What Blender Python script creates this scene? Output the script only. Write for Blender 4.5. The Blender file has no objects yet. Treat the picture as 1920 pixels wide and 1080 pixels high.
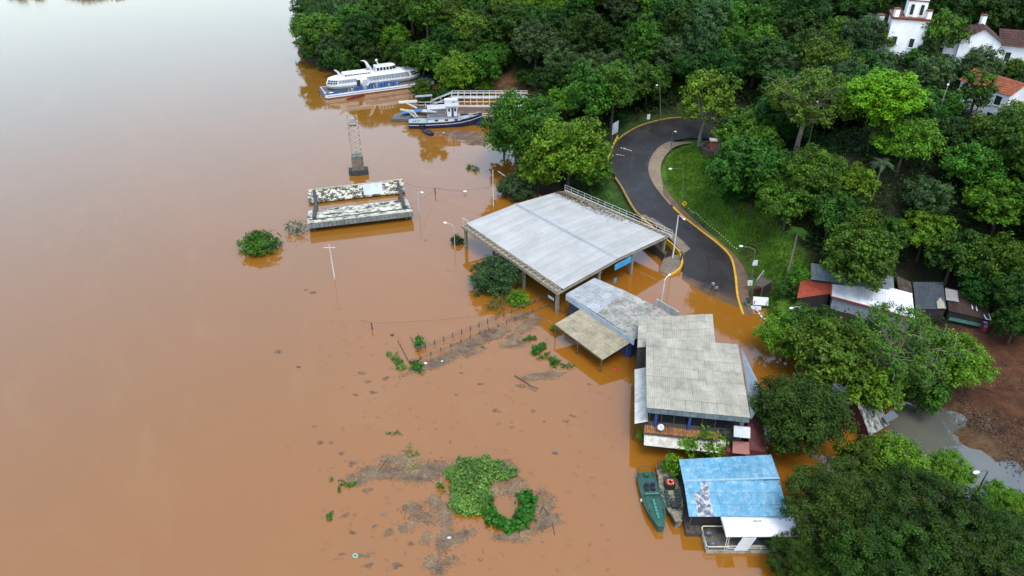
import bpy, math, random
import numpy as np
from mathutils import Vector, Matrix
R_ = math.radians
sc = bpy.context.scene
COL = sc.collection
# ------------------------------------------------------------------ camera, sky, sun, exposure
CAM_H, PITCH, FPX = 60.0, R_(33.0), 1400.0
cam = bpy.data.cameras.new('camera'); cam.sensor_width = 36; cam.lens = FPX/1920*36; cam.clip_end = 5000; cam.clip_start = .5
camo = bpy.data.objects.new('camera', cam); COL.objects.link(camo)
camo.location = (0, 0, CAM_H); camo.rotation_euler = (R_(90)-PITCH, 0, 0)
sc.camera = camo
w = bpy.data.worlds.new('World'); sc.world = w; w.use_nodes = True
nt = w.node_tree; bg = nt.nodes['Background']
sky = nt.nodes.new('ShaderNodeTexSky'); sky.sky_type = 'NISHITA'; sky.sun_disc = False
SUN_EL, SUN_AZ = 66, 160
sky.sun_elevation = R_(SUN_EL); sky.sun_rotation = R_(SUN_AZ)
sky.air_density = 1.6; sky.dust_density = 2.4; sky.ozone_density = 1.0
hs = nt.nodes.new('ShaderNodeHueSaturation'); hs.inputs['Saturation'].default_value = .88
nt.links.new(sky.outputs[0], hs.inputs['Color']); nt.links.new(hs.outputs[0], bg.inputs['Color'])
bg.inputs['Strength'].default_value = 0.15
sl = bpy.data.lights.new('sun', 'SUN'); sl.energy = 0.8; sl.angle = R_(25); sl.color = (1, .97, .92)
so = bpy.data.objects.new('sun', sl); COL.objects.link(so)
a = R_(SUN_AZ); so.rotation_euler = Vector((-math.sin(a)*math.cos(R_(SUN_EL)), -math.cos(a)*math.cos(R_(SUN_EL)), -math.sin(R_(SUN_EL)))).to_track_quat('-Z', 'Y').to_euler()
vs = sc.view_settings; vs.view_transform = 'Standard'; vs.look = 'None'; vs.gamma = 1; vs.use_curve_mapping = False
vs.exposure = 1.72
sc.cycles.max_bounces = 6; sc.cycles.diffuse_bounces = 1; sc.cycles.glossy_bounces = 3; sc.cycles.transmission_bounces = 3
sc.cycles.use_denoising = True

# ------------------------------------------------------------------ survey helpers: a photo point at a known height -> a point of the place
CP, SP = math.cos(PITCH), math.sin(PITCH)
def P(px, py, z=0.0):
    x = (px-960)/FPX; y = -(py-540)/FPX
    d = (x, CP+y*SP, -SP+y*CP); t = (z-CAM_H)/d[2]
    return Vector((d[0]*t, d[1]*t, z))
def PY(px, Y, z):                       # the point at depth Y and height z seen in photo column px
    return Vector(((px-960)/FPX*(Y*CP+(CAM_H-z)*SP), Y, z))
def proj(X, Y, Z):
    d = Y*CP-(Z-CAM_H)*SP; u = Y*SP+(Z-CAM_H)*CP
    return 960+FPX*X/d, 540-FPX*u/d
def V(*a): return Vector(a)
Z3 = V(0, 0, 1)

# ------------------------------------------------------------------ materials
MATS = {}
TONE = .60                              # one reflectance scale for all painted and built surfaces
def _n(t, k): return t.nodes.new(k)
def mixc(t, fac, a, b, bt='MIX'):
    m = _n(t, 'ShaderNodeMix'); m.data_type = 'RGBA'; m.blend_type = bt
    for s, v in ((0, fac), (6, a), (7, b)):
        if hasattr(v, 'is_output') or isinstance(v, bpy.types.NodeSocket): t.links.new(v, m.inputs[s])
        else: m.inputs[s].default_value = v if s == 0 else (*v, 1)[:4]
    return m.outputs[2]
def ramp(t, v, p0, p1, c0=(0, 0, 0), c1=(1, 1, 1)):
    r = _n(t, 'ShaderNodeValToRGB'); r.color_ramp.elements[0].position = p0; r.color_ramp.elements[1].position = p1
    r.color_ramp.elements[0].color = (*c0, 1); r.color_ramp.elements[1].color = (*c1, 1)
    t.links.new(v, r.inputs[0]); return r.outputs[0]
def noise(t, scale, detail=5, rough=.6, stretch=None, dist=0):
    g = _n(t, 'ShaderNodeNewGeometry'); src = g.outputs['Position']
    if stretch:
        mp = _n(t, 'ShaderNodeMapping'); mp.inputs['Scale'].default_value = stretch[:3]
        if len(stretch) > 3: mp.vector_type = 'TEXTURE'; mp.inputs['Scale'].default_value = [1/v for v in stretch[:3]]; mp.inputs['Rotation'].default_value = (0, 0, stretch[3])
        t.links.new(src, mp.inputs[0]); src = mp.outputs[0]
    n = _n(t, 'ShaderNodeTexNoise'); n.inputs['Scale'].default_value = scale; n.inputs['Detail'].default_value = detail
    n.inputs['Roughness'].default_value = rough; n.inputs['Distortion'].default_value = dist
    t.links.new(src, n.inputs['Vector']); return n.outputs['Fac']
def M(name, c, c2=None, scale=1.2, lo=.42, hi=.62, c3=None, s3=6, l3=.55, h3=.68, rough=.75, spec=.3, rnd=.0, bump=0, bscale=8, metal=0, stretch=None, tone=1):
    if name in MATS: return MATS[name]
    c, c2, c3 = [tuple(v*TONE*tone for v in x) if x else x for x in (c, c2, c3)]
    m = bpy.data.materials.new(name); m.use_nodes = True; t = m.node_tree; b = t.nodes['Principled BSDF']
    b.inputs['Roughness'].default_value = rough; b.inputs['Specular IOR Level'].default_value = spec; b.inputs['Metallic'].default_value = metal
    col = None
    if c2: col = mixc(t, ramp(t, noise(t, scale, 7, .65, stretch), lo, hi), c, c2)
    if c3: col = mixc(t, ramp(t, noise(t, s3, 6, .7), l3, h3), col if col else c, c3)
    big = ramp(t, noise(t, .35, 3), .3, .7, (.86,)*3, (1.06,)*3)
    col = mixc(t, 1.0, col if col else c, big, 'MULTIPLY')
    if rnd:
        oi = _n(t, 'ShaderNodeObjectInfo')
        col = mixc(t, 1.0, col, ramp(t, oi.outputs['Random'], 0, 1, (1-rnd,)*3, (1+rnd,)*3), 'MULTIPLY')
    t.links.new(col, b.inputs['Base Color'])
    if bump:
        bp = _n(t, 'ShaderNodeBump'); bp.inputs['Strength'].default_value = bump; bp.inputs['Distance'].default_value = .05
        t.links.new(noise(t, bscale, 5), bp.inputs['Height']); t.links.new(bp.outputs[0], b.inputs['Normal'])
    MATS[name] = m; return m
def LEAF(name, c, c2, hue=.03, val=.35, trans=.12, rough=.6):
    if name in MATS: return MATS[name]
    m = bpy.data.materials.new(name); m.use_nodes = True; t = m.node_tree; b = t.nodes['Principled BSDF']
    g = _n(t, 'ShaderNodeNewGeometry'); oi = _n(t, 'ShaderNodeObjectInfo')
    col = mixc(t, g.outputs['Random Per Island'], c, c2)
    hsv = _n(t, 'ShaderNodeHueSaturation'); t.links.new(col, hsv.inputs['Color'])
    mr = _n(t, 'ShaderNodeMapRange'); mr.inputs['To Min'].default_value = .5-hue; mr.inputs['To Max'].default_value = .5+hue
    t.links.new(oi.outputs['Random'], mr.inputs['Value']); t.links.new(mr.outputs[0], hsv.inputs['Hue'])
    mv = _n(t, 'ShaderNodeMapRange'); mv.inputs['To Min'].default_value = 1-val; mv.inputs['To Max'].default_value = 1+val
    mm = _n(t, 'ShaderNodeMath'); mm.operation = 'MULTIPLY'; mm.inputs[1].default_value = 7.31; t.links.new(oi.outputs['Random'], mm.inputs[0])
    fr = _n(t, 'ShaderNodeMath'); fr.operation = 'FRACT'; t.links.new(mm.outputs[0], fr.inputs[0])
    t.links.new(fr.outputs[0], mv.inputs['Value']); t.links.new(mv.outputs[0], hsv.inputs['Value'])
    b.inputs['Roughness'].default_value = rough; b.inputs['Specular IOR Level'].default_value = .10
    lc = mixc(t, 1, hsv.outputs[0], ramp(t, noise(t, .42, 4, .65), .34, .66, (.52, .50, .54), (1.18, 1.16, .98)), 'MULTIPLY')   # light and dark clumps painted into the foliage colour
    t.links.new(lc, b.inputs['Base Color'])
    tr = _n(t, 'ShaderNodeBsdfTranslucent'); t.links.new(mixc(t, 1, hsv.outputs[0], (1.1, 1.25, .5), 'MULTIPLY'), tr.inputs['Color'])
    mx = _n(t, 'ShaderNodeMixShader'); mx.inputs[0].default_value = trans
    t.links.new(b.outputs[0], mx.inputs[1]); t.links.new(tr.outputs[0], mx.inputs[2])
    t.links.new(mx.outputs[0], t.nodes['Material Output'].inputs['Surface'])
    MATS[name] = m; return m

# ------------------------------------------------------------------ objects
def tag(o, label=None, cat=None, group=None, kind=None):
    if label: o['label'] = label
    if cat: o['category'] = cat
    if group: o['group'] = group
    if kind: o['kind'] = kind
    return o
def thing(name, label, cat, loc, rz=0, group=None):
    o = bpy.data.objects.new(name, None); o.empty_display_size = .3; COL.objects.link(o)
    o.location = loc; o.rotation_euler = (0, 0, rz)
    return tag(o, label, cat, group)
class MB:
    """Collects vertices and faces; origin o is subtracted so that world points can be given for a thing standing at o."""
    def __init__(s, o=None): s.v = []; s.f = []; s.mi = []; s.o = Vector(o) if o is not None else V(0, 0, 0); s.cur = 0
    def add(s, vs, fs):
        k = len(s.v); s.v += [tuple(Vector(v)-s.o) for v in vs]; s.f += [tuple(i+k for i in f) for f in fs]; s.mi += [s.cur]*len(fs); return s
    def pbox(s, O, U, Vv, W):
        O, U, Vv, W = map(Vector, (O, U, Vv, W))
        if U.cross(Vv).dot(W) < 0: U, Vv = Vv, U
        return s.add([O, O+U, O+U+Vv, O+Vv, O+W, O+U+W, O+U+Vv+W, O+Vv+W], [(3, 2, 1, 0), (4, 5, 6, 7), (0, 1, 5, 4), (1, 2, 6, 5), (2, 3, 7, 6), (3, 0, 4, 7)])
    def box(s, x0, x1, y0, y1, z0, z1): return s.pbox((x0, y0, z0), (x1-x0, 0, 0), (0, y1-y0, 0), (0, 0, z1-z0))
    def bar(s, p, q, w, h=None, up=Z3):
        p, q = Vector(p), Vector(q); h = h or w; d = q-p
        if abs(d.normalized().dot(up)) > .98: up = V(1, 0, 0)
        a = d.cross(up).normalized()*w; b = a.cross(d).normalized()*h
        return s.pbox(p-a/2-b/2, d, a, b)
    def tube(s, pts, r, n=6, cap=True):
        pts = [Vector(p) for p in pts]; k = len(pts); rs = r if isinstance(r, (list, tuple)) else [r]*k
        vs = []; ref = None
        for i, p in enumerate(pts):
            d = (pts[min(i+1, k-1)]-pts[max(i-1, 0)]).normalized()
            if ref is None: ref = V(1, 0, 0) if abs(d.x) < .8 else V(0, 1, 0)
            a = d.cross(ref).normalized(); b = d.cross(a); ref = b.cross(d) if False else ref
            for j in range(n):
                t = 2*math.pi*j/n; vs.append(p+(a*math.cos(t)+b*math.sin(t))*rs[i])
        fs = [(i*n+j, i*n+(j+1) % n, (i+1)*n+(j+1) % n, (i+1)*n+j) for i in range(k-1) for j in range(n)]
        if cap: fs += [tuple(range(n))[::-1], tuple((k-1)*n+j for j in range(n))]
        return s.add(vs, fs)
    def prism(s, poly, z0, z1):
        n = len(poly); g = lambda z, p: (p[0], p[1], z if not callable(z) else z(p))
        vs = [g(z0, p) for p in poly]+[g(z1, p) for p in poly]
        ar = sum(poly[i][0]*poly[(i+1) % n][1]-poly[(i+1) % n][0]*poly[i][1] for i in range(n))
        fs = [tuple(range(n))[::-1], tuple(range(n, 2*n))]+[(i, (i+1) % n, n+(i+1) % n, n+i) for i in range(n)]
        if ar < 0: fs = [f[::-1] for f in fs]
        return s.add(vs, fs)
    def slab(s, q, t):                     # a sheet of thickness t whose top face is the four (or more) points q
        q = [Vector(p) for p in q]; n = len(q); nn = (q[1]-q[0]).cross(q[-1]-q[0])
        if nn.z < 0: q = q[::-1]
        return s.add([p for p in q]+[p-V(0, 0, t) for p in q], [tuple(range(n)), tuple(range(n, 2*n))[::-1]]+[(i, n+i, n+(i+1) % n, (i+1) % n) for i in range(n)])
    def loft(s, secs, cap=True, closed=True):
        n = len(secs[0]); vs = [p for c in secs for p in c]; fs = []
        for i in range(len(secs)-1):
            for j in range(n if closed else n-1): fs.append((i*n+j, i*n+(j+1) % n, (i+1)*n+(j+1) % n, (i+1)*n+j))
        if cap: fs += [tuple(range(n))[::-1], tuple((len(secs)-1)*n+j for j in range(n))]
        return s.add(vs, fs)
    def lathe(s, c, prof, n=10):
        c = Vector(c)
        return s.loft([[c+V(r*math.cos(2*math.pi*j/n), r*math.sin(2*math.pi*j/n), z) for j in range(n)] for r, z in prof])
    def torus(s, c, R, r, axis=Z3, n=14, m=6):
        c = Vector(c); q = Vector(axis).to_track_quat('Z', 'Y'); vs = []; fs = []
        for i in range(n):
            for j in range(m):
                a, b = 2*math.pi*i/n, 2*math.pi*j/m
                vs.append(c+q @ V((R+r*math.cos(b))*math.cos(a), (R+r*math.cos(b))*math.sin(a), r*math.sin(b)))
                fs.append((i*m+j, ((i+1) % n)*m+j, ((i+1) % n)*m+(j+1) % m, i*m+(j+1) % m))
        return s.add(vs, fs)
    def ball(s, c, r, n=8, k=5, sq=(1, 1, 1)):
        c = Vector(c)
        return s.loft([[c+V(r*sq[0]*math.sin(t)*math.cos(2*math.pi*j/n), r*sq[1]*math.sin(t)*math.sin(2*math.pi*j/n), -r*sq[2]*math.cos(t)) for j in range(n)] for t in [math.pi*(i+.08)/(k+.16) for i in range(k+1)]])
    def mesh(s, name):
        m = bpy.data.meshes.new(name); m.from_pydata(s.v, [], s.f); 
        if any(s.mi): m.polygons.foreach_set('material_index', s.mi)
        m.validate(); return m
    def build(s, name, mat, parent=None, label=None, kind=None, smooth=False, loc=None):
        m = s.mesh(name)
        for x in (mat if isinstance(mat, (list, tuple)) else [mat]): m.materials.append(x)
        if smooth: m.polygons.foreach_set('use_smooth', [True]*len(m.polygons))
        o = bpy.data.objects.new(name, m); COL.objects.link(o)
        if parent: o.parent = parent
        if loc is not None: o.location = loc
        return tag(o, label, None, None, kind)
def put(name, mesh, parent, M4=None, label=None):
    o = bpy.data.objects.new(name, mesh); COL.objects.link(o); o.parent = parent
    if M4 is not None: o.matrix_local = M4
    if label: o['label'] = label
    return o
def solo(name, mb, mat, label, cat, group=None, kind=None, smooth=False):
    """A thing that is one mesh: its origin moves to mb.o."""
    o = mb.build(name, mat, smooth=smooth); o.location = mb.o
    return tag(o, label, cat, group, kind)
def dup(root, loc, rz=None, label=None, scale=None):
    c = root.copy(); COL.objects.link(c); c.location = loc
    if rz is not None: c.rotation_euler = (0, 0, rz)
    if scale: c.scale = scale
    if label: c['label'] = label
    for ch in root.children:
        d = ch.copy(); COL.objects.link(d); d.parent = c
        for g in ch.children:
            e = g.copy(); COL.objects.link(e); e.parent = d
    return c
def sheet_mesh(name, U, Vv, mat, ribs=4, h=.035, lap=1.04, lift=.03, side=.990):
    """One corrugated roof sheet spanning U x V from its corner, ribs along V, the low end lifted over its neighbour."""
    U, Vv = Vector(U), Vector(Vv); nn = U.cross(Vv).normalized()
    if nn.z < 0: nn = -nn
    n = ribs*2; vs = []; fs = []
    for k, (v, l) in enumerate(((0, lift), (lap, 0))):
        for i in range(n+1): vs.append(U*((1-side)/2+i/n*side)+Vv*v+nn*(l+(h if i % 2 else 0)))
    fs = [(i, i+1, n+2+i, n+1+i) for i in range(n)]
    nv = len(vs); vs += [v-nn*.02 for v in vs]; fs += [tuple(nv+j for j in f)[::-1] for f in fs]
    fs += [(i+1, i, nv+i, nv+i+1) for i in range(n)]+[(n+1+i, n+2+i, nv+n+2+i, nv+n+1+i) for i in range(n)]
    m = bpy.data.meshes.new(name); m.from_pydata([tuple(v) for v in vs], [], fs); m.materials.append(mat); return m
def sheets_q(t, name, q, O, nu, nv, mat, ribs=4, h=.04, jit=.01):
    """Roof of single sheets over a four-cornered pitch q (low, low, high, high; world points) that is not a parallelogram."""
    r = random.Random(nu*17+nv); q = [Vector(p) for p in q]
    f = lambda u, v: (q[0]*(1-u)+q[1]*u)*(1-v)+(q[3]*(1-u)+q[2]*u)*v
    for i in range(nu):
        for j in range(nv):
            p = f(i/nu, j/nv); U = f((i+1)/nu, (j+.5)/nv)-f(i/nu, (j+.5)/nv); W = f((i+.5)/nu, (j+1)/nv)-f((i+.5)/nu, j/nv)
            o = put(name, sheet_mesh(name, U, W, mat, ribs, h, side=1.03), t); o.location = p-O+V(0, 0, r.uniform(-jit, jit)); o.rotation_euler = (r.uniform(-1, 1)*.001, r.uniform(-1, 1)*.001, 0)
def posts(t, name, items, mat, w_, O):
    for p, q in items: m = MB(O); m.bar(p, q, w_); m.build(name, mat, t)
def sheets(t, name, O, U, Vv, nu, nv, mat, ribs=4, h=.035, jit=.012, rnd=None, alt=None, skip=()):
    """Roof of nu x nv single sheets under thing t; O is local, V runs up the slope."""
    r = random.Random(hash(name+str(nu*nv)) & 0xffff if False else nu*31+nv)
    O, U, Vv = Vector(O), Vector(U), Vector(Vv)
    me = sheet_mesh(name, U/nu, Vv/nv, mat, ribs, h); me2 = None
    for i in range(nu):
        for j in range(nv):
            if (i, j) in skip: continue
            m = me
            if alt and (i, j) in alt[1]:
                if me2 is None: me2 = me.copy(); me2.materials[0] = alt[0]
                m = me2
            o = put(name, m, t)
            o.location = O+U*(i/nu)+Vv*(j/nv)+V(0, 0, r.uniform(-jit, jit))
            o.rotation_euler = (r.uniform(-1, 1)*.006, r.uniform(-1, 1)*.006, r.uniform(-1, 1)*.008)
def resample(pts, step):
    pts = [Vector(p) for p in pts]; out = []
    for i in range(len(pts)-1):
        p0, p1, p2, p3 = pts[max(i-1, 0)], pts[i], pts[i+1], pts[min(i+2, len(pts)-1)]
        k = max(1, round((p2-p1).length/step))
        for j in range(k):
            t = j/k; out.append(.5*((2*p1)+(p2-p0)*t+(2*p0-5*p1+4*p2-p3)*t*t+(3*p1-p0-3*p2+p3)*t**3))
    return out+[pts[-1]]
def sweep(mb, pts, prof):
    """Sweep a (side, up) profile along a level path."""
    secs = []
    for i, p in enumerate(pts):
        d = pts[min(i+1, len(pts)-1)]-pts[max(i-1, 0)]; d.z = 0; d.normalize(); n = V(-d.y, d.x, 0)
        secs.append([p+n*a+Z3*b for a, b in prof])
    return mb.loft(secs)
# ------------------------------------------------------------------ the ground: survey points (photo x, y, height)
SURV = [
 # waterline
 (590,122,0),(640,140,0),(700,142,0),(760,146,0),(805,158,0),(840,178,0),(905,170,.2),(968,178,.1),(985,200,0),(985,235,0),(962,285,0),(975,330,0),(1010,365,0),(1100,405,0),(1180,442,0),(1230,480,-.05),
 (1430,602,0),(1478,640,0),(1560,700,0),(1640,742,0),(1706,752,0),(1802,808,0),(1890,882,0),(1975,965,0),(1740,800,-.5),(1830,900,-.5),(1440,690,-.6),(1500,760,-.6),
 # lawn and verge
 (1250,335,4.0),(1290,292,4.9),(1350,380,5.2),(1310,400,3.4),(1400,460,3.2),(1450,420,6),(1480,500,3.4),(1425,540,.9),(1470,575,1.0),(1340,280,6.0),(1390,330,7.6),(1440,590,.25),
 # slope with trees
 (1500,300,13),(1600,300,15),(1700,300,15),(1560,400,9),(1700,430,8),(1850,430,9),(1560,470,5),(1680,500,3),(1820,540,2.6),(1910,560,3.4),(1900,620,2.2),(1960,500,7),
 (1500,600,.8),(1600,600,1.1),(1700,600,1.4),(1640,700,.5),(1850,640,1.5),(1850,760,.7),(1935,850,.5),(1780,700,.9),(1960,700,2),
 # plateau of the white houses
 (1850,215,14.5),(1920,220,15),(1700,90,19),(1600,100,18),(1800,110,17.5),(1920,110,18),(1500,120,15),(1780,180,15),
 # forest behind the bend and behind the boats
 (1300,160,10),(1200,170,6),(1130,190,3.5),(1120,230,2.5),(1080,200,2),(1000,165,1.6),(1120,310,1.8),(1080,340,.9),(1100,120,8),(1000,110,6),(900,120,3.5),(800,100,6),(700,90,6),(640,95,3),(1300,60,15),(1100,40,14),(900,50,10),(750,50,9),(650,60,4)]
FAR = [(-60,232,0),(-63,262,0),(-58,300,0),(-40,250,7),(-20,290,16),(40,300,30),(110,300,36),(170,250,34),(200,150,26),(190,60,18),(130,100,11),(120,60,6),(90,40,2),(62,30,-.6),
 (-80,215,-2),(-60,190,-2),(-30,165,-2),(-100,120,-3),(-40,120,-3),(-20,100,-2.5),(0,90,-1.5),(5,75,-1.6),(-20,60,-3),(-60,50,-3),(10,40,-2),(30,40,-1.5),(45,40,-.9),(-120,260,-3),(-150,60,-3),(20,62,-1),(30,50,-1),(15,88,-1),
 (60,380,40),(-60,400,10),(-120,420,-2),(200,380,42),(0,20,-3),(60,15,-1)]
RL = [(1275,548,-.3),(1278,524,.0),(1281,500,.45),(1277,475,.95),(1258,450,1.4),(1235,428,1.8),(1210,410,2.15),(1190,392,2.5),(1167,351,3.1),(1146,315,3.6),(1149,277,4.0),(1165,258,4.3),(1198,238,4.6),(1237,226,5.0),(1275,221,5.4),(1330,222,5.9),(1390,230,6.5),(1440,245,7.0)]
RR = [(1391,590,-.12),(1381,556,.2),(1377,518,.62),(1369,483,1.05),(1349,460,1.4),(1314,433,1.8),(1275,402,2.25),(1244,370,2.7),(1222,339,3.15),(1216,312,3.55),(1225,289,3.85),(1238,275,4.1),(1255,266,4.35),(1280,261,4.75),(1310,259,5.1),(1345,262,5.6),(1385,272,6.1),(1420,290,6.6)]
SW = [(1412,592,0),(1404,552,.35),(1399,512,.8),(1372,474,1.2),(1326,434,1.9),(1290,402,2.4),(1257,367,2.85),(1241,337,3.3),(1239,312,3.7),(1247,294,4.0),(1260,280,4.25),(1278,272,4.6),(1303,268,5.0)]
ctl = [tuple(P(*q)) for q in SURV]+FAR+[tuple(P(*q)) for q in RL+RR+SW]
ctl = np.array(ctl)
off = np.zeros(len(ctl)); off[len(SURV)+len(FAR):] = -.3
cz = ctl[:, 2]+off
Dm = np.hypot(ctl[:, None, 0]-ctl[None, :, 0], ctl[:, None, 1]-ctl[None, :, 1])
nC = len(ctl); A = np.zeros((nC+1, nC+1)); A[:nC, :nC] = -Dm-np.eye(nC)*.02; A[:nC, nC] = 1; A[nC, :nC] = 1
wts = np.linalg.solve(A, np.append(cz, 0))
def gzs(X, Y):
    out = np.zeros(len(X))
    for i in range(0, len(X), 20000):
        sl_ = slice(i, i+20000)
        out[sl_] = -np.hypot(X[sl_, None]-ctl[None, :, 0], Y[sl_, None]-ctl[None, :, 1]) @ wts[:nC]+wts[nC]
    return np.clip(out, -4, 60)
def gz(x, y): return float(gzs(np.array([x]), np.array([y]))[0])
rl = resample([P(*q) for q in RL], 1.4); rr = [None]*len(rl)
# pair the two edges by running the same parameter on both
def param(pts, n):
    pts = [P(*q) for q in pts]; fine = resample(pts, .25)
    L = np.cumsum([0]+[(fine[i+1]-fine[i]).length for i in range(len(fine)-1)])
    return fine, L
def catmull_even(q, n):
    pts = [P(*p) for p in q]; out = []
    for i in range(len(pts)-1):
        p0, p1, p2, p3 = pts[max(i-1, 0)], pts[i], pts[i+1], pts[min(i+2, len(pts)-1)]
        for j in range(n):
            t = j/n; out.append(.5*((2*p1)+(p2-p0)*t+(2*p0-5*p1+4*p2-p3)*t*t+(3*p1-p0-3*p2+p3)*t**3))
    return out+[pts[-1]]
NS = 8
roadL, roadR, walkE = catmull_even(RL, NS), catmull_even(RR, NS), catmull_even(SW, NS)
gx = np.arange(-140, 232, 1.2); gy = np.concatenate([np.arange(14, 190, 1.2), np.arange(190, 430, 3.0)])
GX, GY = np.meshgrid(gx, gy); X, Y = GX.ravel(), GY.ravel(); Zt = gzs(X, Y)
Zt += np.where(Zt > .3, (np.sin(X*.9+np.sin(Y*.7)*2)*.03+np.sin(Y*1.1+X*.37)*.03), 0)
Zt += np.where((X > 36) & (Y < 100) & (Zt > -1.2) & (Zt < 1.6), .17*np.sin(X*.55+1.3*np.sin(Y*.4))+.12*np.sin(Y*.9+X*.3)+.07*np.sin(X*1.7-Y*1.3), 0)
# lower the ground beneath the road and the walk so that it never breaks through
bed = [(p*(1-k)+q*k) for p, q in zip(roadL, roadR) for k in (0, .25, .5, .75, 1)]+[(p*(1-k)+q*k) for p, q in zip(roadR, walkE) for k in (.5, 1)]
bed = np.array([tuple(b) for b in bed])
sel = np.where((X > 10) & (X < 70) & (Y > 80) & (Y < 160))[0]
for i in range(0, len(sel), 4000):
    s_ = sel[i:i+4000]; d = np.hypot(X[s_, None]-bed[None, :, 0], Y[s_, None]-bed[None, :, 1]); k = d.argmin(1); dm = d.min(1)
    tgt = bed[k, 2]-.3; wgt = np.clip((4.0-dm)/2.2, 0, 1); Zt[s_] = np.where(dm < 1.8, np.minimum(Zt[s_], tgt), Zt[s_]*(1-wgt)+np.minimum(Zt[s_], tgt+.25)*wgt)
def inpoly(px, py, poly):
    r = np.zeros(len(px), bool); n = len(poly)
    for i in range(n):
        x1, y1 = poly[i]; x2, y2 = poly[(i+1) % n]
        c = ((y1 > py) != (y2 > py)) & (px < (x2-x1)*(py-y1)/((y2-y1) if y2 != y1 else 1e-9)+x1); r ^= c
    return r
pd = Y*CP-(Zt-CAM_H)*SP; PXv = 960+FPX*X/pd; PYv = 540-FPX*(Y*SP+(Zt-CAM_H)*CP)/pd
LAWN = [(1225,330),(1250,290),(1285,262),(1320,268),(1420,330),(1450,400),(1475,440),(1520,500),(1500,600),(1420,612),(1405,560),(1400,510),(1330,432),(1255,365)]
LAWN2 = [(1120,300),(1145,320),(1165,355),(1200,400),(1120,390),(1060,350)]
LAWN3 = [(1150,240),(1190,215),(1290,205),(1290,222),(1200,236),(1170,254)]
MUD = [(1700,640),(1850,590),(1990,590),(1990,1100),(1880,960),(1720,770),(1600,720),(1480,640),(1500,610)]
cl = np.zeros((len(X), 4)); cl[:, 3] = 1
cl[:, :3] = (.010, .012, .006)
for poly, c in ((MUD, (.046, .020, .011)), (LAWN, (.040, .092, .008)), (LAWN2, (.018, .05, .007)), (LAWN3, (.014, .034, .006))):
    k = inpoly(PXv, PYv, poly); cl[k, :3] = c
cl[(Zt < .25) & (Zt > -1) & inpoly(PXv, PYv, MUD), :3] = (.05, .032, .018)
cl[(Zt < .5) & (Zt > -1) & ~inpoly(PXv, PYv, MUD) & ~inpoly(PXv, PYv, LAWN), :3] = (.034, .022, .012)
cl[Zt < -.2, :3] = (.09, .04, .014)
dirt = inpoly(PXv, PYv, [(1405,350),(1425,340),(1440,420),(1425,480),(1400,490),(1395,470),(1420,420)]); cl[dirt, :3] = (.025, .016, .008)
bank = inpoly(PXv, PYv, [(880,140),(1000,135),(1000,185),(880,178)]); cl[bank, :3] = (.075, .045, .024)
for _ in range(2):                        # soften the borders of the cover a little
    c3 = cl.reshape(len(gy), len(gx), 4); c3[1:-1, 1:-1] = (c3[1:-1, 1:-1]*2+c3[:-2, 1:-1]+c3[2:, 1:-1]+c3[1:-1, :-2]+c3[1:-1, 2:])/6; cl = c3.reshape(-1, 4)
def npmesh(name, co, quads, mat, smooth=True):
    m = bpy.data.meshes.new(name); m.vertices.add(len(co)); m.vertices.foreach_set('co', np.asarray(co, np.float32).ravel())
    k = quads.shape[1]; m.loops.add(quads.size); m.loops.foreach_set('vertex_index', quads.astype(np.int32).ravel())
    m.polygons.add(len(quads)); m.polygons.foreach_set('loop_start', np.arange(0, quads.size, k, dtype=np.int32))
    m.polygons.foreach_set('use_smooth', np.full(len(quads), smooth))
    m.update(calc_edges=True); m.materials.append(mat); return m
nx, ny = len(gx), len(gy); idx = np.arange(nx*ny).reshape(ny, nx)
quads = np.stack([idx[:-1, :-1], idx[:-1, 1:], idx[1:, 1:], idx[1:, :-1]], -1).reshape(-1, 4)
gm = bpy.data.materials.new('ground_cover'); gm.use_nodes = True; t = gm.node_tree; b = t.nodes['Principled BSDF']
at = _n(t, 'ShaderNodeVertexColor'); at.layer_name = 'cover'
c = mixc(t, 1, at.outputs['Color'], ramp(t, noise(t, .55, 9, .72), .32, .68, (.42, .36, .36), (1.5, 1.5, 1.4)), 'MULTIPLY')
c = mixc(t, 1, c, ramp(t, noise(t, 5, 4, .7), .35, .65, (.7, .75, .6), (1.3, 1.2, 1.1)), 'MULTIPLY')
t.links.new(c, b.inputs['Base Color']); b.inputs['Roughness'].default_value = .9; b.inputs['Specular IOR Level'].default_value = .15
bp = _n(t, 'ShaderNodeBump'); bp.inputs['Strength'].default_value = .7; bp.inputs['Distance'].default_value = .25
t.links.new(noise(t, 2.2, 6, .7), bp.inputs['Height']); t.links.new(bp.outputs[0], b.inputs['Normal'])
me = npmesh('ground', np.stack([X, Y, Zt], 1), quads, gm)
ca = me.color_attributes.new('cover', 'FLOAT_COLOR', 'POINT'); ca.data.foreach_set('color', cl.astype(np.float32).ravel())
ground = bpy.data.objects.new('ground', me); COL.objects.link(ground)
tag(ground, 'river bank and wooded hillside with lawn and red mud', 'ground', kind='structure')
# ------------------------------------------------------------------ the river
wm = bpy.data.materials.new('muddy_water'); wm.use_nodes = True; t = wm.node_tree; b = t.nodes['Principled BSDF']
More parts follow.
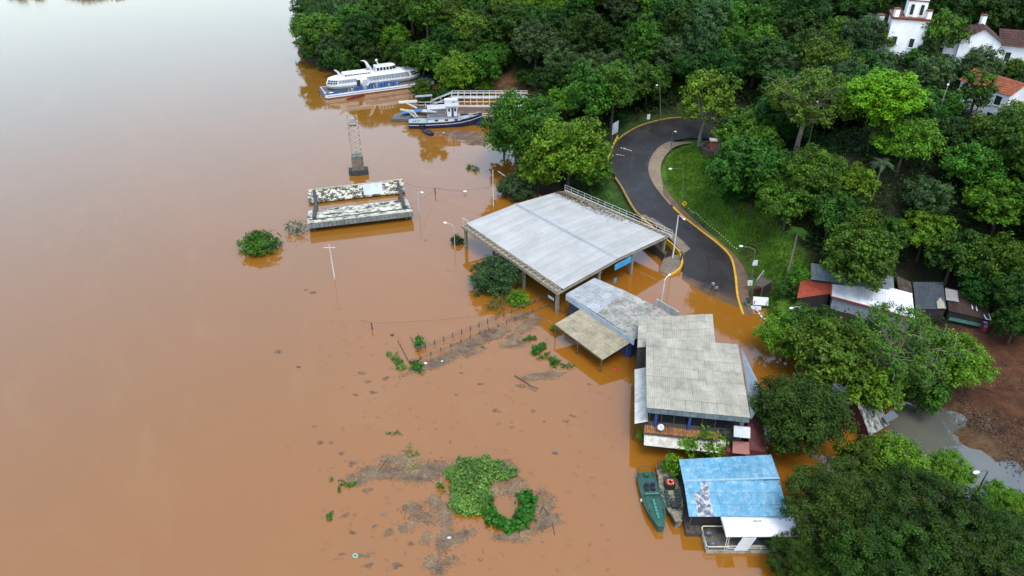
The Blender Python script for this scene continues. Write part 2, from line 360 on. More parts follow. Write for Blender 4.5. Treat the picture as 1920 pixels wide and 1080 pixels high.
# redder silt by the bank, duller channel; the colour also imitates grazing-angle light loss
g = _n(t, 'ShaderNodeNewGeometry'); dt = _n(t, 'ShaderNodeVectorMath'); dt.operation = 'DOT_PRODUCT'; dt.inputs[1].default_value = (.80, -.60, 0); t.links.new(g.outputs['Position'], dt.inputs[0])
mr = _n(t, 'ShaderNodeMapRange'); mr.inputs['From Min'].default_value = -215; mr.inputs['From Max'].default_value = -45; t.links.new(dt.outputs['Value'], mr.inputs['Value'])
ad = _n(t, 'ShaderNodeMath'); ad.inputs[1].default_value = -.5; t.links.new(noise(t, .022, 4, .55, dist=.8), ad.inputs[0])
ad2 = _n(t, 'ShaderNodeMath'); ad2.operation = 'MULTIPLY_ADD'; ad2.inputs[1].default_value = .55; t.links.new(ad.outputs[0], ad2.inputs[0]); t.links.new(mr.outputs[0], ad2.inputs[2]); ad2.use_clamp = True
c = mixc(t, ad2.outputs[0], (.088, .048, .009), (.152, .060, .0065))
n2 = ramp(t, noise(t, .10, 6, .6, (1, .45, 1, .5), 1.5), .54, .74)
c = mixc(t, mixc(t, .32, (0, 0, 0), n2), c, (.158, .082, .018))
t.links.new(c, b.inputs['Base Color']); b.inputs['IOR'].default_value = 1.68; t.links.new(ramp(t, noise(t, .06, 5, .6, (1, .5, 1, .5), 1), .4, .65, (.02,)*3, (.075,)*3), b.inputs['Roughness'])
bp = _n(t, 'ShaderNodeBump'); bp.inputs['Strength'].default_value = .05; bp.inputs['Distance'].default_value = .06
t.links.new(noise(t, 1.6, 4, .5, (1, .45, 1, .4)), bp.inputs['Height']); t.links.new(bp.outputs[0], b.inputs['Normal'])
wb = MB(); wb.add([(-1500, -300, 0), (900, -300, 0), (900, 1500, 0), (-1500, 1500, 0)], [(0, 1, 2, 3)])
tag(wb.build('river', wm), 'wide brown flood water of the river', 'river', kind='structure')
# ------------------------------------------------------------------ road, walk, kerbs
asphalt = M('wet_asphalt', (.024, .0225, .0215), (.038, .0355, .034), .22, .35, .7, c3=(.030, .028, .027), s3=9, l3=.58, h3=.75, rough=.36, spec=.18, bump=.25, bscale=30)
_t = asphalt.node_tree; _b = _t.nodes['Principled BSDF']; _l = _b.inputs['Base Color'].links[0].from_socket
_g = _n(_t, 'ShaderNodeNewGeometry'); _s = _n(_t, 'ShaderNodeSeparateXYZ'); _t.links.new(_g.outputs['Position'], _s.inputs[0])
_a = _n(_t, 'ShaderNodeMath'); _a.operation = 'MULTIPLY_ADD'; _a.inputs[1].default_value = .9; _t.links.new(noise(_t, .55, 6, .7), _a.inputs[0]); _t.links.new(_s.outputs['Z'], _a.inputs[2])
_t.links.new(mixc(_t, ramp(_t, _a.outputs[0], .42, .75), (.085, .050, .024), _l), _b.inputs['Base Color'])          # mud left at the flood line
_t.links.new(ramp(_t, noise(_t, .35, 6, .65), .36, .62, (.22,)*3, (.55,)*3), _t.nodes['Principled BSDF'].inputs['Roughness'])
def strip(name, Ls, Rs, nU, mat, dz=0, label='', cat='road', kind='structure', crown=0):
    m = MB(); vs = []
    for p, q in zip(Ls, Rs):
        for j in range(nU+1):
            k = j/nU; vs.append(p*(1-k)+q*k+Z3*(dz+crown*(1-(2*k-1)**2)))
    n = nU+1
    m.add(vs, [(i*n+j, i*n+j+1, (i+1)*n+j+1, (i+1)*n+j) for i in range(len(Ls)-1) for j in range(nU)])
    return tag(m.build(name, mat, smooth=True), label, cat, kind=kind)
strip('road', roadL, roadR, 6, asphalt, 0, 'dark wet road curving down the slope into the flood water', 'road', crown=.08)
# slightly different asphalt along the inner lane: one paving seam
seam = M('tar_seam', (.018, .018, .019), rough=.3)
m = MB()
for i in range(12, 100):
    for k in (.52,):
        p0 = roadL[i]*(1-k)+roadR[i]*k+Z3*.085; p1 = roadL[i+1]*(1-k)+roadR[i+1]*k+Z3*.085
        n = (roadR[i]-roadL[i]).normalized()*.05; m.add([p0-n, p0+n, p1+n, p1-n], [(0, 1, 2, 3)])
tag(m.build('road_seam', seam), 'thin dark tar seam along the middle of the road', 'road seam', kind='structure')
pa_ = M('asphalt_patch', (.012, .0115, .011), (.018, .017, .016), .8, rough=.5)
m = MB()
for i0, i1, k0, k1 in ((26, 33, .55, .92), (48, 52, .12, .45), (70, 79, .6, .9), (96, 100, .3, .75), (40, 43, .62, .8)):
    for i in range(i0, i1):
        q = [(roadL[i]*(1-k0)+roadR[i]*k0), (roadL[i]*(1-k1)+roadR[i]*k1), (roadL[i+1]*(1-k1)+roadR[i+1]*k1), (roadL[i+1]*(1-k0)+roadR[i+1]*k0)]
        m.add([p+V(0, 0, .087) for p in q], [(0, 1, 2, 3)])
tag(m.build('asphalt_patch', pa_), 'darker repair patches in the wet road', 'road patch', kind='structure')
conc = M('walk_concrete', (.20, .155, .10), (.26, .20, .135), 1.4, .35, .65, c3=(.10, .075, .05), s3=5, rough=.85, bump=.3)
dirtm = M('verge_dirt', (.115, .070, .042), (.165, .105, .066), 1.1, .35, .65, c3=(.06, .05, .025), s3=4, rough=.9, bump=.6)
kerb_r = [r+Z3*.0 for r in roadR]
nS = len(walkE); cut = 7*NS
wl = []
for i in range(nS):
    d = (walkE[i]-roadR[i]); d.z = 0; wl.append(roadR[i]+d.normalized()*.32)
strip('dirt_walk', wl[:cut+1], walkE[:cut+1], 3, dirtm, .10, 'bare earth footway beside the yellow kerb', 'footway')
strip('pavement', wl[cut:], walkE[cut:], 3, conc, .12, 'pale concrete pavement round the inside of the bend', 'pavement')
yel = M('kerb_yellow', (.62, .36, .012), (.52, .30, .02), 3, c3=(.22, .15, .06), s3=7, l3=.58, h3=.66, rough=.6)
kcon = M('kerb_stone', (.24, .19, .12), (.17, .13, .085), 2, rough=.85)
prof = [(-.15, -.25), (.15, -.25), (.15, .13), (-.15, .15)]
def off_(pts, other, d):
    out = []
    for p, q in zip(pts, other):
        v = q-p; v.z = 0; out.append(p+v.normalized()*d)
    return out
kr = off_(roadR[:nS], walkE, .16)
k1 = 7*NS-4
m = MB(); sweep(m, [p.copy() for p in kr[:k1]], prof); tag(m.build('painted_kerb', yel), 'bright yellow painted kerb along the footway down to the water', 'kerb', kind='structure')
m = MB(); sweep(m, [p.copy() for p in kr[k1:]], prof); tag(m.build('stone_kerb', kcon), 'worn kerb stone round the inside of the bend', 'kerb', kind='structure')
kl = off_(roadL, roadR, -.16)
yel2 = M('kerb_yellow_worn', (.34, .22, .035), (.22, .15, .05), 2.5, c3=(.14, .1, .05), s3=6, rough=.7)
m = MB(); sweep(m, [p.copy() for p in kl[6*NS:9*NS-3]], prof); sweep(m, [p.copy() for p in kl[11*NS-3:16*NS]], prof)
tag(m.build('worn_kerb', yel2), 'faded yellow kerb along the outside of the bend', 'kerb', kind='structure')
# concrete apron beside the hall and the slab at the water
apr = M('apron_concrete', (.15, .125, .095), (.20, .17, .13), 1.6, c3=(.09, .075, .055), s3=4, rough=.8, bump=.3)
ia, ib = 3*NS-1, 6*NS+4
La = roadL[ia:ib]; Ra = [p*(1-k)+q*k for i, (p, q) in enumerate(zip(roadL[ia:ib], roadR[ia:ib])) for k in [.26*min(1, max(.02, (i)/4))*(1-.25*i/(ib-ia))]]
strip('concrete_apron', La, Ra, 2, apr, .085, 'pale concrete strip laid along the road edge beside the hall', 'apron')
m = MB(); sp = [P(1236,508,.12), P(1243,486,.45), P(1262,478,.8), P(1275,478,.92), P(1278,492,.6), P(1272,507,.32), P(1258,517,.1)]
m.slab(sp, 1.2); tag(m.build('concrete_slab', apr), 'concrete slab corner at the waterline under the lamp post', 'slab', kind='structure')

# the greyer standing pool behind the grove
pm_ = bpy.data.materials.new('pool_water'); pm_.use_nodes = True; t = pm_.node_tree; b = t.nodes['Principled BSDF']
t.links.new(mixc(t, ramp(t, noise(t, .25, 5), .35, .65), (.050, .056, .050), (.068, .066, .050)), b.inputs['Base Color']); b.inputs['Roughness'].default_value = .04; b.inputs['IOR'].default_value = 1.68
m = MB(); m.add([P(x, y, .006) for x, y in ((1660, 838), (1668, 772), (1740, 712), (1980, 870), (1990, 1120), (1770, 985))], [(0, 1, 2, 3, 4, 5)][::1])
tag(m.build('flood_pool', pm_), 'still grey-green flood pool between the grove and the red mud', 'pool', kind='structure')
def G(px, py, z=1.0):
    p = P(px, py, z)
    for _ in range(12): p = P(px, py, .5*p.z+.5*gz(p.x, p.y))
    return V(p.x, p.y, gz(p.x, p.y))
# ------------------------------------------------------------------ materials of the buildings
zinc = M('zinc_roof', (.42, .425, .41), (.33, .345, .335), 1.0, .36, .66, c3=(.45,.49,.51), s3=2.5, l3=.55, h3=.7, rough=.5, spec=.3, rnd=.07, stretch=(.07, 2.4, 1, .72))
fibro = M('fibre_cement', (.40, .385, .31), (.29, .285, .235), .9, .40, .66, c3=(.16, .155, .13), s3=3.2, l3=.60, h3=.72, rough=.9, spec=.1, rnd=.10, stretch=(1, 1, 1))
fibro_old = M('fibre_cement_old', (.37, .365, .325), (.20, .20, .18), .8, .38, .64, c3=(.06, .063, .058), s3=2.6, l3=.55, h3=.68, rough=.9, spec=.1, rnd=.13)
fibro_blue = M('fibre_cement_pale', (.37, .40, .41), (.25, .275, .28), .9, .4, .66, c3=(.10, .11, .105), s3=3, l3=.58, h3=.7, rough=.9, spec=.1, rnd=.10)
fibro_tan = M('fibre_cement_tan', (.36, .325, .225), (.24, .215, .15), 1.1, .4, .66, c3=(.10, .09, .065), s3=3, l3=.60, h3=.72, rough=.9, spec=.1, rnd=.09)
steelblue = M('blue_grey_sheet', (.19, .25, .29), (.14, .19, .225), 1, rough=.6, c3=(.26, .31, .33), s3=5, rnd=.05)
whitem = M('white_sheet', (.72, .75, .77), (.60, .64, .66), .9, .4, .7, c3=(.42, .42, .40), s3=4, l3=.62, h3=.75, rough=.5, rnd=.04)
beam = M('hall_concrete', (.30, .275, .20), (.19, .175, .13), 1.6, .4, .65, c3=(.08, .075, .06), s3=5, rough=.85)
dirtyc = M('gutter_concrete', (.36, .32, .22), (.20, .18, .13), 2.2, c3=(.08, .07, .055), s3=6, rough=.9)
dkgrey = M('dark_steel', (.045, .05, .055), (.07, .07, .07), 2, rough=.6)
white = M('white_paint', (.74, .75, .74), (.62, .62, .60), 2, .45, .7, c3=(.36, .30, .22), s3=6, l3=.64, h3=.75, rough=.5)
bluesign = M('sign_blue', (.04, .33, .62), (.05, .38, .68), 2, rough=.45)
bluepaint = M('blue_paint', (.025, .06, .22), (.03, .08, .28), 3, rough=.5)
glass = M('dark_glass', (.012, .014, .018), rough=.08, spec=.6)
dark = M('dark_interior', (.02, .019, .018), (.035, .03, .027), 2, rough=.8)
# ------------------------------------------------------------------ the open hall
L_, F_, RR_, B_ = P(865, 423, 3.8), P(1045, 549, 3.85), P(1255, 441, 3.95), P(1058, 357, 3.9)
O = V(F_.x, F_.y, 0)
hall = thing('open_hall', 'large open hall with a pale corrugated metal roof standing on pillars in the flood', 'hall', O)
ML = (L_+B_)/2+V(0, 0, .52); MF = (F_+RR_)/2+V(0, 0, .52)
k = .088                                # the sheets end short of the gutters
z5 = V(0, 0, .06); u1 = (L_-F_); up1 = (MF-F_); up2 = (MF-RR_)
sheets_q(hall, 'roof_sheet', [F_+(MF-F_)*k+z5, L_+(ML-L_)*k+z5, ML+z5, MF+z5], O, 24, 1, zinc, 3, .07)
sheets_q(hall, 'roof_sheet', [RR_+(MF-RR_)*k+z5, B_+(ML-B_)*k+z5, ML+z5, MF+z5], O, 23, 1, zinc, 3, .07)
m = MB(O)
for i in range(12):
    p, q = MF*(1-i/12)+ML*i/12, MF*(1-(i+1)/12)+ML*(i+1)/12
    n = (RR_-F_).normalized()*.26; zz = V(0, 0, .135+.004*(i % 3)); m.add([p-n+zz-V(0, 0, .03), p+zz+V(0, 0, .02), p+n+zz-V(0, 0, .03), q+n+zz-V(0, 0, .03), q+zz+V(0, 0, .02), q-n+zz-V(0, 0, .03)], [(0, 1, 4, 5), (1, 2, 3, 4)])
m.build('ridge_cap', M('ridge_zinc', (.27, .32, .36), (.21, .26, .29), 1.5, rough=.6), hall)
def gutter(A, B, out):
    m = MB(O); d = (B-A); o_ = out
    m.pbox(A-V(0, 0, .42), d, o_*.12, V(0, 0, .5)); m.pbox(A+o_*.85-V(0, 0, .42), d, o_*.14, V(0, 0, .5)); m.pbox(A+o_*.12-V(0, 0, .42), d, o_*.73, V(0, 0, .2))
    m.build('gutter', dirtyc, hall)
    n = 24; me = None
    for i in range(n+1):
        p = A+d*(i/n)
        if me is None: b_ = MB(); b_.pbox(V(0, 0, -.2), o_*.73, d.normalized()*.16, V(0, 0, .235)); me = b_.mesh('gutter_bracket'); me.materials.append(beam)
        put('gutter_bracket', me, hall, Matrix.Translation(p+o_*.12-O-d.normalized()*(.16 if i == n else 0)))
outF = (F_-RR_).normalized(); outB = -outF
gutter(F_-(F_-L_)*.01, L_+(F_-L_)*.01, -outF); gutter(B_-(B_-RR_)*.01, RR_+(B_-RR_)*.01, -outB)
posts(hall, 'verge_beam', [(A-V(0, 0, .25), B-V(0, 0, .25)) for A, B in ((L_, ML), (ML, B_), (F_, MF), (MF, RR_))], beam, .22, O)
m = MB(O)
for i in range(1, 6):
    f1, f2 = F_*(1-i/6)+L_*(i/6), MF*(1-i/6)+ML*(i/6); f3 = RR_*(1-i/6)+B_*(i/6)
    m.bar(f1-V(0, 0, .35), f2-V(0, 0, .35), .16, .3); m.bar(f2-V(0, 0, .35), f3-V(0, 0, .35), .16, .3)
m.build('roof_beam', dkgrey, hall)
me = None
b_ = MB(); b_.pbox((-.2, -.2, -3.6), (.4, 0, 0), (0, .4, 0), (0, 0, 7.1)); b_.pbox((-.3, -.3, 3.2), (.6, 0, 0), (0, .6, 0), (0, 0, .24)); me = b_.mesh('pillar'); me.materials.append(beam)
for A, B in ((F_, L_), (RR_, B_)):
    ins = (RR_-F_).normalized()*(.5 if A is F_ else -.5)
    for i in range(4):
        p = A*(1-(i*.32+.02))+B*(i*.32+.02)+ins; put('pillar', me, hall, Matrix.Translation(V(p.x, p.y, 0)-O) @ Matrix.Rotation(math.atan2(u1.y, u1.x), 4, 'Z'))
for k in (.36, .66):
    for A, B in ((F_, RR_), (L_, B_)):
        p = A*(1-k)+B*k+(L_-F_).normalized()*(.35 if A is F_ else -.35); put('pillar', me, hall, Matrix.Translation(V(p.x, p.y, .15)-O) @ Matrix.Rotation(math.atan2(u1.y, u1.x), 4, 'Z'))
# white railing along the road side of the roof
Ra, Rb = RR_+outB*.12+(B_-RR_)*-.02, B_+outB*.12; Ra.z = Rb.z = 3.95
rl_ = thing('roof_railing', 'thin white pipe railing along the road side of the big hall roof', 'railing', V(Ra.x, Ra.y, Ra.z))
m = MB(Ra)
for h in (.5, .95): m.tube([Ra+V(0, 0, h), Rb+V(0, 0, h)], .024, 5)
m.pbox(Ra-V(0, 0, .45), Rb-Ra, outB*.1, V(0, 0, .5)); m.build('rail', white, rl_)
pm = MB(); pm.tube([(0, 0, 0), (0, 0, .95)], .028, 5); pm = pm.mesh('post'); pm.materials.append(white)
for i in range(16): put('post', pm, rl_, Matrix.Translation((Rb-Ra)*(i/15)))
c_ = P(868, 418, 4.0); rs = thing('corner_rail', 'short white rail at the river corner of the big hall roof', 'railing', c_)
m = MB(c_); m.tube([c_, c_+V(0, 0, .9)], .03, 5); m.tube([c_+V(0, 0, .9), c_+V(.9, -.9, .75)], .03, 5); m.build('rail', white, rs)
# blue signs of the hall
def board(name, pts, th, mat, label, cat='sign', back=None):
    o = (Vector(pts[0])+Vector(pts[2]))/2; m = MB(o); q = [Vector(p) for p in pts]; n = (q[1]-q[0]).cross(q[3]-q[0]).normalized()*th
    m.add(q+[p-n for p in q], [(0, 1, 2, 3), (7, 6, 5, 4)]+[(i, 4+i, 4+(i+1) % 4, (i+1) % 4) for i in range(4)])
    return solo(name, m, mat, label, cat)
e = (RR_-F_).normalized(); s0 = F_+(RR_-F_)*.475-(L_-F_).normalized()*.28+V(0, 0, -.1); sw = e*3.6
board('hanging_sign', [s0-V(0, 0, .95), s0+sw-V(0, 0, .95), s0+sw+V(0, 0, 0), s0], .08, bluesign, 'long bright blue sign hung under the eave of the big hall')
p = P(1151, 531, 1.0); board('pillar_sign', [p, p+e*.55, p+e*.55+V(0, 0, .75), p+V(0, 0, .75)], .06, bluesign, 'small square blue sign low on a pillar of the big hall')
p = P(1028, 553, 2.3); d = V(.75, -.75, -.12); board('eave_sign', [p-V(0, 0, .38), p+d-V(0, 0, .38), p+d, p], .05, M('pale_sign', (.30, .58, .78), (.24, .5, .7), 4), 'pale blue board under the front corner of the big hall')
# ------------------------------------------------------------------ the low grey building with a tan canopy
a0, a1, a2, a3 = P(1062, 553, 3.7), P(1115, 523, 3.8), P(1272, 598, 3.7), P(1190, 638, 3.5)
O = V(a0.x, a0.y, 0); off1 = thing('ticket_office', 'low building with a mottled grey corrugated roof and a tan canopy on the river side', 'building', O)
rx = (a3-a0); e1 = rx.normalized(); e2 = (a1-a0); k1 = a1+(a2-a1)*.30; 
kb_ = P(1174, 548, 4.15); kf_ = a0+rx*.46+V(0, 0, .1); u_ = V(0, 0, .1)
sheets_q(off1, 'roof_sheet', [kf_+u_, a0+u_, a1+u_, kb_+u_], O, 6, 4, fibro_blue, 4, .04)
sheets_q(off1, 'roof_sheet', [kf_+u_, a3+u_, a2+u_, kb_+u_], O, 8, 5, fibro_old, 4, .04)
m = MB(O); dz = V(0, 0, -.75)
for A, B in ((a0, a3), (a0, a1)):
    n = (B-A).cross(Z3).normalized()*.1; m.pbox(A+dz, B-A, n if A is a0 and B is a3 else -n, V(0, 0, .85))
m.build('fascia', M('office_fascia', (.42, .50, .58), (.34, .42, .50), 1.5, c3=(.2, .22, .22), s3=5), off1)
m = MB(O); i1 = (a1-a0).normalized(); w0 = a0+e1*.3+i1*.35
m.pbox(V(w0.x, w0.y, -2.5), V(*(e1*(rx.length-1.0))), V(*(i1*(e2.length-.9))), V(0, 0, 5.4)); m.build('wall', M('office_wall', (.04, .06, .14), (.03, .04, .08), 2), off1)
# louvre parapet on the road side: single upright slats
pa, pb = P(1229, 572, 3.9), P(1271, 597, 3.9); d = (pb-pa); lm = MB(); lm.pbox((0, 0, 0), d/9*.9, d.cross(Z3).normalized()*-.12, V(0, 0, 1.0)); lm = lm.mesh('louvre_slat'); lm.materials.append(M('louvre_grey', (.46, .47, .45), (.34, .35, .33), 3, rnd=.12))
for i in range(9): put('louvre_slat', lm, off1, Matrix.Translation(pa+d*i/9-O))
c0, c1, c2, c3 = P(1040, 608, 2.15), P(1089, 579, 2.95), P(1187, 636, 2.95), P(1130, 675, 2.05)
sheets(off1, 'canopy_sheet', c0-O, c3-c0, c1-c0, 9, 4, fibro_tan, 5, .04)
m = MB(O)
posts(off1, 'canopy_post', [(V(p.x, p.y, -2), V(p.x, p.y, p.z-.05)) for p in (c0*(1-k)+c3*k for k in (.02, .5, .98))], M('old_timber', (.13, .10, .07), (.08, .06, .045), 3), .15, O)
for k in (.05, .95):
    A, B = c0*(1-k)+c3*k, c1*(1-k)+c2*k; m.bar(A-V(0, 0, .14), B-V(0, 0, .14), .12, .16)
m.bar(c0-V(0, 0, .12), c3-V(0, 0, .12), .1, .18); m.build('canopy_frame', M('old_timber', (.13, .10, .07), (.08, .06, .045), 3), off1)
posts(off1, 'blue_post', [(V(p.x, p.y, -1.5), V(p.x, p.y, 2.9)) for p in (c2+V(-.6, .1, 0), c1+V(.3, .2, 0))], bluepaint, .3, O)
# ------------------------------------------------------------------ the two-storey restaurant
r0, r1, r2, r3 = P(1212, 765, 6.0), P(1407, 784, 6.0), P(1387, 647, 6.25), P(1211, 632, 6.25)
O = V(r0.x, r0.y, 0); rest = thing('riverside_restaurant', 'flooded two-storey house under a broad pale beige sheet roof with a red annexe', 'house', O)
ux, uy = (r1-r0), (r3-r0); ex = V(ux.x, ux.y, 0).normalized(); ey = V(-ex.y, ex.x, 0)
sheets(rest, 'roof_sheet', r0-O, ux, uy, 13, 7, fibro, 4, .04)
q0, q1, q2, q3 = P(1195, 652, 5.1), P(1341, 643, 5.1), P(1335, 604, 5.45), P(1197, 597, 5.45)
sheets(rest, 'upper_roof_sheet', q0-O, q1-q0, q3-q0, 9, 4, fibro, 4, .04)
t0, t1, t2, t3 = r2+V(.12, -.1, -.15), P(1434, 742, 4.6), P(1412, 782, 4.8), r1+V(.12, .05, -.2)
for i in range(4):
    m = MB(O); f = lambda A, B, k: A*(1-k)+B*k
    A, B, C_, D = f(t0, t3, i/4), f(t0, t3, (i+1)/4), f(t1, t2, (i+1)/4), f(t1, t2, i/4)
    if i == 0: D = f(t0, t1, .99)
    m.slab([A+V(0, 0, .012*(i % 2)), B+V(0, 0, .012*(i % 2)), C_, D], .05); m.build('side_roof_sheet', steelblue, rest)
# walls
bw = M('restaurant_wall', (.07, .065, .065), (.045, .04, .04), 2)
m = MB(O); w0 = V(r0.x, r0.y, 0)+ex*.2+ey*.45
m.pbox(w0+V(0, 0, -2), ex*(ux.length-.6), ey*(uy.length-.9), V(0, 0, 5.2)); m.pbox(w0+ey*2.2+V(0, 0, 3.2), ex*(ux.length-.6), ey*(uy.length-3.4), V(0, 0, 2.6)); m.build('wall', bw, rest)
m = MB(O); w1 = V(q0.x, q0.y, 0)+V(.3, .3, 0); m.pbox(w1+V(0, 0, -2), V(8.6, -.6, 0), V(.7, 5.2, 0), V(0, 0, 6.8)); m.build('rear_wall', bw, rest)
fp = MB(); fp.pbox((0, 0, -.62), ex*(ux.length/14*.95), ey*.06, V(0, 0, .6)); fp = fp.mesh('fascia_panel'); fp.materials.append(M('fascia_grey', (.16, .215, .235), (.12, .16, .18), 3, rnd=.14))
for i in range(14): put('fascia_panel', fp, rest, Matrix.Translation(ux*(i/14)+V(0, 0, r0.z-.05)+ey*.02))
# upper front: posts, dark window panels, dim rails
m = MB(O); 
posts(rest, 'blue_post', [(w0+ex*ux.length*k+V(0, 0, 3.0)-ey*.1, w0+ex*ux.length*k+V(0, 0, 5.4)-ey*.1) for k in (.09, .42)], bluepaint, .26, O)
pw = MB(); pw.pbox((0, 0, 0), ex*1.25, ey*.05, V(0, 0, 1.35)); pw = pw.mesh('window'); pw.materials.append(glass)
fw = MB(); fw.bar((0, -.03, 0), tuple(ex*1.25+V(0, -.03, 0)), .06); fw.bar((0, -.03, 1.35), tuple(ex*1.25+V(0, -.03, 1.35)), .06); fw.bar((0, -.03, 0), (0, -.03, 1.35), .06)
fw = fw.mesh('window_frame'); fw.materials.append(M('frame_brown', (.09, .065, .06), rough=.6))
for i in range(6):
    o = put('window', pw, rest, Matrix.Translation(w0-O+ex*(.25+i*1.32+(.35 if i > 2 else 0))+V(0, 0, 3.75)-ey*.04)); put('window_frame', fw, o)
m = MB(O); m.pbox(w0+ex*.2+V(0, 0, 3.05)-ey*.03, ex*7.6, ey*.4, V(0, 0, .65)); m.build('window_sill_wall', M('sill_wall', (.09, .075, .07), (.06, .05, .05), 3), rest)
# strip of orange clay tiles
tile = MB(); n = 5
vs = []
for kk, (v, l) in enumerate(((0, .05), (.5, 0.17))):
    for i in range(n+1): 
        a_ = math.pi*i/n; vs.append(ex*(.115-math.cos(a_)*.115)+ey*v+V(0, 0, l+math.sin(a_)*.085))
tile.add(vs, [(i, i+1, n+2+i, n+1+i) for i in range(n)]); tile = tile.mesh('clay_tile'); tile.materials.append(M('clay_orange', (.30, .135, .05), (.18, .085, .035), 4, c3=(.13, .07, .035), s3=7, rnd=.3, rough=.85))
for i in range(35):
    for j in range(2): put('clay_tile', tile, rest, Matrix.Translation(w0-O+ex*(-.15+i*.225)-ey*(1.0-j*.42)+V(0, 0, 2.86+j*.14)))
m = MB(O); m.pbox(w0+ex*-.2-ey*1.0+V(0, 0, 2.72), ex*8.1, ey*1.0, V(0, 0, .1)); m.build('tile_ledge', M('old_timber', (.13, .10, .07)), rest)
# front awning and side awning of white sheets
g0 = w0-ey*2.0-ex*.1+V(0, 0, 2.05); sheets(rest, 'awning_sheet', g0-O, ex*7.9, ey*1.15+V(0, 0, .45), 8, 1, M('awning_white', (.58, .57, .50), (.40, .39, .33), 1.2, c3=(.2, .19, .15), s3=5, rnd=.08), 4, .03)
h0, h1 = P(1190, 795, 3.3), P(1190, 693, 3.3); i0 = V(r0.x, r0.y, 3.75)-ex*.05
sheets(rest, 'side_awning_sheet', h1-O, h0-h1, V(1.35, 0, .35), 8, 1, M('awning_side', (.60, .62, .60), (.44, .46, .44), 1.2, c3=(.25, .24, .2), s3=5, rnd=.07), 4, .03)
m = MB(O)
for k in (.1, .5, .9): p = h1*(1-k)+h0*k; m.bar(p+V(.1, 0, -.05), p+V(1.3, 0, .05), .08); m.bar(p+V(.12, 0, -.1), V(p.x+.12, p.y, -1.5), .1)
m.build('awning_frame', dkgrey, rest)
# red annexe
red = M('red_wall', (.20, .055, .05), (.13, .035, .032), 1.5, c3=(.28, .12, .11), s3=5, rough=.8)
m = MB(O); y0 = w0+ex*7.6-ey*1.0; m.pbox(y0+V(0, 0, -2), ex*3.5, ey*1.0, V(0, 0, 3.4)); m.pbox(y0+ex*3.5+V(0, 0, -2), ex*1.7, ey*4.5, V(0, 0, 4.0)); m.build('red_wall', red, rest)
m = MB(O); m.slab([y0+ex*3.45+V(0, -.05, 2.1), y0+ex*5.3+V(0, -.05, 1.9), y0+ex*5.3+ey*4.6+V(0, 0, 2.6), y0+ex*3.45+ey*4.6+V(0, 0, 3.3)], .08); m.build('red_roof', M('red_roof_paint', (.17, .05, .045), (.11, .03, .03), 2, rough=.5, c3=(.25, .13, .12), s3=4), rest)
m = MB(O); m.pbox(y0+ex*3.9-ey*.03+V(0, 0, -1), ex*.75, ey*.05, V(0, 0, 2.3)); m.build('door', dark, rest)
m = MB(O); m.slab([y0+ex*1.7-ey*.45+V(0, 0, 1.75), y0+ex*3.5-ey*.45+V(0, 0, 1.75), y0+ex*3.45+ey*.7+V(0, 0, 2.45), y0+ex*1.75+ey*.7+V(0, 0, 2.45)], .06); m.build('red_awning', M('red_awning', (.27, .075, .065), (.19, .055, .05), 2, rough=.5), rest)
m = MB(O); m.slab([w0+ex*9.2-ey*.9+V(0, 0, 3.6), w0+ex*10.9-ey*.9+V(0, 0, 3.6), w0+ex*10.9+ey*.05+V(0, 0, 4.3), w0+ex*9.2+ey*.05+V(0, 0, 4.3)], .05); m.build('white_awning', M('awning_pale', (.55, .6, .64), (.46, .5, .54), 2), rest)
m = MB(O); m.pbox(y0+ex*.0-ey*.25+V(0, 0, 2.05), ex*.9, ey*.7, V(0, 0, .7)); m.build('cistern', M('cistern', (.45, .42, .33), (.3, .28, .22), 3), rest)
p = w0+ex*1.55-ey*.72+V(0, 0, 3.4); dsh = thing('satellite_dish', 'grey satellite dish standing on the orange tile strip', 'satellite dish', p)
m = MB(); m.lathe((0, 0, 0), [(.02, .0), (.2, .03), (.36, .11), (.37, .13), (.2, .05), (.02, .02)], 12); o = m.build('bowl', M('dish_grey', (.5, .53, .56)), dsh, smooth=True); o.rotation_euler = (R_(40), R_(-15), 0); o.location = (0, 0, .3)
m = MB(); m.tube([(0, 0, -.55), (0, 0, .3)], .04, 5); m.tube([(0, 0, .32), (.08, -.3, .62)], .02, 4); m.build('arm', dkgrey, dsh)
# ------------------------------------------------------------------ blue boathouse on its pontoon
b0, b1, b2, b3 = P(1292, 969, 2.45), P(1480, 969, 2.75), P(1446, 853, 2.95), P(1273, 862, 2.5)
O = V(b0.x, b0.y, 0); bh = thing('boathouse', 'floating boathouse with a faded bright blue sheet roof', 'boathouse', O)
ml, mr = (b0*.44+b3*.56)+V(0, 0, .35), (b1*.44+b2*.56)+V(0, 0, .35)
blue = M('blue_roof', (.085, .29, .45), (.16, .38, .52), .8, .38, .66, c3=(.34, .50, .58), s3=1.7, l3=.48, h3=.70, rough=.55, rnd=.06, stretch=(1, .4, 1))
peel = M('peeled_roof', (.46, .48, .48), (.10, .12, .16), 2.2, .44, .56, c3=(.2, .35, .5), s3=3, rough=.7)
sheets(bh, 'roof_sheet', b0-O, b1-b0, ml-b0+V(0, 0, .03), 12, 3, blue, 5, .03, alt=(peel, {(1, 0), (2, 0), (1, 1), (2, 1), (2, 2)}))
sheets(bh, 'roof_sheet', b2-O, b3-b2, mr-b2+V(0, 0, .03), 12, 3, blue, 5, .03)
m = MB(O); m.bar(ml+V(0, 0, .06), mr+V(0, 0, .06), .26, .06); m.build('ridge_cap', M('ridge_blue', (.2, .38, .5), (.35, .45, .5), 2.5), bh)
wood = M('pontoon_wood', (.075, .06, .05), (.04, .034, .03), 2.5, c3=(.14, .12, .1), s3=7)
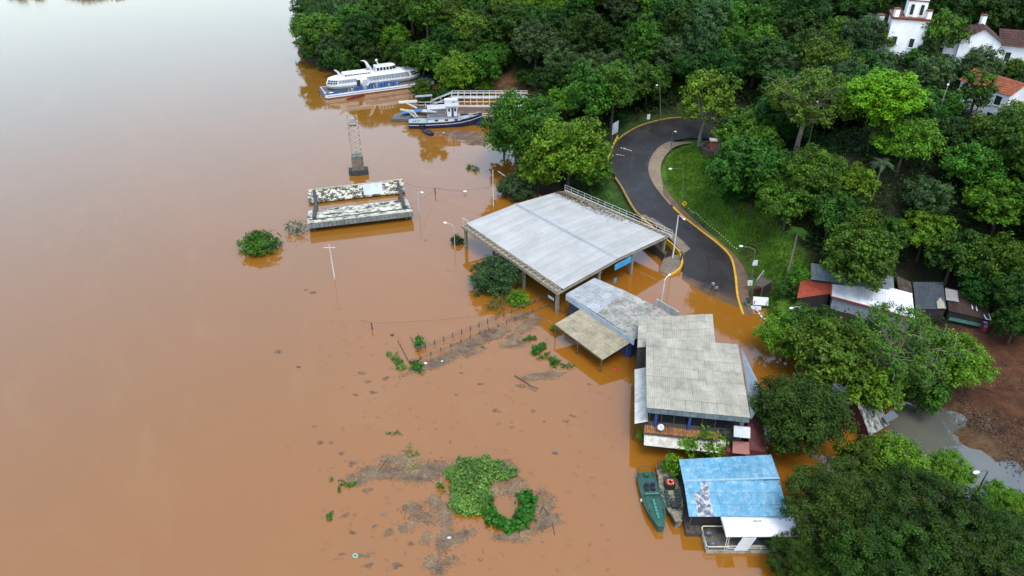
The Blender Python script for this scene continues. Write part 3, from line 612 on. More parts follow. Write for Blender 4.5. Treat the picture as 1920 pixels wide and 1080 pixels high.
m = MB(O); m.pbox(V(b0.x-.1, b0.y-.35, -.4), V(9.3, -.1, 0), V(.3, 7.9, 0), V(0, 0, .85)); m.build('pontoon', wood, bh)
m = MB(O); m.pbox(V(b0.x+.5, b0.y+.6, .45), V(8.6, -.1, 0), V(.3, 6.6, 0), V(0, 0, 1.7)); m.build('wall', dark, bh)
posts(bh, 'post', [(V(q.x, q.y, .4), V(q.x, q.y, q.z-.03)) for q in (p*.95+((b0+b1+b2+b3)/4)*.05 for p in (b0, b1, b2, b3, (b0+b1)/2))], wood, .12, O)
pk = MB(); pk.pbox((0, 0, 0), (.23, 0, 0), (0, .95, 0), (0, 0, .05)); pk = pk.mesh('deck_plank'); pk.materials.append(M('deck_plank', (.10, .08, .065), (.06, .05, .04), 3, rnd=.25))
for i in range(9): put('deck_plank', pk, bh, Matrix.Translation(V(b0.x-.05+i*.26, b0.y-.33, .452)-O))
# ------------------------------------------------------------------ tin sheds on the right bank
shed_red = M('red_tin', (.33, .062, .03), (.25, .045, .022), 1.5, c3=(.40, .12, .07), s3=4, l3=.6, rough=.55, rnd=.08)
whiteroof = M('white_tin', (.74, .78, .82), (.62, .67, .71), 1, .45, .75, c3=(.5, .5, .48), s3=4, l3=.64, h3=.78, rough=.45, rnd=.04)
grey_tin = M('grey_tin', (.20, .245, .265), (.14, .175, .19), 1.2, c3=(.28, .32, .33), s3=4, rough=.5, rnd=.08)
def shed(name, label, q, nu, nv, mat, ribs=4, wallmat=None, base=.9, inset=.25, extra=None):
    q = [Vector(p) for p in q]; O = V(q[0].x, q[0].y, 0); s = thing(name, label, 'shed', O)
    sheets(s, 'roof_sheet', q[0]-O, q[1]-q[0], q[3]-q[0], nu, nv, mat, ribs, .04)
    c = sum(q, V(0, 0, 0))/4; w_ = [p*(1-inset*.2)+c*inset*.2 for p in q]
    m = MB(O)
    zb = min(gz(p.x, p.y) for p in w_)-.5
    m.add([V(p.x, p.y, zb) for p in w_]+[V(p.x, p.y, p.z-.08) for p in w_], [(0, 1, 5, 4), (1, 2, 6, 5), (2, 3, 7, 6), (3, 0, 4, 7)])
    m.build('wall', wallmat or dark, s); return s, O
w4 = [P(1559, 555, 3.55), P(1715, 597, 3.55), P(1713, 556, 4.3), P(1560, 512, 4.3)]
s, O = shed('white_roof_shed', 'long shed with a clean white metal roof beside the red roof', w4, 12, 3, whiteroof, wallmat=M('shed_wall', (.36, .42, .47), (.28, .33, .38), 1.5, c3=(.15, .16, .16), s3=4))
m = MB(O); m.bar(w4[0]+V(-.05, -.06, -.1), w4[1]+V(-.05, -.06, -.1), .12, .2); m.bar(w4[0]+V(-.08, 0, .06), w4[3]+V(-.08, 0, .06), .2, .06); m.build('red_trim', shed_red, s)
shed('red_roof_shed', 'shed with a red corrugated roof at the end of the row', [P(1494, 560, 3.3), P(1557, 551, 3.5), P(1558, 512, 4.2), P(1502, 521, 4.1)], 7, 3, shed_red)
shed('grey_roof_shed', 'long narrow shed with a dull grey-blue tin roof behind the white one', [P(1520, 524, 4.3), P(1677, 545, 4.2), P(1679, 516, 4.75), P(1521, 494, 4.85)], 14, 2, grey_tin)
brownroof = M('rotten_roof', (.055, .042, .032), (.10, .08, .06), 2, c3=(.28, .25, .2), s3=4, l3=.64, h3=.7, rnd=.2)
shed('broken_roof_shed', 'small shed with a broken brown roof between the grey and dark sheds', [P(1684, 541, 3.7), P(1712, 554, 3.6), P(1699, 522, 4.2), P(1680, 517, 4.4)], 4, 2, brownroof)
tarp = M('dark_tarp', (.045, .058, .072), (.06, .075, .09), 2, c3=(.02, .022, .025), s3=1.2, l3=.6, h3=.62, rnd=.1)
s, O = shed('dark_tarp_shed', 'shed covered with dark blue-grey sheets and one pale patch', [P(1717, 580, 3.3), P(1775, 580, 3.3), P(1770, 539, 4.0), P(1712, 530, 4.1)], 6, 2, tarp)
m = MB(O); z = .12; m.slab([P(1756, 566, 3.55+z), P(1763, 558, 3.7+z), P(1770, 566, 3.62+z), P(1773, 578, 3.4+z), P(1758, 578, 3.4+z)], .04); m.build('pale_patch', M('pale_ply', (.36, .35, .27), (.28, .27, .2), 3), s)
rusty = M('rusty_tin', (.060, .034, .026), (.035, .022, .018), 1.8, c3=(.26, .24, .22), s3=5, l3=.66, h3=.7, rnd=.3, stretch=(1, .3, 1))
s, O = shed('rusty_shed', 'long dark shed with rusty patched corrugated sheets', [P(1779, 583, 3.2), P(1858, 602, 3.0), P(1838, 551, 3.9), P(1772, 539, 4.0)], 11, 2, rusty)
m = MB(O); m.slab([P(1774, 562, 3.75), P(1798, 566, 3.72), P(1795, 545, 4.08), P(1772, 540, 4.12)], .05); m.build('grey_patch_sheet', M('pale_tin', (.30, .30, .28), (.2, .2, .19), 3), s)
m = MB(O); 
for (x1, y1), (x2, y2) in (((1845, 590), (1849, 598)), ((1849, 598), (1858, 600)), ((1858, 600), (1854, 588)), ((1830, 572), (1832, 583)), ((1822, 572), (1824, 580))): m.bar(P(x1, y1, 3.55), P(x2, y2, 3.5), .12, .06)
m.build('loose_batten', white, s)
g = [P(1838, 613, 2.0), P(1778, 600, 2.0), P(1778, 587, 2.5), P(1845, 601, 2.5)]; O = V(g[0].x, g[0].y, 0); aw = thing('green_awning', 'dark green awning under the eave of the rusty shed', 'awning', O)
sheets(aw, 'awning_sheet', g[0]-O, g[1]-g[0], g[3]-g[0], 7, 1, M('green_tin', (.02, .10, .085), (.025, .13, .10), 2, rnd=.08), 3, .03)
m = MB(O)
for p in g[:2]: zb = gz(p.x, p.y)-.3; m.bar(V(p.x, p.y, zb), V(p.x, p.y, p.z), .08)
m.build('post', dkgrey, aw)
p = G(1841, 622); vm = thing('vending_stand', 'narrow red stand with a blue panel beside the green awning', 'stand', p)
m = MB(); m.box(-.28, .28, -.3, .3, -.2, 1.5); m.build('cabinet', M('cab_red', (.17, .02, .02)), vm); m = MB(); m.box(-.22, .22, -.32, -.3, .95, 1.3); m.box(-.22, .22, -.2, .2, 1.5, 1.53); m.build('blue_panel', M('cab_blue', (.08, .2, .5)), vm)
# shack standing in the water among the trees
k4 = [P(1631, 817, 2.0), P(1667, 797, 2.0), P(1640, 722, 2.9), P(1602, 745, 2.9)]
s, O = shed('slatted_shack', 'leaning shack with a silvery slatted roof at the water under the trees', k4, 7, 4, M('silver_slats', (.34, .36, .33), (.05, .05, .045), 3, .45, .55, rnd=.35, stretch=(1, .3, 1)), 3, wallmat=M('shack_wall', (.16, .03, .025), (.09, .02, .02), 2))
m = MB(O); d = V(0, 0, .25); m.slab([P(1661, 796, 2.0)+d, P(1684, 784, 1.9)+d, P(1672, 770, 2.3)+d, P(1655, 785, 2.35)+d], .05); m.build('dark_tin_sheet', M('tin_dark', (.09, .12, .14)), s)
# ------------------------------------------------------------------ white houses on the hill
lime = M('limewash', (.80, .82, .84), (.72, .75, .77), .8, .42, .7, c3=(.42, .43, .42), s3=2.2, l3=.64, h3=.76, rough=.9, spec=.1, tone=1.4)
tile_o = M('tile_orange', (.30, .092, .038), (.21, .06, .028), 2.5, c3=(.10, .04, .025), s3=5, l3=.58, rnd=.22, rough=.9)
tile_b = M('tile_brown', (.085, .038, .03), (.055, .026, .022), 2.5, c3=(.15, .09, .07), s3=5, l3=.62, rnd=.22, rough=.9)
trimr = M('brick_trim', (.19, .045, .026), (.13, .03, .02), 3)
gshut = M('shutter_green', (.012, .035, .028), rough=.5)
def quadbox(m, base, z0, z1): m.prism([(p.x, p.y) for p in base], z0, z1)
def tiles(t, A, U, W, nu, nv, mat):
    me = sheet_mesh('roof_tile', U/nu, W/nv, mat, 2, .07, 1.08, .06); r = random.Random(nu*7+nv)
    for i in range(nu):
        for j in range(nv):
            o = put('roof_tile', me, t); o.location = A+U*(i/nu)+W*(j/nv)+V(0, 0, r.uniform(-.015, .015)); o.rotation_euler = (r.uniform(-.02, .02), r.uniform(-.02, .02), 0)
def winbox(t, A, e, n, w_, h, sill=True):
    m = MB(); m.pbox(A-e*w_/2-n*.02, e*w_, n*.1, V(0, 0, h)); o = m.build('window', gshut, t)
    m = MB(); 
    for s_ in (-1, 1): m.pbox(A+e*(s_*(w_/2+.02)-.05)+n*.06, e*.1, n*.07, V(0, 0, h))
    m.pbox(A-e*(w_/2+.1)+n*.06+V(0, 0, -.12), e*(w_+.2), n*.12, V(0, 0, .12)); m.build('window_frame', lime, o)
# house with orange tiles
E_ = P(1895, 181, 19.6); W_ = P(1797, 150, 19.6); N_ = P(1945, 157, 19.6)
U = E_-W_; e = V(U.x, U.y, 0).normalized(); n = V(e.y, -e.x, 0); D = -n*5.2; O = V(W_.x, W_.y, 14.0)
hs1 = thing('orange_tiled_house', 'white two-storey house with an orange clay tile roof on the hill', 'house', O)
tiles(hs1, W_-O, U, D*.62+V(0, 0, 1.6), 22, 7, tile_o); tiles(hs1, E_+D*1.24-O, -U, -D*.62+V(0, 0, 1.6), 22, 7, tile_o)
m = MB(O); ins = e*.35-n*.35; Lw = U.length-.7
m.pbox(W_+ins+V(0, 0, -6.5), e*Lw, D*1.1, V(0, 0, 6.45))
for A in (W_+ins, W_+ins+e*Lw):
    m.add([A+V(0, 0, -.05), A+D*1.1+V(0, 0, -.05), A+D*.55+V(0, 0, 1.35)], [(0, 1, 2), (2, 1, 0)])
m.build('wall', lime, hs1)
m = MB(O); m.pbox(W_+ins+n*.05+V(0, 0, -6.5), e*Lw, n*.06, V(0, 0, 1.7)); m.build('brick_base', trimr, hs1)
for x, z in ((1.1, -2.0), (7.4, -2.1), (1.5, -4.9), (6.9, -5.1)): winbox(hs1, W_+ins+e*x+n*.02+V(0, 0, z)-O, e, n, 1.2, 1.5)
# gabled house behind it
GA = P(1786, 118, 18.0); O = V(GA.x, GA.y, 16)
hs2 = thing('gabled_house', 'white house with a tall gable wall and dark brown tile roof', 'house', O)
e = V(.93, -.36, 0); n = V(-.36, -.93, 0); Lg = 7.0; dp = -n*16
A0, A1 = V(GA.x, GA.y, 22.4)+e*.2, V(GA.x, GA.y, 22.4)+e*Lg
rdir = e*14
m = MB(O); Gm = (A0+A1)/2+V(0, 0, 2.2)
m.pbox(V(A0.x, A0.y, 15), e*(Lg-.2), dp*.4, V(0, 0, 7.4)); m.add([A0, A1, Gm, A0+dp*.4, A1+dp*.4, Gm+dp*.4], [(0, 1, 2), (5, 4, 3)])
B0 = A1-n*2.5; m.pbox(V(B0.x, B0.y, 15), rdir, dp*.4, V(0, 0, 6.6)); m.build('wall', lime, hs2)
tiles(hs2, A0-e*.45+n*.4+V(0, 0, -.25)-O, dp*.4, (Gm-A0)+e*.45+V(0, 0, .35), 9, 6, tile_b); tiles(hs2, A1+e*.45+dp*.4+V(0, 0, -.25)-O, -dp*.4-n*-.4, (Gm-A1)-e*.45+V(0, 0, .35), 9, 6, tile_b)
C0 = V(B0.x, B0.y, 21.5)+n*.5; tiles(hs2, C0-O, rdir, dp*.25+V(0, 0, 2.2), 26, 7, tile_b); tiles(hs2, C0+rdir+dp*.5-O, -rdir, -dp*.25+V(0, 0, 2.2), 26, 7, tile_b)
winbox(hs2, A0+e*2.6+n*.03+V(0, 0, -3.6)-O, e, n, 1.1, 2.0)
for x, h in ((2.2, 1.7), (6.6, .9), (10, 1.5)): winbox(hs2, B0+e*x+n*.03+V(0, 0, 18.6 if h > 1 else 19.2)-V(0, 0, B0.z)-O, e, n, 1.0, h)
def chimney(t, p, O, h=1.7, w_=.8):
    m = MB(); m.pbox(p-O-V(w_/2, w_/2, .8), (w_, 0, 0), (0, w_, 0), V(0, 0, h+.8)); o = m.build('chimney', lime, t)
    m = MB(); m.pbox(p-O-V(w_/2+.1, w_/2+.1, -h), (w_+.2, 0, 0), (0, w_+.2, 0), V(0, 0, .18)); m.build('chimney_cap', trimr, o)
chimney(hs2, Gm+dp*.3+V(0, 0, -.3), O, 1.8); chimney(hs2, C0+rdir*.55+dp*.25+V(0, 0, 2.0), O, 1.6)
# tower house
T = P(1690, 88, 20); O = V(T.x, T.y, 18)
hs3 = thing('tower_house', 'large white house with a square tower, red tile ledge and chimneys', 'house', O)
e = V(.86, .5, 0); n = V(.5, -.86, 0); m = MB(O)
c0 = P(1674, 34, 25.5); c0z = V(c0.x, c0.y, 0)
e = V(.94, -.33, 0); n = V(-.33, -.94, 0)
m.pbox(V(c0.x, c0.y, 16), e*6.4, -n*6, V(0, 0, 9.4)); m.pbox(V(c0.x, c0.y, 16)-e*7.0-n*1.0, e*7.0, -n*5, V(0, 0, 6.2)); m.pbox(V(c0.x, c0.y, 16)+e*6.4-n*1.5, e*8.0, -n*5, V(0, 0, 7.0)); m.build('wall', lime, hs3)
m = MB(O); m.pbox(V(c0.x, c0.y, 25.4)-e*.3+n*.3, e*7.0, -n*6.6, V(0, 0, .35)); m.pbox(V(c0.x, c0.y, 16)-e*7.05-n*.95, e*7.0, n*.06, V(0, 0, 2.6)); m.build('red_ledge', trimr, hs3)
t0 = V(c0.x, c0.y, 25.75)+e*2.2-n*1.0; m = MB(O); m.pbox(t0, e*3.4, -n*3.4, V(0, 0, 4.6)); m.build('tower', lime, hs3)
m = MB(O); m.pbox(t0-e*.15+n*.15+V(0, 0, 2.9), e*3.7, -n*3.7, V(0, 0, .18)); m.build('tower_cornice', trimr, hs3)
for k in (.85, 2.55): winbox(hs3, t0+e*k+n*.02+V(0, 0, .4)-O, e, n, .7, 1.9)
winbox(hs3, t0+e*3.42-n*1.7+V(0, 0, .4)-O, -n, e, .7, 1.9)
tiles(hs3, V(c0.x, c0.y, 22.1)-e*7.3-n*.6-O, e*7.2, -n*2.8+V(0, 0, 1.6), 12, 5, tile_b); tiles(hs3, V(c0.x, c0.y, 22.1)-n*6.2-O, -e*7.2, n*2.8+V(0, 0, 1.6), 12, 5, tile_b)
tiles(hs3, V(c0.x, c0.y, 22.9)+e*6.5-n*1.2-O, e*8.2, -n*2.8+V(0, 0, 1.5), 13, 5, tile_b); tiles(hs3, V(c0.x, c0.y, 22.9)+e*14.7-n*6.8-O, -e*8.2, n*2.8+V(0, 0, 1.5), 13, 5, tile_b)
chimney(hs3, V(c0.x, c0.y, 25.75)+e*.5-n*.5, O, 1.4); chimney(hs3, V(c0.x, c0.y, 25.75)+e*6.1-n*.6, O, 1.4); chimney(hs3, V(c0.x, c0.y, 23.4)-e*1.8-n*3, O, 1.9, 1.0)
for x, z in ((1.3, 20.6), (4.4, 20.4), (1.3, 17.4), (4.4, 17.2)): winbox(hs3, V(c0.x, c0.y, z)+e*x+n*.02-O, e, n, .9, 1.6)
for x in (-5.6, -2.6): winbox(hs3, V(c0.x, c0.y, 18.9)+e*x-n*.98-O, e, n, .9, 1.5)
winbox(hs3, V(c0.x, c0.y, 18.9)+e*10-n*1.48-O, e, n, .9, 1.6)

# dead leaves gathered along the tree side of the hall roof
rg0 = np.random.default_rng(5); n = 1500; u = rg0.beta(1.1, 2.2, n)*.75; v = np.abs(rg0.normal(0, .10, n))
pts = np.array([tuple((B_+(RR_-B_)*float(a_))+(ML-B_+(MF-RR_-ML+B_)*float(a_))*(.10+float(c_)*.8)+V(0, 0, .22)) for a_, c_ in zip(u, v)]); l = rg0.uniform(.08, .26, n)[:, None]; a_ = rg0.uniform(0, 6.28, n)
uu = np.column_stack([np.cos(a_), np.sin(a_), rg0.normal(0, .1, n)])*l/2; vv = np.column_stack([-np.sin(a_), np.cos(a_), rg0.normal(0, .1, n)])*l/3; o0 = pts.mean(0)
co = np.stack([pts+uu, pts+vv, pts-uu, pts-vv], 1).reshape(-1, 3)-o0
o = bpy.data.objects.new('leaf_litter', npmesh('leaf_litter', co, np.arange(len(co)).reshape(-1, 4), LEAF('dead_leaf', (.03, .02, .012), (.07, .05, .03), .01, .1, trans=0, rough=.9), False)); COL.objects.link(o); o.location = o0; tag(o, 'dead brown leaves gathered along the tree side of the hall roof', 'leaf litter', kind='stuff')
# ------------------------------------------------------------------ boats
navy = M('navy_paint', (.010, .016, .055), (.016, .026, .08), 2, rough=.4, c3=(.05, .055, .07), s3=6, l3=.64)
boatwhite = M('boat_white', (.74, .77, .80), (.66, .69, .72), 1.4, c3=(.45, .44, .42), s3=5, l3=.66, h3=.78, rough=.35)
boatgrey = M('boat_grey', (.30, .33, .36), (.24, .27, .30), 2, rough=.5)
bargeblue = M('barge_blue', (.035, .14, .34), (.03, .10, .25), 1.5, c3=(.15, .2, .26), s3=5, l3=.62, rough=.5)
redlead = M('red_lead', (.17, .03, .03), (.12, .025, .022), 2, rough=.6)
deckb = M('barge_deck', (.13, .12, .12), (.09, .075, .07), 2, c3=(.2, .17, .15), s3=5)
rubber = M('rubber', (.012, .012, .013), rough=.7)
def root(name, label, cat, A, B, group=None, z=0):
    A, B = Vector(A), Vector(B); d = B-A; return thing(name, label, cat, V(A.x, A.y, z), math.atan2(d.y, d.x), group)
def hullsec(x, w, zb, zt, flare=.85, yc=0):
    return [V(x, yc-w, zt), V(x, yc-w*flare, (zb+zt)/2), V(x, yc-w*.55*flare, zb), V(x, yc+w*.55*flare, zb), V(x, yc+w*flare, (zb+zt)/2), V(x, yc+w, zt)]
# pontoon under the passenger boat
A = P(611, 187, 0); B = A+V(math.cos(R_(24)), math.sin(R_(24)), 0)
bg_ = root('pontoon_barge', 'blue and white pontoon barge with red waterline carrying the passenger boat', 'barge', A, B)
Lb, Wb = 27.5, 7.4
m = MB(); m.prism([(0, .5), (.6, 0), (Lb, 0), (Lb, Wb), (.6, Wb), (0, Wb-.5)], .28, .95); m.build('hull', boatwhite, bg_)
m = MB(); m.prism([(.03, .55), (.63, .04), (Lb-.04, .04), (Lb-.04, Wb-.04), (.63, Wb-.04), (.03, Wb-.55)], -.8, .28); m.build('red_waterline', redlead, bg_)
m = MB(); m.box(.5, Lb-.3, .35, Wb-.35, .95, 1.0); m.build('deck', deckb, bg_)
m = MB(); m.pbox((-.06, .5, .5), (.0, Wb-1, 0), (.08, 0, 0), (0, 0, .9)); m.box(.05, 4.2, .3, .45, 1.0, 1.35); m.box(.6, Lb, -.03, .0, .62, .72); m.box(Lb-3, Lb-.2, .3, Wb-.3, 1.0, 1.5); m.build('blue_bulwark', bargeblue, bg_)
r = random.Random(4); bm_ = None
for i in range(16):
    x = 6.5+i*.78; m = MB(); m.box(x, x+.62, .75+r.uniform(0, .3), 1.45, 1.0, 1.45+r.uniform(0, .75)); 
    m.build('blue_chair', M('blue_gear', (.03, .13, .42), (.02, .08, .25), 3) if i % 4 else boatgrey, bg_)
m = MB(); m.box(1.8, 5.4, .9, 1.5, 1.0, 1.5); m.build('blue_locker', M('locker_blue', (.025, .075, .17), (.05, .09, .16), 4), bg_)
m = MB(); m.ball((1.6, .65, 1.2), .55, 10, 5, (1.2, .6, .5)); m.build('white_float', boatwhite, bg_)
pm = MB(); pm.tube([(0, 0, .95), (0, 0, 2.0)], .05, 5); pm = pm.mesh('stanchion'); pm.materials.append(white)
for x in (.3, 5.8, 12.1, 18, 24): put('stanchion', pm, bg_, Matrix.Translation((x, .25, 0)))
# passenger hydrofoil
hy = root('passenger_boat', 'long white passenger boat with rounded window ends and a wheelhouse, moored by the wood', 'passenger boat', A, B, z=.0)
LH, WH, X0, YC = 24.0, 2.35, 1.3, 4.1
def plan(s, z, push=0, x0=0, x1=LH, wh=WH, en=4.2):
    """Outline point: s in 0..1 runs along the near side from stern to bow, 1..2 back along the far side."""
    half = wh-max(0, z-2.6)*.30+push; side = -1 if s <= 1 else 1; s = s if s <= 1 else 2-s
    xx = x0+(x1-x0)*s; e0, e1 = min(1, (xx-x0)/en), min(1, (x1-xx)/en)
    k = math.sqrt(max(0, 1-(1-e0)**2))*math.sqrt(max(0, 1-(1-e1)**2))
    tap = max(0, z-2.6)*.5
    xx = x0+tap+(x1-x0-2*tap)*s
    return V(X0+xx+(push if s > .95 else -push if s < .05 else 0), YC+side*half*k, z)
def ssp(n):
    q = [.5-.5*math.cos(math.pi*i/n) for i in range(n+1)]; return q+[1+v for v in q[1:-1]]
SS = ssp(20)
def ring(z, **k): return [plan(s, z, **k) for s in SS]
m = MB(); m.loft([ring(1.05, wh=1.5, x0=1.2, x1=LH-1.6), ring(1.5, wh=2.0, x0=.4, x1=LH-.5), ring(2.1), ring(2.62)]); m.build('hull', boatwhite, hy, smooth=False)
m = MB(); m.loft([ring(2.62), ring(3.6)], cap=False); m.build('cabin_wall', boatwhite, hy)
m = MB(); m.loft([ring(3.6, push=.06), ring(3.72, push=.05), ring(4.0, wh=2.0, x0=.6, x1=LH-.6), ring(4.15, wh=1.2, x0=1.6, x1=LH-1.8)]); m.build('roof', boatwhite, hy, smooth=False)
def band(name, sa, sb, z0, z1, mat, push, n=1, gap=.0, lab=None):
    for i in range(n):
        a_, b_ = sa+(sb-sa)*(i+gap)/n, sa+(sb-sa)*(i+1-gap)/n; m = MB(); k = 3
        pts = [plan(a_+(b_-a_)*j/k, z, push=push) for z in (z0, z1) for j in range(k+1)]
        m.add(pts, [(j, j+1, k+2+j, k+1+j) for j in range(k)]); m.build(name, mat, hy)
hg = M('grey_glass', (.20, .23, .26), (.15, .175, .20), 1.5, rough=.25, spec=.5)
band('side_window', .10, .29, 2.8, 3.5, hg, .03, 6, .03); band('side_window', .40, .86, 2.75, 3.56, hg, .03, 9, .008)
for sgn in (0, 1):
    pass
for a_, b_ in ((.004, .095), (.88, .996)):
    band('end_window', a_, b_, 2.66, 3.05, glass, .035, 4, .06); band('end_window', a_, b_, 3.15, 3.52, glass, .035, 4, .06)
    band('end_window', 2-b_, 2-a_, 2.7, 3.5, glass, .035, 4, .08)
m = MB(); 
for i in range(14):
    a_, b_ = .40+i*.033, .40+i*.033+.022; pts = [plan(s, z, push=.04) for z in (2.62, 2.74) for s in (a_, b_)]; m.add(pts, [(0, 1, 3, 2)])
m.build('lower_window_row', glass, hy)
m = MB(); m.loft([[V(X0+x, YC+y, z) for x, y in ((4.2, -1.25), (11.0, -1.35), (11.0, 1.35), (4.2, 1.25))] for z in (4.0, 4.55)]+[[V(X0+x, YC+y, 4.7) for x, y in ((4.5, -1.0), (10.8, -1.1), (10.8, 1.1), (4.5, 1.0))]]); m.build('upper_deck_house', boatwhite, hy)
m = MB()
for i in range(9): m.pbox((X0+4.6+i*.7, YC-1.36-.01*i/9, 4.15), (.5, 0, 0), (0, .03, 0), (0, 0, .22))
m.build('deck_window_row', glass, hy)
# wheelhouse with its windows
wx0, wx1 = 12.2, 17.6
wh_ = [(wx0, -1.35), (wx1-1.1, -1.35), (wx1, -.8), (wx1, .8), (wx1-1.1, 1.35), (wx0, 1.35)]
def wring(z, k=1.0, dx=0): return [V(X0+(wx0+wx1)/2+(x-(wx0+wx1)/2)*k+dx, YC+y*k, z) for x, y in wh_]
m = MB(); m.loft([wring(4.0, 1.04), wring(4.5, 1.0), wring(5.25, .9), wring(5.32, .96), wring(5.45, .85)]); wo = m.build('wheelhouse', boatwhite, hy)
for i in range(5):
    xa = wx0+.35+i*.82; m = MB(); ya = -1.352*.985
    m.add([V(X0+xa, YC-1.36, 4.52), V(X0+xa+.62, YC-1.36, 4.52), V(X0+xa+.60, YC-1.24, 5.18), V(X0+xa+.02, YC-1.24, 5.18)], [(0, 1, 2, 3)]); m.build('wheelhouse_window', glass, wo)
for i in range(2):
    m = MB(); a_, b_ = wring(4.55, 1.004), wring(5.15, .92); p, q = a_[1+i], a_[2+i]; p2, q2 = b_[1+i], b_[2+i]; m.add([p*.9+q*.1, p*.1+q*.9, p2*.1+q2*.9, p2*.9+q2*.1], [(0, 1, 2, 3)]); m.build('wheelhouse_window', glass, wo)
m = MB(); m.loft([[V(X0+x, YC+y, z) for x, y in ((x_, -w2), (x_+l_, -w2), (x_+l_, w2), (x_, w2))] for x_, l_, w2, z in ((10.9, 1.1, .35, 4.0), (10.4, .8, .25, 5.6), (9.9, .6, .16, 6.8), (9.0, .9, .1, 7.1))]); m.build('mast_fin', boatwhite, hy)
m = MB(); m.tube([(X0+13.6, YC+.4, 5.3), (X0+13.1, YC+.4, 6.3)], [.22, .12], 6); m.ball((X0+13.1, YC+.4, 6.6), .36, 8, 5); m.build('radar', boatwhite, hy)
m = MB(); m.loft([[V(X0+x_, YC+y, z) for y in (-.12, .12)]+[V(X0+x_+l_, YC+y, z) for y in (.12, -.12)] for x_, l_, z in ((3.3, .9, 4.0), (2.9, .6, 5.0), (2.3, .5, 5.6))]); m.build('stern_fin', boatwhite, hy)
m = MB()
for x, y in ((10.2, -.6), (10.9, .2)): m.box(X0+x, X0+x+.7, YC+y, YC+y+.6, 4.6, 5.3)
m.build('vent_box', boatgrey, hy)
m = MB(); m.pbox((X0+8.8, YC-3.0, 1.0), (2.1, 1.1, 2.6), (.3, -.1, 0), (0, .9, 0)); m.pbox((X0+8.0, YC-2.6, 1.1), (1.5, .1, 0), (0, .3, 0), (.6, 0, 2.0)); m.build('gangway_stair', M('stair_white', (.52, .56, .6), (.4, .44, .48), 3), hy)
m = MB(); m.box(X0+7.0, X0+7.9, YC-2.42, YC-2.3, 1.6, 3.2); m.build('door', dark, hy)
# red canoe
def openboat(name, label, cat, A, B, w_, h, mat, inner, taper=.35, group=None, sq=.5, z=-.12):
    A, B = Vector(A), Vector(B); L = (B-A).length; t = root(name, label, cat, A, B, group, z)
    out = []; inn = []
    for i in range(9):
        k = i/8; ww = w_/2*(sq+(1-sq)*min(1, k*3))*(1-(1-taper)*max(0, (k-.55)/.45)**1.6); out.append(hullsec(L*k, ww, 0, h*(1+.25*k*k))); inn.append([V(L*(.04+.92*k), -ww*.82, h*.98*(1+.25*k*k)), V(L*(.04+.92*k), -ww*.7, h*.35), V(L*(.04+.92*k), ww*.7, h*.35), V(L*(.04+.92*k), ww*.82, h*.98*(1+.25*k*k))])
    m = MB(); m.loft(out, cap=False, closed=False); m.add(out[0], [(0, 1, 2, 3, 4, 5)]); m.add(out[-1], [(5, 4, 3, 2, 1, 0)])
    for i in range(8):          # gunwale
        for a_, b_ in ((0, 0), (5, 3)): m.add([out[i][a_], out[i+1][a_], inn[i+1][b_], inn[i][b_]], [(0, 1, 2, 3)])
    m.add([out[0][0], inn[0][0], inn[0][3], out[0][5]], [(0, 1, 2, 3)]); m.add([out[-1][0], inn[-1][0], inn[-1][3], out[-1][5]], [(3, 2, 1, 0)])
    m.build('hull', mat, t)
    m = MB(); m.loft(inn, cap=False, closed=False); m.add(inn[0], [(3, 2, 1, 0)]); m.add(inn[-1], [(0, 1, 2, 3)]); m.build('inner_floor', inner, t)
    return t, L
t, L = openboat('canoe', 'small red canoe lying along the white side of the pontoon barge', 'canoe', P(650, 188, 0), P(684, 179, 0), .9, .5, M('canoe_red', (.26, .04, .04), (.18, .03, .03), 3), redlead, .2, sq=.2)
for k in (.3, .55, .75):
    m = MB(); m.box(L*k, L*k+.2, -.36, .36, .32, .4); m.build('thwart', redlead, t)
# ferry
fx0, fx1, fy0, fy1 = -27.2, 3.5, 159.8, 168.6
fe = thing('car_ferry', 'flat car ferry with a brown deck, yellow lane dashes and white truss rails', 'ferry', (fx0, fy0, 0))
Lf, Wf = fx1-fx0, fy1-fy0
ferrydeck = M('ferry_deck', (.095, .058, .045), (.125, .08, .065), .8, .35, .65, c3=(.16, .13, .115), s3=3, l3=.58, h3=.7, rough=.6)
m = MB(); m.prism([(4.5, .4), (6.5, 0), (Lf, 0), (Lf, Wf), (5.5, Wf), (4.5, Wf-.6)], -.8, .92); m.build('hull', M('ferry_hull', (.02, .028, .05), (.035, .04, .055), 2), fe)
m = MB(); m.box(5.4, Lf-.2, .25, Wf-.25, .92, .96); m.build('deck', ferrydeck, fe)
m = MB(); m.prism([(0, 1.6), (5.2, .5), (5.2, Wf-2.6), (.5, Wf-4.0)], .1, lambda p: .55+p[0]*.07); m.build('bow_ramp', M('ramp_steel', (.10, .10, .105), (.15, .145, .14), 2, c3=(.07, .05, .04), s3=5), fe)
ym = M('lane_yellow', (.50, .33, .04), (.38, .25, .05), 4, rough=.6); dm = MB(); dm.box(0, 1.5, -.07, .07, 0, .012); dm = dm.mesh('lane_dash'); dm.materials.append(ym)
for y in (1.6, 3.1, 4.7):
    for i in range(10): put('lane_dash', dm, fe, Matrix.Translation((7.0+i*2.55, y, .965)))
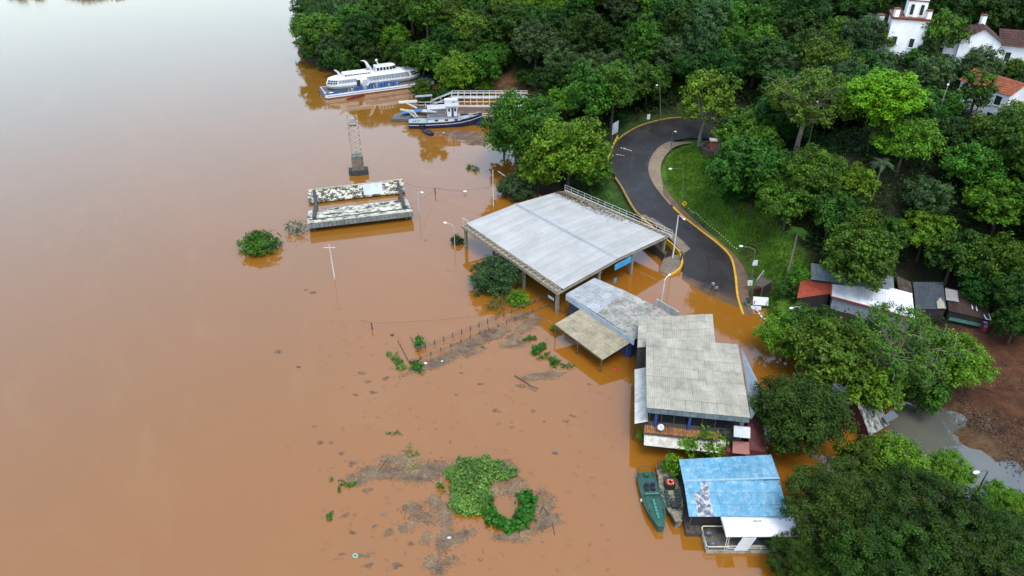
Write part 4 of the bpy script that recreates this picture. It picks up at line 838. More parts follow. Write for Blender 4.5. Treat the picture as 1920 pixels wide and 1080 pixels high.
# near rail: low white pipe rail
def railing(t, p, q, h, n, mids=(1,), r=.05, mat=None, name='rail'):
    p, q = Vector(p), Vector(q); m = MB()
    for k in mids: m.bar(p+V(0, 0, h*k), q+V(0, 0, h*k), r*2)
    m.build(name, mat or white, t); pm = MB(); pm.bar((0, 0, 0), (0, 0, h), r*2); pm = pm.mesh('rail_post'); pm.materials.append(mat or white)
    for i in range(n+1): put('rail_post', pm, t, Matrix.Translation(p+(q-p)*(i/n)))
railing(fe, (17.5, .9, .96), (Lf-.5, .9, .96), 1.0, 9, (.55, 1), .05)
# the white truss along the far side, with a walkway on top
tx0 = 13.3
m = MB(); m.box(tx0, Lf, Wf-.75, Wf-.45, .96, 1.35); m.box(tx0, Lf, Wf-.75, Wf-.45, 3.0, 3.3); m.build('truss_chord', white, fe)
m = MB(); m.box(tx0, Lf, Wf-.45, Wf+.9, 3.05, 3.15); m.build('walkway', boatgrey, fe)
railing(fe, (tx0, Wf-.6, 1.35), (Lf, Wf-.6, 1.35), 1.65, 12, (.5,), .07, name='truss_rail')
railing(fe, (tx0, Wf+.85, 3.15), (Lf, Wf+.85, 3.15), 1.1, 12, (.5, 1), .05, name='walkway_rail')
railing(fe, (tx0, Wf-.5, 3.3), (Lf, Wf-.5, 3.3), .95, 12, (1,), .045, name='walkway_rail')
m = MB(); m.bar((tx0-5.0, Wf-.2, 1.2), (tx0, Wf-.2, 3.2), .9, .12); m.build('stair', boatgrey, fe)
m = MB(); m.bar((tx0-5.0, Wf-.65, 2.2), (tx0, Wf-.65, 4.25), .1); m.bar((tx0-5.0, Wf+.25, 2.2), (tx0, Wf+.25, 4.25), .1)
for k in (0, .5): m.bar((tx0-5+5*k, Wf-.65, 1.2+2*k), (tx0-5+5*k, Wf-.65, 2.2+2*k), .08)
m.build('stair_rail', white, fe)
m = MB(); m.box(tx0-1.6, tx0+1.4, Wf-2.0, Wf-.8, .96, 3.1); o = m.build('deck_cabin', boatwhite, fe)
m = MB(); m.box(tx0+.2, tx0+.8, Wf-2.03, Wf-1.99, 1.7, 2.7); m.build('red_door_panel', redlead, o)
m = MB(); m.box(tx0+11.2, tx0+13.0, Wf-.82, Wf-.77, 1.4, 2.95); m.build('white_panel', boatwhite, fe)
m = MB(); m.bar((4.4, Wf-.9, 2.2), (tx0-1.8, Wf-.9, 2.2), .12); m.bar((4.4, Wf-.9, 1.5), (tx0-1.8, Wf-.9, 1.5), .1)
for x in (4.6, 7.2, 9.8): m.bar((x, Wf-.9, .8), (x, Wf-.9, 2.2), .12)
m.bar((1.2, Wf-1.4, 2.3), (5.4, Wf-1.4, 2.6), .35, .5); m.bar((3.0, Wf-1.4, 2.2), (5.3, Wf-1.4, .9), .3); m.build('bow_gantry', white, fe)
m = MB(); m.slab([V(5, Wf-1.6, 3.6), V(8.9, Wf-1.6, 3.9), V(8.9, Wf-.4, 3.9), V(5, Wf-.4, 3.6)], .1); m.bar((5.1, Wf-1.4, .9), (5.1, Wf-1.4, 3.5), .1); m.bar((8.8, Wf-1.4, .9), (8.8, Wf-1.4, 3.8), .1); m.build('canopy', boatgrey, fe)
# crane arm on the near bow
m = MB(); m.bar((2.2, 1.8, 2.6), (5.3, 1.0, 2.4), .3, .4); m.bar((4.0, 1.4, 2.4), (6.4, .5, .6), .3); m.bar((5.3, 1.0, 2.4), (6.5, .5, .8), .25)
for k in range(4): m.bar((5.5+k*.3, .45, .55+.25*k), (7.2, .45, .55+.25*k), .1)
m.build('bow_crane', M('crane_cream', (.62, .63, .55), (.45, .45, .38), 3), fe)
m = MB(); m.slab([V(2.0, 2.6, 1.3), V(6.8, 2.8, 1.9), V(7.4, 4.0, 1.8), V(3.0, 5.0, 1.5)], .12); m.build('blue_tarp', M('tarp_blue', (.03, .16, .42), (.05, .2, .46), 2), fe)
m = MB(); m.slab([V(6.8, 2.3, 1.95), V(10.2, 2.5, 1.7), V(10.0, 3.2, 1.75), V(7.2, 4.0, 1.9)], .1); m.build('pale_tarp', M('tarp_pale', (.45, .52, .58), (.36, .43, .5), 2), fe)
m = MB(); m.box(25.5, 28.5, 6.6, 7.0, .96, 1.3); m.build('locker', navy, fe)
# tug
A = P(767, 243, 0); B = P(893, 238, 0); tg = root('tug_boat', 'navy blue and white tug boat with a blue-doored wheelhouse', 'tug boat', A, B)
Lt = 16.2; YC2 = 1.9
def tsec(x, w, zb, zt): return hullsec(x, w, zb, zt, .93, YC2)
st = [(0, 1.55, 1.15), (.5, 1.75, 1.15), (3, 1.95, 1.1), (8, 1.95, 1.15), (11.5, 1.75, 1.35), (14, 1.05, 1.65), (15.4, .45, 1.9), (Lt, .08, 2.05)]
m = MB(); m.loft([tsec(x, w, -.6, z) for x, w, z in st]); m.build('hull', navy, tg)
m = MB()
for s_ in (-1, 1):
    for i in range(len(st)-1):
        (x0, w0_, z0), (x1, w1_, z1) = st[i], st[i+1]; m.pbox((x0, YC2+s_*(w0_*.985+.03), z0-.32), (x1-x0, s_*(w1_-w0_)*.985, z1-z0), (0, .05, 0), (0, 0, .1))
m.build('white_stripe', boatwhite, tg)
m = MB()
for s_ in (-1, 1):
    for i in range(len(st)-1):
        (x0, w0_, z0), (x1, w1_, z1) = st[i], st[i+1]; m.pbox((x0, YC2+s_*(w0_-.06), z0), (x1-x0, s_*(w1_-w0_), z1-z0), (0, .08, 0), (0, 0, .35 if x0 > 9 else .22))
m.build('bulwark', navy, tg)
m = MB(); m.add([V(x, YC2+s_*w*.93, z+.03) for x, w, z in st for s_ in (-1, 1)], [(2*i, 2*i+2, 2*i+3, 2*i+1) for i in range(len(st)-1)]); m.build('deck', M('tug_deck', (.34, .42, .44), (.28, .35, .37), 2, c3=(.2, .22, .22), s3=5), tg)
m = MB(); m.box(4.2, 11.2, YC2-1.35, YC2+1.35, 1.1, 2.0); m.build('cabin', boatwhite, tg)
for x in (5.7, 7.9, 10.0):
    m = MB(); m.box(x, x+.75, YC2-1.38, YC2-1.34, 1.45, 1.8); m.build('cabin_window', glass, tg)
m = MB(); m.box(4.1, 11.4, YC2-1.45, YC2+1.45, 2.0, 2.08); m.build('cabin_top', boatgrey, tg)
m = MB(); m.slab([V(4.2, YC2-1.4, 4.2), V(8.4, YC2-1.4, 4.35), V(8.4, YC2+1.3, 4.35), V(4.2, YC2+1.3, 4.2)], .12); m.build('canopy', M('tug_canopy', (.46, .49, .52), (.38, .4, .43), 2), tg)
m = MB()
for x in (4.3, 6.3, 8.2):
    for y in (-1.3, 1.2): m.bar((x, YC2+y, 2.05), (x, YC2+y, 4.2), .07)
for y in (-1.3, 1.2): m.bar((4.3, YC2+y, 2.9), (8.2, YC2+y, 2.9), .06)
m.build('canopy_post', boatgrey, tg)
m = MB(); m.box(8.5, 10.7, YC2-.95, YC2+.95, 2.08, 4.5); wo = m.build('wheelhouse', boatwhite, tg)
m = MB(); m.box(8.2, 11.2, YC2-1.2, YC2+1.2, 4.5, 4.62); m.build('wheelhouse_roof', M('tug_canopy', (.46, .49, .52)), wo)
m = MB(); m.box(9.45, 9.95, YC2-.98, YC2-.94, 2.15, 4.2); m.build('blue_door', M('door_blue', (.02, .045, .2), (.025, .06, .24), 3), wo)
for x in (8.75, 10.08):
    m = MB(); m.box(x, x+.42, YC2-.98, YC2-.94, 3.4, 4.1); m.build('wheelhouse_window', glass, wo)
m = MB(); m.box(10.68, 10.72, YC2-.7, YC2+.7, 3.4, 4.1); m.build('wheelhouse_window', glass, wo)
m = MB(); m.box(8.4, 10.8, YC2-1.0, YC2+1.0, 2.08, 2.25); m.build('blue_plinth', navy, wo)
m = MB(); m.tube([(9.7, YC2, 4.6), (9.7, YC2, 6.6)], .05, 5); m.bar((9.4, YC2, 5.7), (10, YC2, 5.7), .05); m.build('mast', white, tg)
m = MB(); m.lathe((13.7, YC2, 1.7), [(.02, 0), (.18, .02), (.16, .3), (.24, .34), (.02, .42)], 8); m.lathe((15.2, YC2, 1.95), [(.02, 0), (.12, .02), (.12, .3), (.02, .32)], 8); m.build('yellow_bollard', M('bollard_yellow', (.62, .45, .03)), tg)
m = MB(); m.torus((2.9, -.25, .85), .5, .17, V(0, 1, .1)); m.build('tyre_fender', rubber, tg)
m = MB(); m.box(.8, 1.7, YC2-.5, YC2+.5, 1.15, 1.5); m.lathe((2.2, YC2, 1.1), [(.25, 0), (.25, .3), (.1, .35)], 8); m.build('deck_hatch', M('tug_deck', (.34, .42, .44)), tg)
m = MB(); m.tube([(12, YC2-.8, 1.5), (12, YC2-.8, 2.2), (13.4, YC2-.7, 2.4), (14.6, YC2-.4, 2.6), (15.6, YC2, 2.7)], .035, 5); m.build('bow_rail', white, tg)
t, L = openboat('dinghy', 'small navy dinghy tied to the side of the tug', 'dinghy', P(793, 243, 0)+V(0, -.6, 0), P(811, 255, 0), 1.5, .55, navy, M('dinghy_inner', (.03, .035, .05), (.05, .055, .07), 3), .6)
for k in (.25, .6):
    m = MB(); m.box(L*k, L*k+.3, -.5, .5, .38, .46); m.build('thwart', M('dinghy_seat', (.06, .07, .1), (.1, .11, .13), 3), t)
# navy pontoon half hidden to the right of the tug
m = MB(P(895, 236, 0)); o = m.o; m.prism([(o.x+x, o.y+y) for x, y in ((0, 0), (6, .2), (6, 2.4), (0, 2.2))], -.4, .7); solo('mooring_pontoon', m, navy, 'low navy pontoon at the bow of the tug beside the trees', 'pontoon')
# two patrol boats: stern up the picture, bow down
pg = M('patrol_green', (.018, .080, .060), (.028, .11, .082), 1.5, c3=(.015, .05, .04), s3=5, l3=.6, rough=.5)
pgi = M('patrol_inner', (.018, .060, .046), (.03, .09, .068), 1.8, c3=(.05, .07, .05), s3=5, l3=.62, rough=.6)
def patrol(name, label, S0, B0, w_, hullm, deckm, wellm, wellx, h=.75):
    S0, B0 = Vector(S0), Vector(B0); L = (B0-S0).length; t = root(name, label, 'patrol boat', S0, B0, 'patrol boats beside the boathouse')
    xs = [0, .05, .2, .4, .6, .75, .88, 1.0]; ws = [.84, .88, .95, 1.0, 1.0, .85, .55, .32]
    hz = [h, h, h, h, h+.05, h+.12, h+.2, h+.25]
    m = MB(); m.loft([hullsec(L*x, w_/2*k, -.25, z, .9) for x, k, z in zip(xs, ws, hz)]); m.build('hull', hullm, t)
    # deck plates fore and aft of the well, side decks
    a_, b_ = wellx
    def dk(x): return np.interp(x, xs, ws)*w_/2*.97, np.interp(x, xs, hz)+.02
    def deck(xa, xb, n=4, inner=None):
        m = MB(); q = []
        for i in range(n+1):
            x = xa+(xb-xa)*i/n; ww, z = dk(x); q.append((L*x, ww, z))
        if inner is None: m.add([V(x, s_*w, z) for x, w, z in q for s_ in (-1, 1)], [(2*i, 2*i+2, 2*i+3, 2*i+1) for i in range(n)])
        else:
            for s_ in (-1, 1): m.add([V(x, s_*w*k, z) for x, w, z in q for k in (1, inner)], [(2*i, 2*i+2, 2*i+3, 2*i+1) if s_ < 0 else (2*i+1, 2*i+3, 2*i+2, 2*i) for i in range(n)])
        return m
    deck(.01, a_).build('aft_deck', deckm, t); deck(b_, .99).build('fore_deck', deckm, t); deck(a_, b_, 6, .82).build('side_deck', hullm, t)
    m = MB(); n = 6; q = [(L*(a_+(b_-a_)*i/n), dk(a_+(b_-a_)*i/n)[0]*.82) for i in range(n+1)]
    m.add([V(x, s_*w, z) for x, w in q for s_, z in ((-1, h+.06), (-1, h-.0), (1, h-.0), (1, h+.06))], [])
    for i in range(n):
        (x0, w0_), (x1, w1_) = q[i], q[i+1]; zz = h+.02
        m.add([V(x0, -w0_, zz), V(x1, -w1_, zz+.02), V(x1, -w1_, .76), V(x0, -w0_, .76)], [(0, 1, 2, 3)]); m.add([V(x0, w0_, zz), V(x1, w1_, zz+.02), V(x1, w1_, .76), V(x0, w0_, .76)], [(3, 2, 1, 0)])
    m.build('well_side', wellm, t)
    m = MB(); m.add([V(x, s_*w, z) for (x, w) in q for s_, z in ((-1, h+.03), (1, h+.03))], [(2*i, 2*i+2, 2*i+3, 2*i+1) for i in range(n)]); m.build('well_floor', wellm, t)
    m = MB()
    for i in range(len(xs)-1):
        for s_ in (-1, 1): m.bar((L*xs[i], s_*ws[i]*w_/2, hz[i]+.05), (L*xs[i+1], s_*ws[i+1]*w_/2, hz[i+1]+.05), .1, .1)
    m.bar((L, -ws[-1]*w_/2, hz[-1]+.05), (L, ws[-1]*w_/2, hz[-1]+.05), .12, .12); m.build('gunwale', hullm, t)
    m = MB(); z = h+.02; m.tube([(.3, -w_*.38, z), (-.25, -w_*.36, z+.45), (-.4, 0, z+.5), (-.25, w_*.36, z+.45), (.3, w_*.38, z)], .035, 5); m.tube([(.5, -w_*.38, z), (.5, -w_*.38, z+.45), (-.25, -w_*.36, z+.45)], .03, 5); m.tube([(.5, w_*.38, z), (.5, w_*.38, z+.45), (-.25, w_*.36, z+.45)], .03, 5); m.build('stern_rail', dkgrey, t)
    return t, L
g1, L = patrol('patrol_boat', 'dark green open patrol boat with a green bench down the middle', P(1209, 884, .75), P(1240, 986, .95), 2.0, pg, pg, pgi, (.42, .84), .62)
z = .62
for y in (-.32, .32):
    m = MB(); m.box(2.25, 2.6, y-.22, y+.22, z+.02, z+.3); m.box(2.05, 2.25, y-.22, y+.22, z+.02, z+.75); m.build('seat', M('seat_dark', (.015, .016, .03), (.03, .03, .045), 4), g1)
m = MB(); m.pbox((3.0, -.75, z), (0, 1.5, 0), (.1, 0, 0), (.15, 0, .35)); m.build('windscreen', M('screen_pale', (.12, .26, .24), (.08, .18, .16), 3, rough=.2), g1)
m = MB()
for i in range(6): m.box(3.9+i*.42, 4.2+i*.42, -.12, .12, z+.05, z+.28)
m.box(3.85, 6.3, -.07, .07, z+.02, z+.22); m.build('bench', M('bench_green', (.04, .20, .145), (.06, .25, .18), 3), g1)
m = MB(); m.box(.35, .8, -.2, .25, z, z+.45); m.build('engine_box', pg, g1)
m = MB(); 
for s_ in (-1, 1): m.box(5.1, 5.8, s_*.75-.12, s_*.75+.12, z+.04, z+.2)
m.build('side_locker', M('locker_dark', (.012, .03, .026)), g1)
c1_ = M('camo_hull', (.22, .215, .155), (.05, .065, .045), 1.6, .47, .52, c3=(.02, .022, .018), s3=1.9, l3=.58, h3=.60, rough=.7)
c2_ = M('camo_deck', (.30, .25, .17), (.15, .135, .10), 2.2, .45, .58, c3=(.035, .035, .028), s3=2.6, l3=.6, h3=.62, rough=.8)
g2, L = patrol('patrol_boat', 'camouflage painted patrol boat with a sandy deck and black console', P(1246, 872, .75), P(1272, 977, .95), 2.0, c1_, c2_, M('camo_well', (.30, .27, .19), (.24, .21, .15), 2.5, c3=(.08, .075, .055), s3=6, l3=.62), (.40, .82), .62)
m = MB(); m.box(2.5, 3.3, -.55, .45, z+.02, z+.85); m.pbox((3.3, -.55, z), (0, 1.0, 0), (.08, 0, 0), (.2, 0, .95)); m.build('console', M('console_black', (.012, .016, .015), (.03, .035, .03), 3), g2)
m = MB(); m.box(1.75, 2.2, -.45, .45, z+.02, z+.3); m.build('aft_seat', M('seat_blue', (.035, .05, .08)), g2)
for s_ in (-1, 1):
    for i in range(5):
        m = MB(); m.box(3.55+i*.42, 3.88+i*.42, s_*.52-.17, s_*.52+.17, z+.03, z+.34); m.build('seat', M('seat_green', (.018, .045, .038), (.03, .065, .05), 4), g2)
m = MB(); m.box(5.3, 5.95, -.35, .35, z+.03, z+.5); m.build('black_box', M('console_black', (.012, .016, .015)), g2)
m = MB(); 
for k in (.15, .4, .6): m.box(L*k, L*k+.5, .98, 1.12, .3, .72)
m.build('fender', M('locker_dark', (.012, .03, .026)), g2)
p = g2.matrix_world; cz_ = Vector(g2.location)+Matrix.Rotation(g2.rotation_euler[2], 3, 'Z') @ V(3.15, -.05, .62+.98)
lb = thing('lifebuoy', 'orange lifebuoy lying on the black console of the camouflage boat', 'lifebuoy', cz_)
m = MB(); m.torus((0, 0, 0), .3, .1, Z3, 18, 8); m.build('ring', M('buoy_orange', (.75, .10, .012), (.65, .08, .01), 5), lb, smooth=True)
m = MB()
for k in range(4): a_ = math.pi/4+k*math.pi/2; m.torus((math.cos(a_)*.3, math.sin(a_)*.3, 0), .105, .02, V(-math.sin(a_), math.cos(a_), 0), 8, 4)
m.build('band', white, lb)
p = P(1203, 938, .25); m = MB(p); m.ball(p, .16, 8, 5, (1, 1, 1.5)); solo('fender_float', m, white, 'small white float hanging at the side of the green patrol boat', 'float')
# houseboat with the white canopy
A = P(1324, 1033, .35); hb = thing('houseboat', 'white canopied pontoon boat with a pale rail round its open stern', 'houseboat', (A.x, A.y, 0))
Lh = 9.0; Wh = 2.5
m = MB(); m.box(0, Lh, 0, Wh, -.3, .4); m.build('hull', M('hb_hull', (.40, .38, .32), (.2, .19, .16), 2), hb)
m = MB(); m.box(.1, Lh, .1, Wh-.1, .4, .44); m.build('deck', M('hb_deck', (.10, .085, .07), (.16, .14, .12), 2.5), hb)
m = MB(); q = [V(2.1, .05, .9), V(.15, .05, .9), V(0, .2, .9), V(0, Wh-.2, .9), V(.15, Wh-.05, .9), V(2.1, Wh-.05, .9)]; m.tube(q, .06, 6)
for p in q[1:5]: m.bar(p, p-V(0, 0, .5), .05)
m.build('stern_rail', M('rail_cream', (.6, .58, .47), (.48, .45, .36), 4), hb)
m = MB(); m.loft([[V(1.6, y, z), V(Lh, y, z)] for y, z in ((.1, 2.35), (.35, 2.55), (Wh/2, 2.65), (Wh-.1, 2.5), (Wh+.1, 2.35))], cap=False, closed=False); m.loft([[V(1.6, y, z), V(Lh, y, z)] for y, z in ((.12, 2.25), (Wh+.1, 2.25))], cap=False, closed=False); m.add([V(1.6, .1, 2.35), V(1.6, .35, 2.55), V(1.6, Wh/2, 2.65), V(1.6, Wh-.1, 2.5), V(1.6, Wh+.1, 2.35), V(1.6, Wh+.1, 2.25), V(1.6, .12, 2.25)], [tuple(range(7))]); m.pbox((1.6, .08, 2.25), (Lh-1.6, 0, 0), (0, .04, 0), (0, 0, .1)); m.build('canopy', boatwhite, hb)
m = MB()
for i, (x, w_) in enumerate(((4.5, .06), (4.62, .05), (4.72, .07), (4.84, .05), (4.97, .03), (5.1, .07), (5.22, .05))): m.pbox((x, Wh*.62, 2.655), (w_, 0, 0), (0, .14, 0), (0, 0, .012))
m.build('roof_lettering', dkgrey, hb)
m = MB(); m.pbox((2.6, -.03, .44), (1.3, 0, 0), (0, .06, 0), (.55, 0, 1.8)); m.build('side_panel', boatwhite, hb)
m = MB()
for x in (1.75, 1.95): m.tube([(x, .08, .44), (x, .08, 2.3)], .035, 5); 
for h in (.7, 1.0): m.tube([(2.0, .05, h), (2.8, .05, h)], .03, 5); m.tube([(4.0, .05, h), (Lh, .05, h)], .035, 5)
for x in (5.2, 6.4, 7.6): m.tube([(x, .05, .44), (x, .05, 1.0)], .03, 5)
for x in (4.4, 6.8, 8.9): m.tube([(x, Wh-.05, .44), (x, Wh-.05, 2.3)], .035, 5)
m.build('side_rail', white, hb)
for k, (x, y) in enumerate(((.7, .5), (.6, 1.75))):
    m = MB(); m.ball((x, y, .72), .34, 8, 5, (1.25, .8, .85)); m.box(x-.45, x-.1, y-.12, y+.12, .5, .8); m.build('outboard_engine', M('engine_grey', (.06, .075, .10), (.1, .12, .15), 4, rough=.4), hb, smooth=False)
m = MB()
for i in range(4): m.box(4.6+i*1.0, 5.1+i*1.0, .7, 1.4, .45, 1.0)
m.build('bench', M('hb_bench', (.03, .05, .06), (.06, .09, .1), 3), hb)
# ------------------------------------------------------------------ trees and plants
rng = np.random.default_rng(11)
bark = M('bark', (.085, .068, .05), (.05, .04, .03), 3, rough=.9)
barkg = M('bark_grey', (.22, .22, .16), (.14, .14, .10), 3, rough=.9)
LG = {
 'dark': LEAF('leaf_dark', (.006, .026, .003), (.024, .070, .008), .02, .35),
 'mid': LEAF('leaf_mid', (.012, .044, .003), (.054, .122, .010), .025, .3),
 'grey': LEAF('leaf_greygreen', (.016, .042, .013), (.050, .098, .032), .02, .25),
 'bright': LEAF('leaf_bright', (.035, .115, .002), (.110, .250, .006), .01, .12),
 'lime': LEAF('leaf_lime', (.024, .072, .003), (.088, .178, .010), .015, .2),
 'olive': LEAF('leaf_olive', (.008, .024, .002), (.030, .064, .007), .015, .15),
 'open': LEAF('leaf_open', (.024, .066, .006), (.074, .150, .016), .01, .1),
 'palm': LEAF('leaf_palm', (.040, .075, .040), (.075, .12, .065), .01, .1),
 'bush': LEAF('leaf_bush', (.015, .058, .003), (.052, .130, .012), .015, .15),
 'bluebush': LEAF('leaf_bluebush', (.012, .038, .012), (.038, .080, .028), .01, .1),
 'hyacinth': LEAF('leaf_hyacinth', (.030, .082, .012), (.092, .180, .034), .01, .1, rough=.4),
 'hyadark': LEAF('leaf_hyadark', (.006, .045, .004), (.026, .110, .008), .01, .1, rough=.4),
 'faded': LEAF('leaf_faded', (.07, .10, .02), (.12, .13, .035), .02, .15),
 'spring': LEAF('leaf_spring', (.024, .080, .003), (.100, .210, .013), .01, .1)}
def leaf_cloud(cs, rs, leaf, dens, up=.5, jit=.24, subs=9, asp=1.7, lo=-.25, rg=rng):
    """Leaf faces clustered on sub-clumps of lobes (centres cs, radii rs). Returns vertices, quads."""
    Pn, Nn = [], []
    for c, r in zip(cs, rs):
        n = max(12, int(dens*r*r)); k = max(5, int(subs*(.7+.6*rg.random())))
        d = rg.normal(size=(k, 3)); d[:, 2] = d[:, 2]*.8+up*.7; d /= np.linalg.norm(d, axis=1)[:, None]; d[:, 2] = np.maximum(d[:, 2], lo)
        sr = r*rg.uniform(.72, 1.08, k); i = rg.integers(0, k, n)
        g = rg.normal(size=(n, 3))*jit*r; g[:, 2] *= .75
        Pn.append(c+d[i]*sr[i, None]+g); nn = d[i]*.55+np.array([0, 0, up])+rg.normal(size=(n, 3))*.42+g/(r*jit)*.25; Nn.append(nn)
    p = np.concatenate(Pn); n = np.concatenate(Nn); n /= np.linalg.norm(n, axis=1)[:, None]+1e-9
    q = rg.normal(size=p.shape); t1 = np.cross(n, q); t1 /= np.linalg.norm(t1, axis=1)[:, None]+1e-9; t2 = np.cross(n, t1)
    l = leaf*rg.uniform(.65, 1.35, (len(p), 1)); w_ = l/asp; fold = n*l*.10
    co = np.stack([p+t1*l/2, p+t2*w_/2-fold, p-t1*l/2, p-t2*w_/2-fold], 1).reshape(-1, 3)
    return co, np.arange(len(co)).reshape(-1, 4)
KIND = {}
def fib(n, lo, rg):
    i = np.arange(n)+.5; z = 1-(1-lo)*i/n; a_ = i*2.39996+rg.random()*6; s = np.sqrt(np.maximum(0, 1-z*z))
    d = np.stack([s*np.cos(a_), s*np.sin(a_), z], 1)+rg.normal(size=(n, 3))*.13; return d/np.linalg.norm(d, axis=1)[:, None]
def tree_kind(name, seed, mat, R=4.6, H=3.6, ch=4.9, nl=38, lr=(.18, .29), leaf=.44, dens=150, low=-.65, tr=.26, limbs=9, tmat=None, up=.55, jit=.24, subs=9, inner=.25, lean=0, bare=0):
    rg = np.random.default_rng(seed); d = fib(nl, low, rg); k = rg.uniform(.62, .92, nl)
    cs = d*np.array([R, R, H])*k[:, None]*np.where(d[:, 2:3] < 0, .95, 1); rs = R*rg.uniform(lr[0], lr[1], nl)
    ni = int(nl*inner); di = rg.normal(size=(ni, 3)); di /= np.linalg.norm(di, axis=1)[:, None]
    cs = np.concatenate([cs, di*np.array([R, R, H])*rg.uniform(.2, .5, (ni, 1))]); rs = np.concatenate([rs, R*rg.uniform(.25, .33, ni)])
    off_ = np.array([lean, 0, ch]); sh = rg.normal(size=3)*np.array([R*.1, R*.1, 0])
    co, q = leaf_cloud(cs+off_+sh, rs, leaf, dens, up, jit, subs, rg=rg)
    me = npmesh('crown', co, q, LG[mat], False)
    m = MB(); b0 = ch-H*.35
    m.tube([(0, 0, -.8), (lean*.1, 0, b0*.35), (lean*.5+sh[0]*.5, sh[1]*.5, b0*.75), (lean+sh[0], sh[1], b0+H*.3)], [tr*1.35, tr, tr*.8, tr*.45], 7)
    order = rg.permutation(nl)[:limbs]
    for i in order:
        e = cs[i]+off_+sh; s_ = V(lean*.6+sh[0]*.6, sh[1]*.6, b0*rg.uniform(.65, 1.0)); e = V(*e); mid = s_.lerp(e, .5)+V(rg.normal()*.3, rg.normal()*.3, rg.normal()*.3-.2)
        m.tube([s_, mid, e], [tr*.42, tr*.28, tr*.1], 5, False)
        for _ in range(bare):
            d2 = V(*rg.normal(size=3)); d2.z = abs(d2.z)*.8+.2; d2.normalize(); st_ = mid.lerp(e, rg.uniform(.1, 1)); L2 = R*rg.uniform(.22, .42)
            m.tube([st_, st_+d2*L2*.5+V(rg.normal(), rg.normal(), rg.normal())*.15, st_+d2*L2+V(rg.normal(), rg.normal(), 0)*.3], [tr*.18, tr*.12, tr*.05], 4, False)
    tm = m.mesh('trunk'); tm.materials.append(tmat or bark)
    KIND[name] = (me, tm, R, ch, H)
for s_ in range(3):
    tree_kind(f'dark{s_}', 20+s_, 'dark', nl=38, R=4.6)
    tree_kind(f'mid{s_}', 40+s_, 'mid', nl=40, R=4.6)
for s_ in range(2):
    tree_kind(f'grey{s_}', 50+s_, 'grey', nl=46, lr=(.15, .24), H=3.8, leaf=.38, dens=190)
    tree_kind(f'lime{s_}', 60+s_, 'lime', nl=36, leaf=.46)
    tree_kind(f'tall{s_}', 70+s_, 'mid', R=3.2, H=4.6, ch=7.6, nl=28, lr=(.26, .40), low=-.7)
    tree_kind(f'olive{s_}', 80+s_, 'olive', R=5.2, H=4.0, ch=5.6, nl=44, lr=(.18, .28), leaf=.28, dens=420, low=-.55, jit=.28)
    tree_kind(f'shrub{s_}', 90+s_, 'mid', R=2.6, H=1.9, ch=1.7, nl=18, lr=(.28, .42), leaf=.40, dens=150, low=-.5, tr=.1)
    tree_kind(f'darkshrub{s_}', 95+s_, 'dark', R=2.6, H=1.9, ch=1.7, nl=18, lr=(.28, .42), leaf=.40, dens=150, low=-.5, tr=.1)
tree_kind('dome', 101, 'bright', R=6.4, H=4.6, ch=7.6, nl=66, lr=(.15, .22), leaf=.42, dens=150, low=-.1, jit=.2, up=.8)
tree_kind('open', 102, 'open', R=6.2, H=4.2, ch=7.4, nl=58, lr=(.12, .19), leaf=.34, dens=210, low=-.15, tmat=barkg, limbs=46, bare=4, inner=.05, tr=.34)
tree_kind('upright', 103, 'lime', R=4.4, H=5.0, ch=7.0, nl=30, lr=(.20, .32), leaf=.45, dens=95, low=-.6, limbs=16, inner=.1, tmat=barkg)
tree_kind('biglime', 104, 'spring', R=5.0, H=4.2, ch=5.4, nl=42, lr=(.20, .30), leaf=.40, dens=150, low=-.5)
tree_kind('bigmid', 105, 'mid', R=5.6, H=4.6, ch=6.4, nl=48, lr=(.18, .28), leaf=.38, dens=160, low=-.5)
tree_kind('spread', 106, 'open', R=7.6, H=4.8, ch=6.8, nl=56, lr=(.11, .18), leaf=.34, dens=165, low=-.45, tmat=barkg, limbs=44, bare=4, inner=.1, tr=.42)
tree_kind('spreadlime', 107, 'spring', R=5.2, H=3.6, ch=5.6, nl=44, lr=(.18, .27), leaf=.36, dens=150, low=-.45)
tree_kind('bushround', 108, 'bush', R=2.9, H=1.75, ch=.95, nl=30, lr=(.22, .32), leaf=.30, dens=210, low=-.25, tr=.08)
tree_kind('bushblue', 109, 'bluebush', R=3.6, H=2.8, ch=1.7, nl=40, lr=(.20, .30), leaf=.30, dens=210, low=-.35, tr=.12)
tree_kind('bushthin', 110, 'grey', R=1.9, H=1.0, ch=.5, nl=14, lr=(.22, .34), leaf=.26, dens=70, low=-.1, tr=.04, limbs=12, bare=2)
tree_kind('bushlime', 111, 'spring', R=2.6, H=1.8, ch=1.3, nl=24, lr=(.24, .36), leaf=.34, dens=130, low=-.4, tr=.1, limbs=10)
tree_kind('fine0', 112, 'olive', R=6.4, H=4.6, ch=6.2, nl=60, lr=(.15, .23), leaf=.23, dens=480, low=-.6, jit=.22, subs=8)
tree_kind('fine1', 113, 'olive', R=6.0, H=4.4, ch=5.8, nl=60, lr=(.15, .23), leaf=.23, dens=480, low=-.6, jit=.22, subs=8)
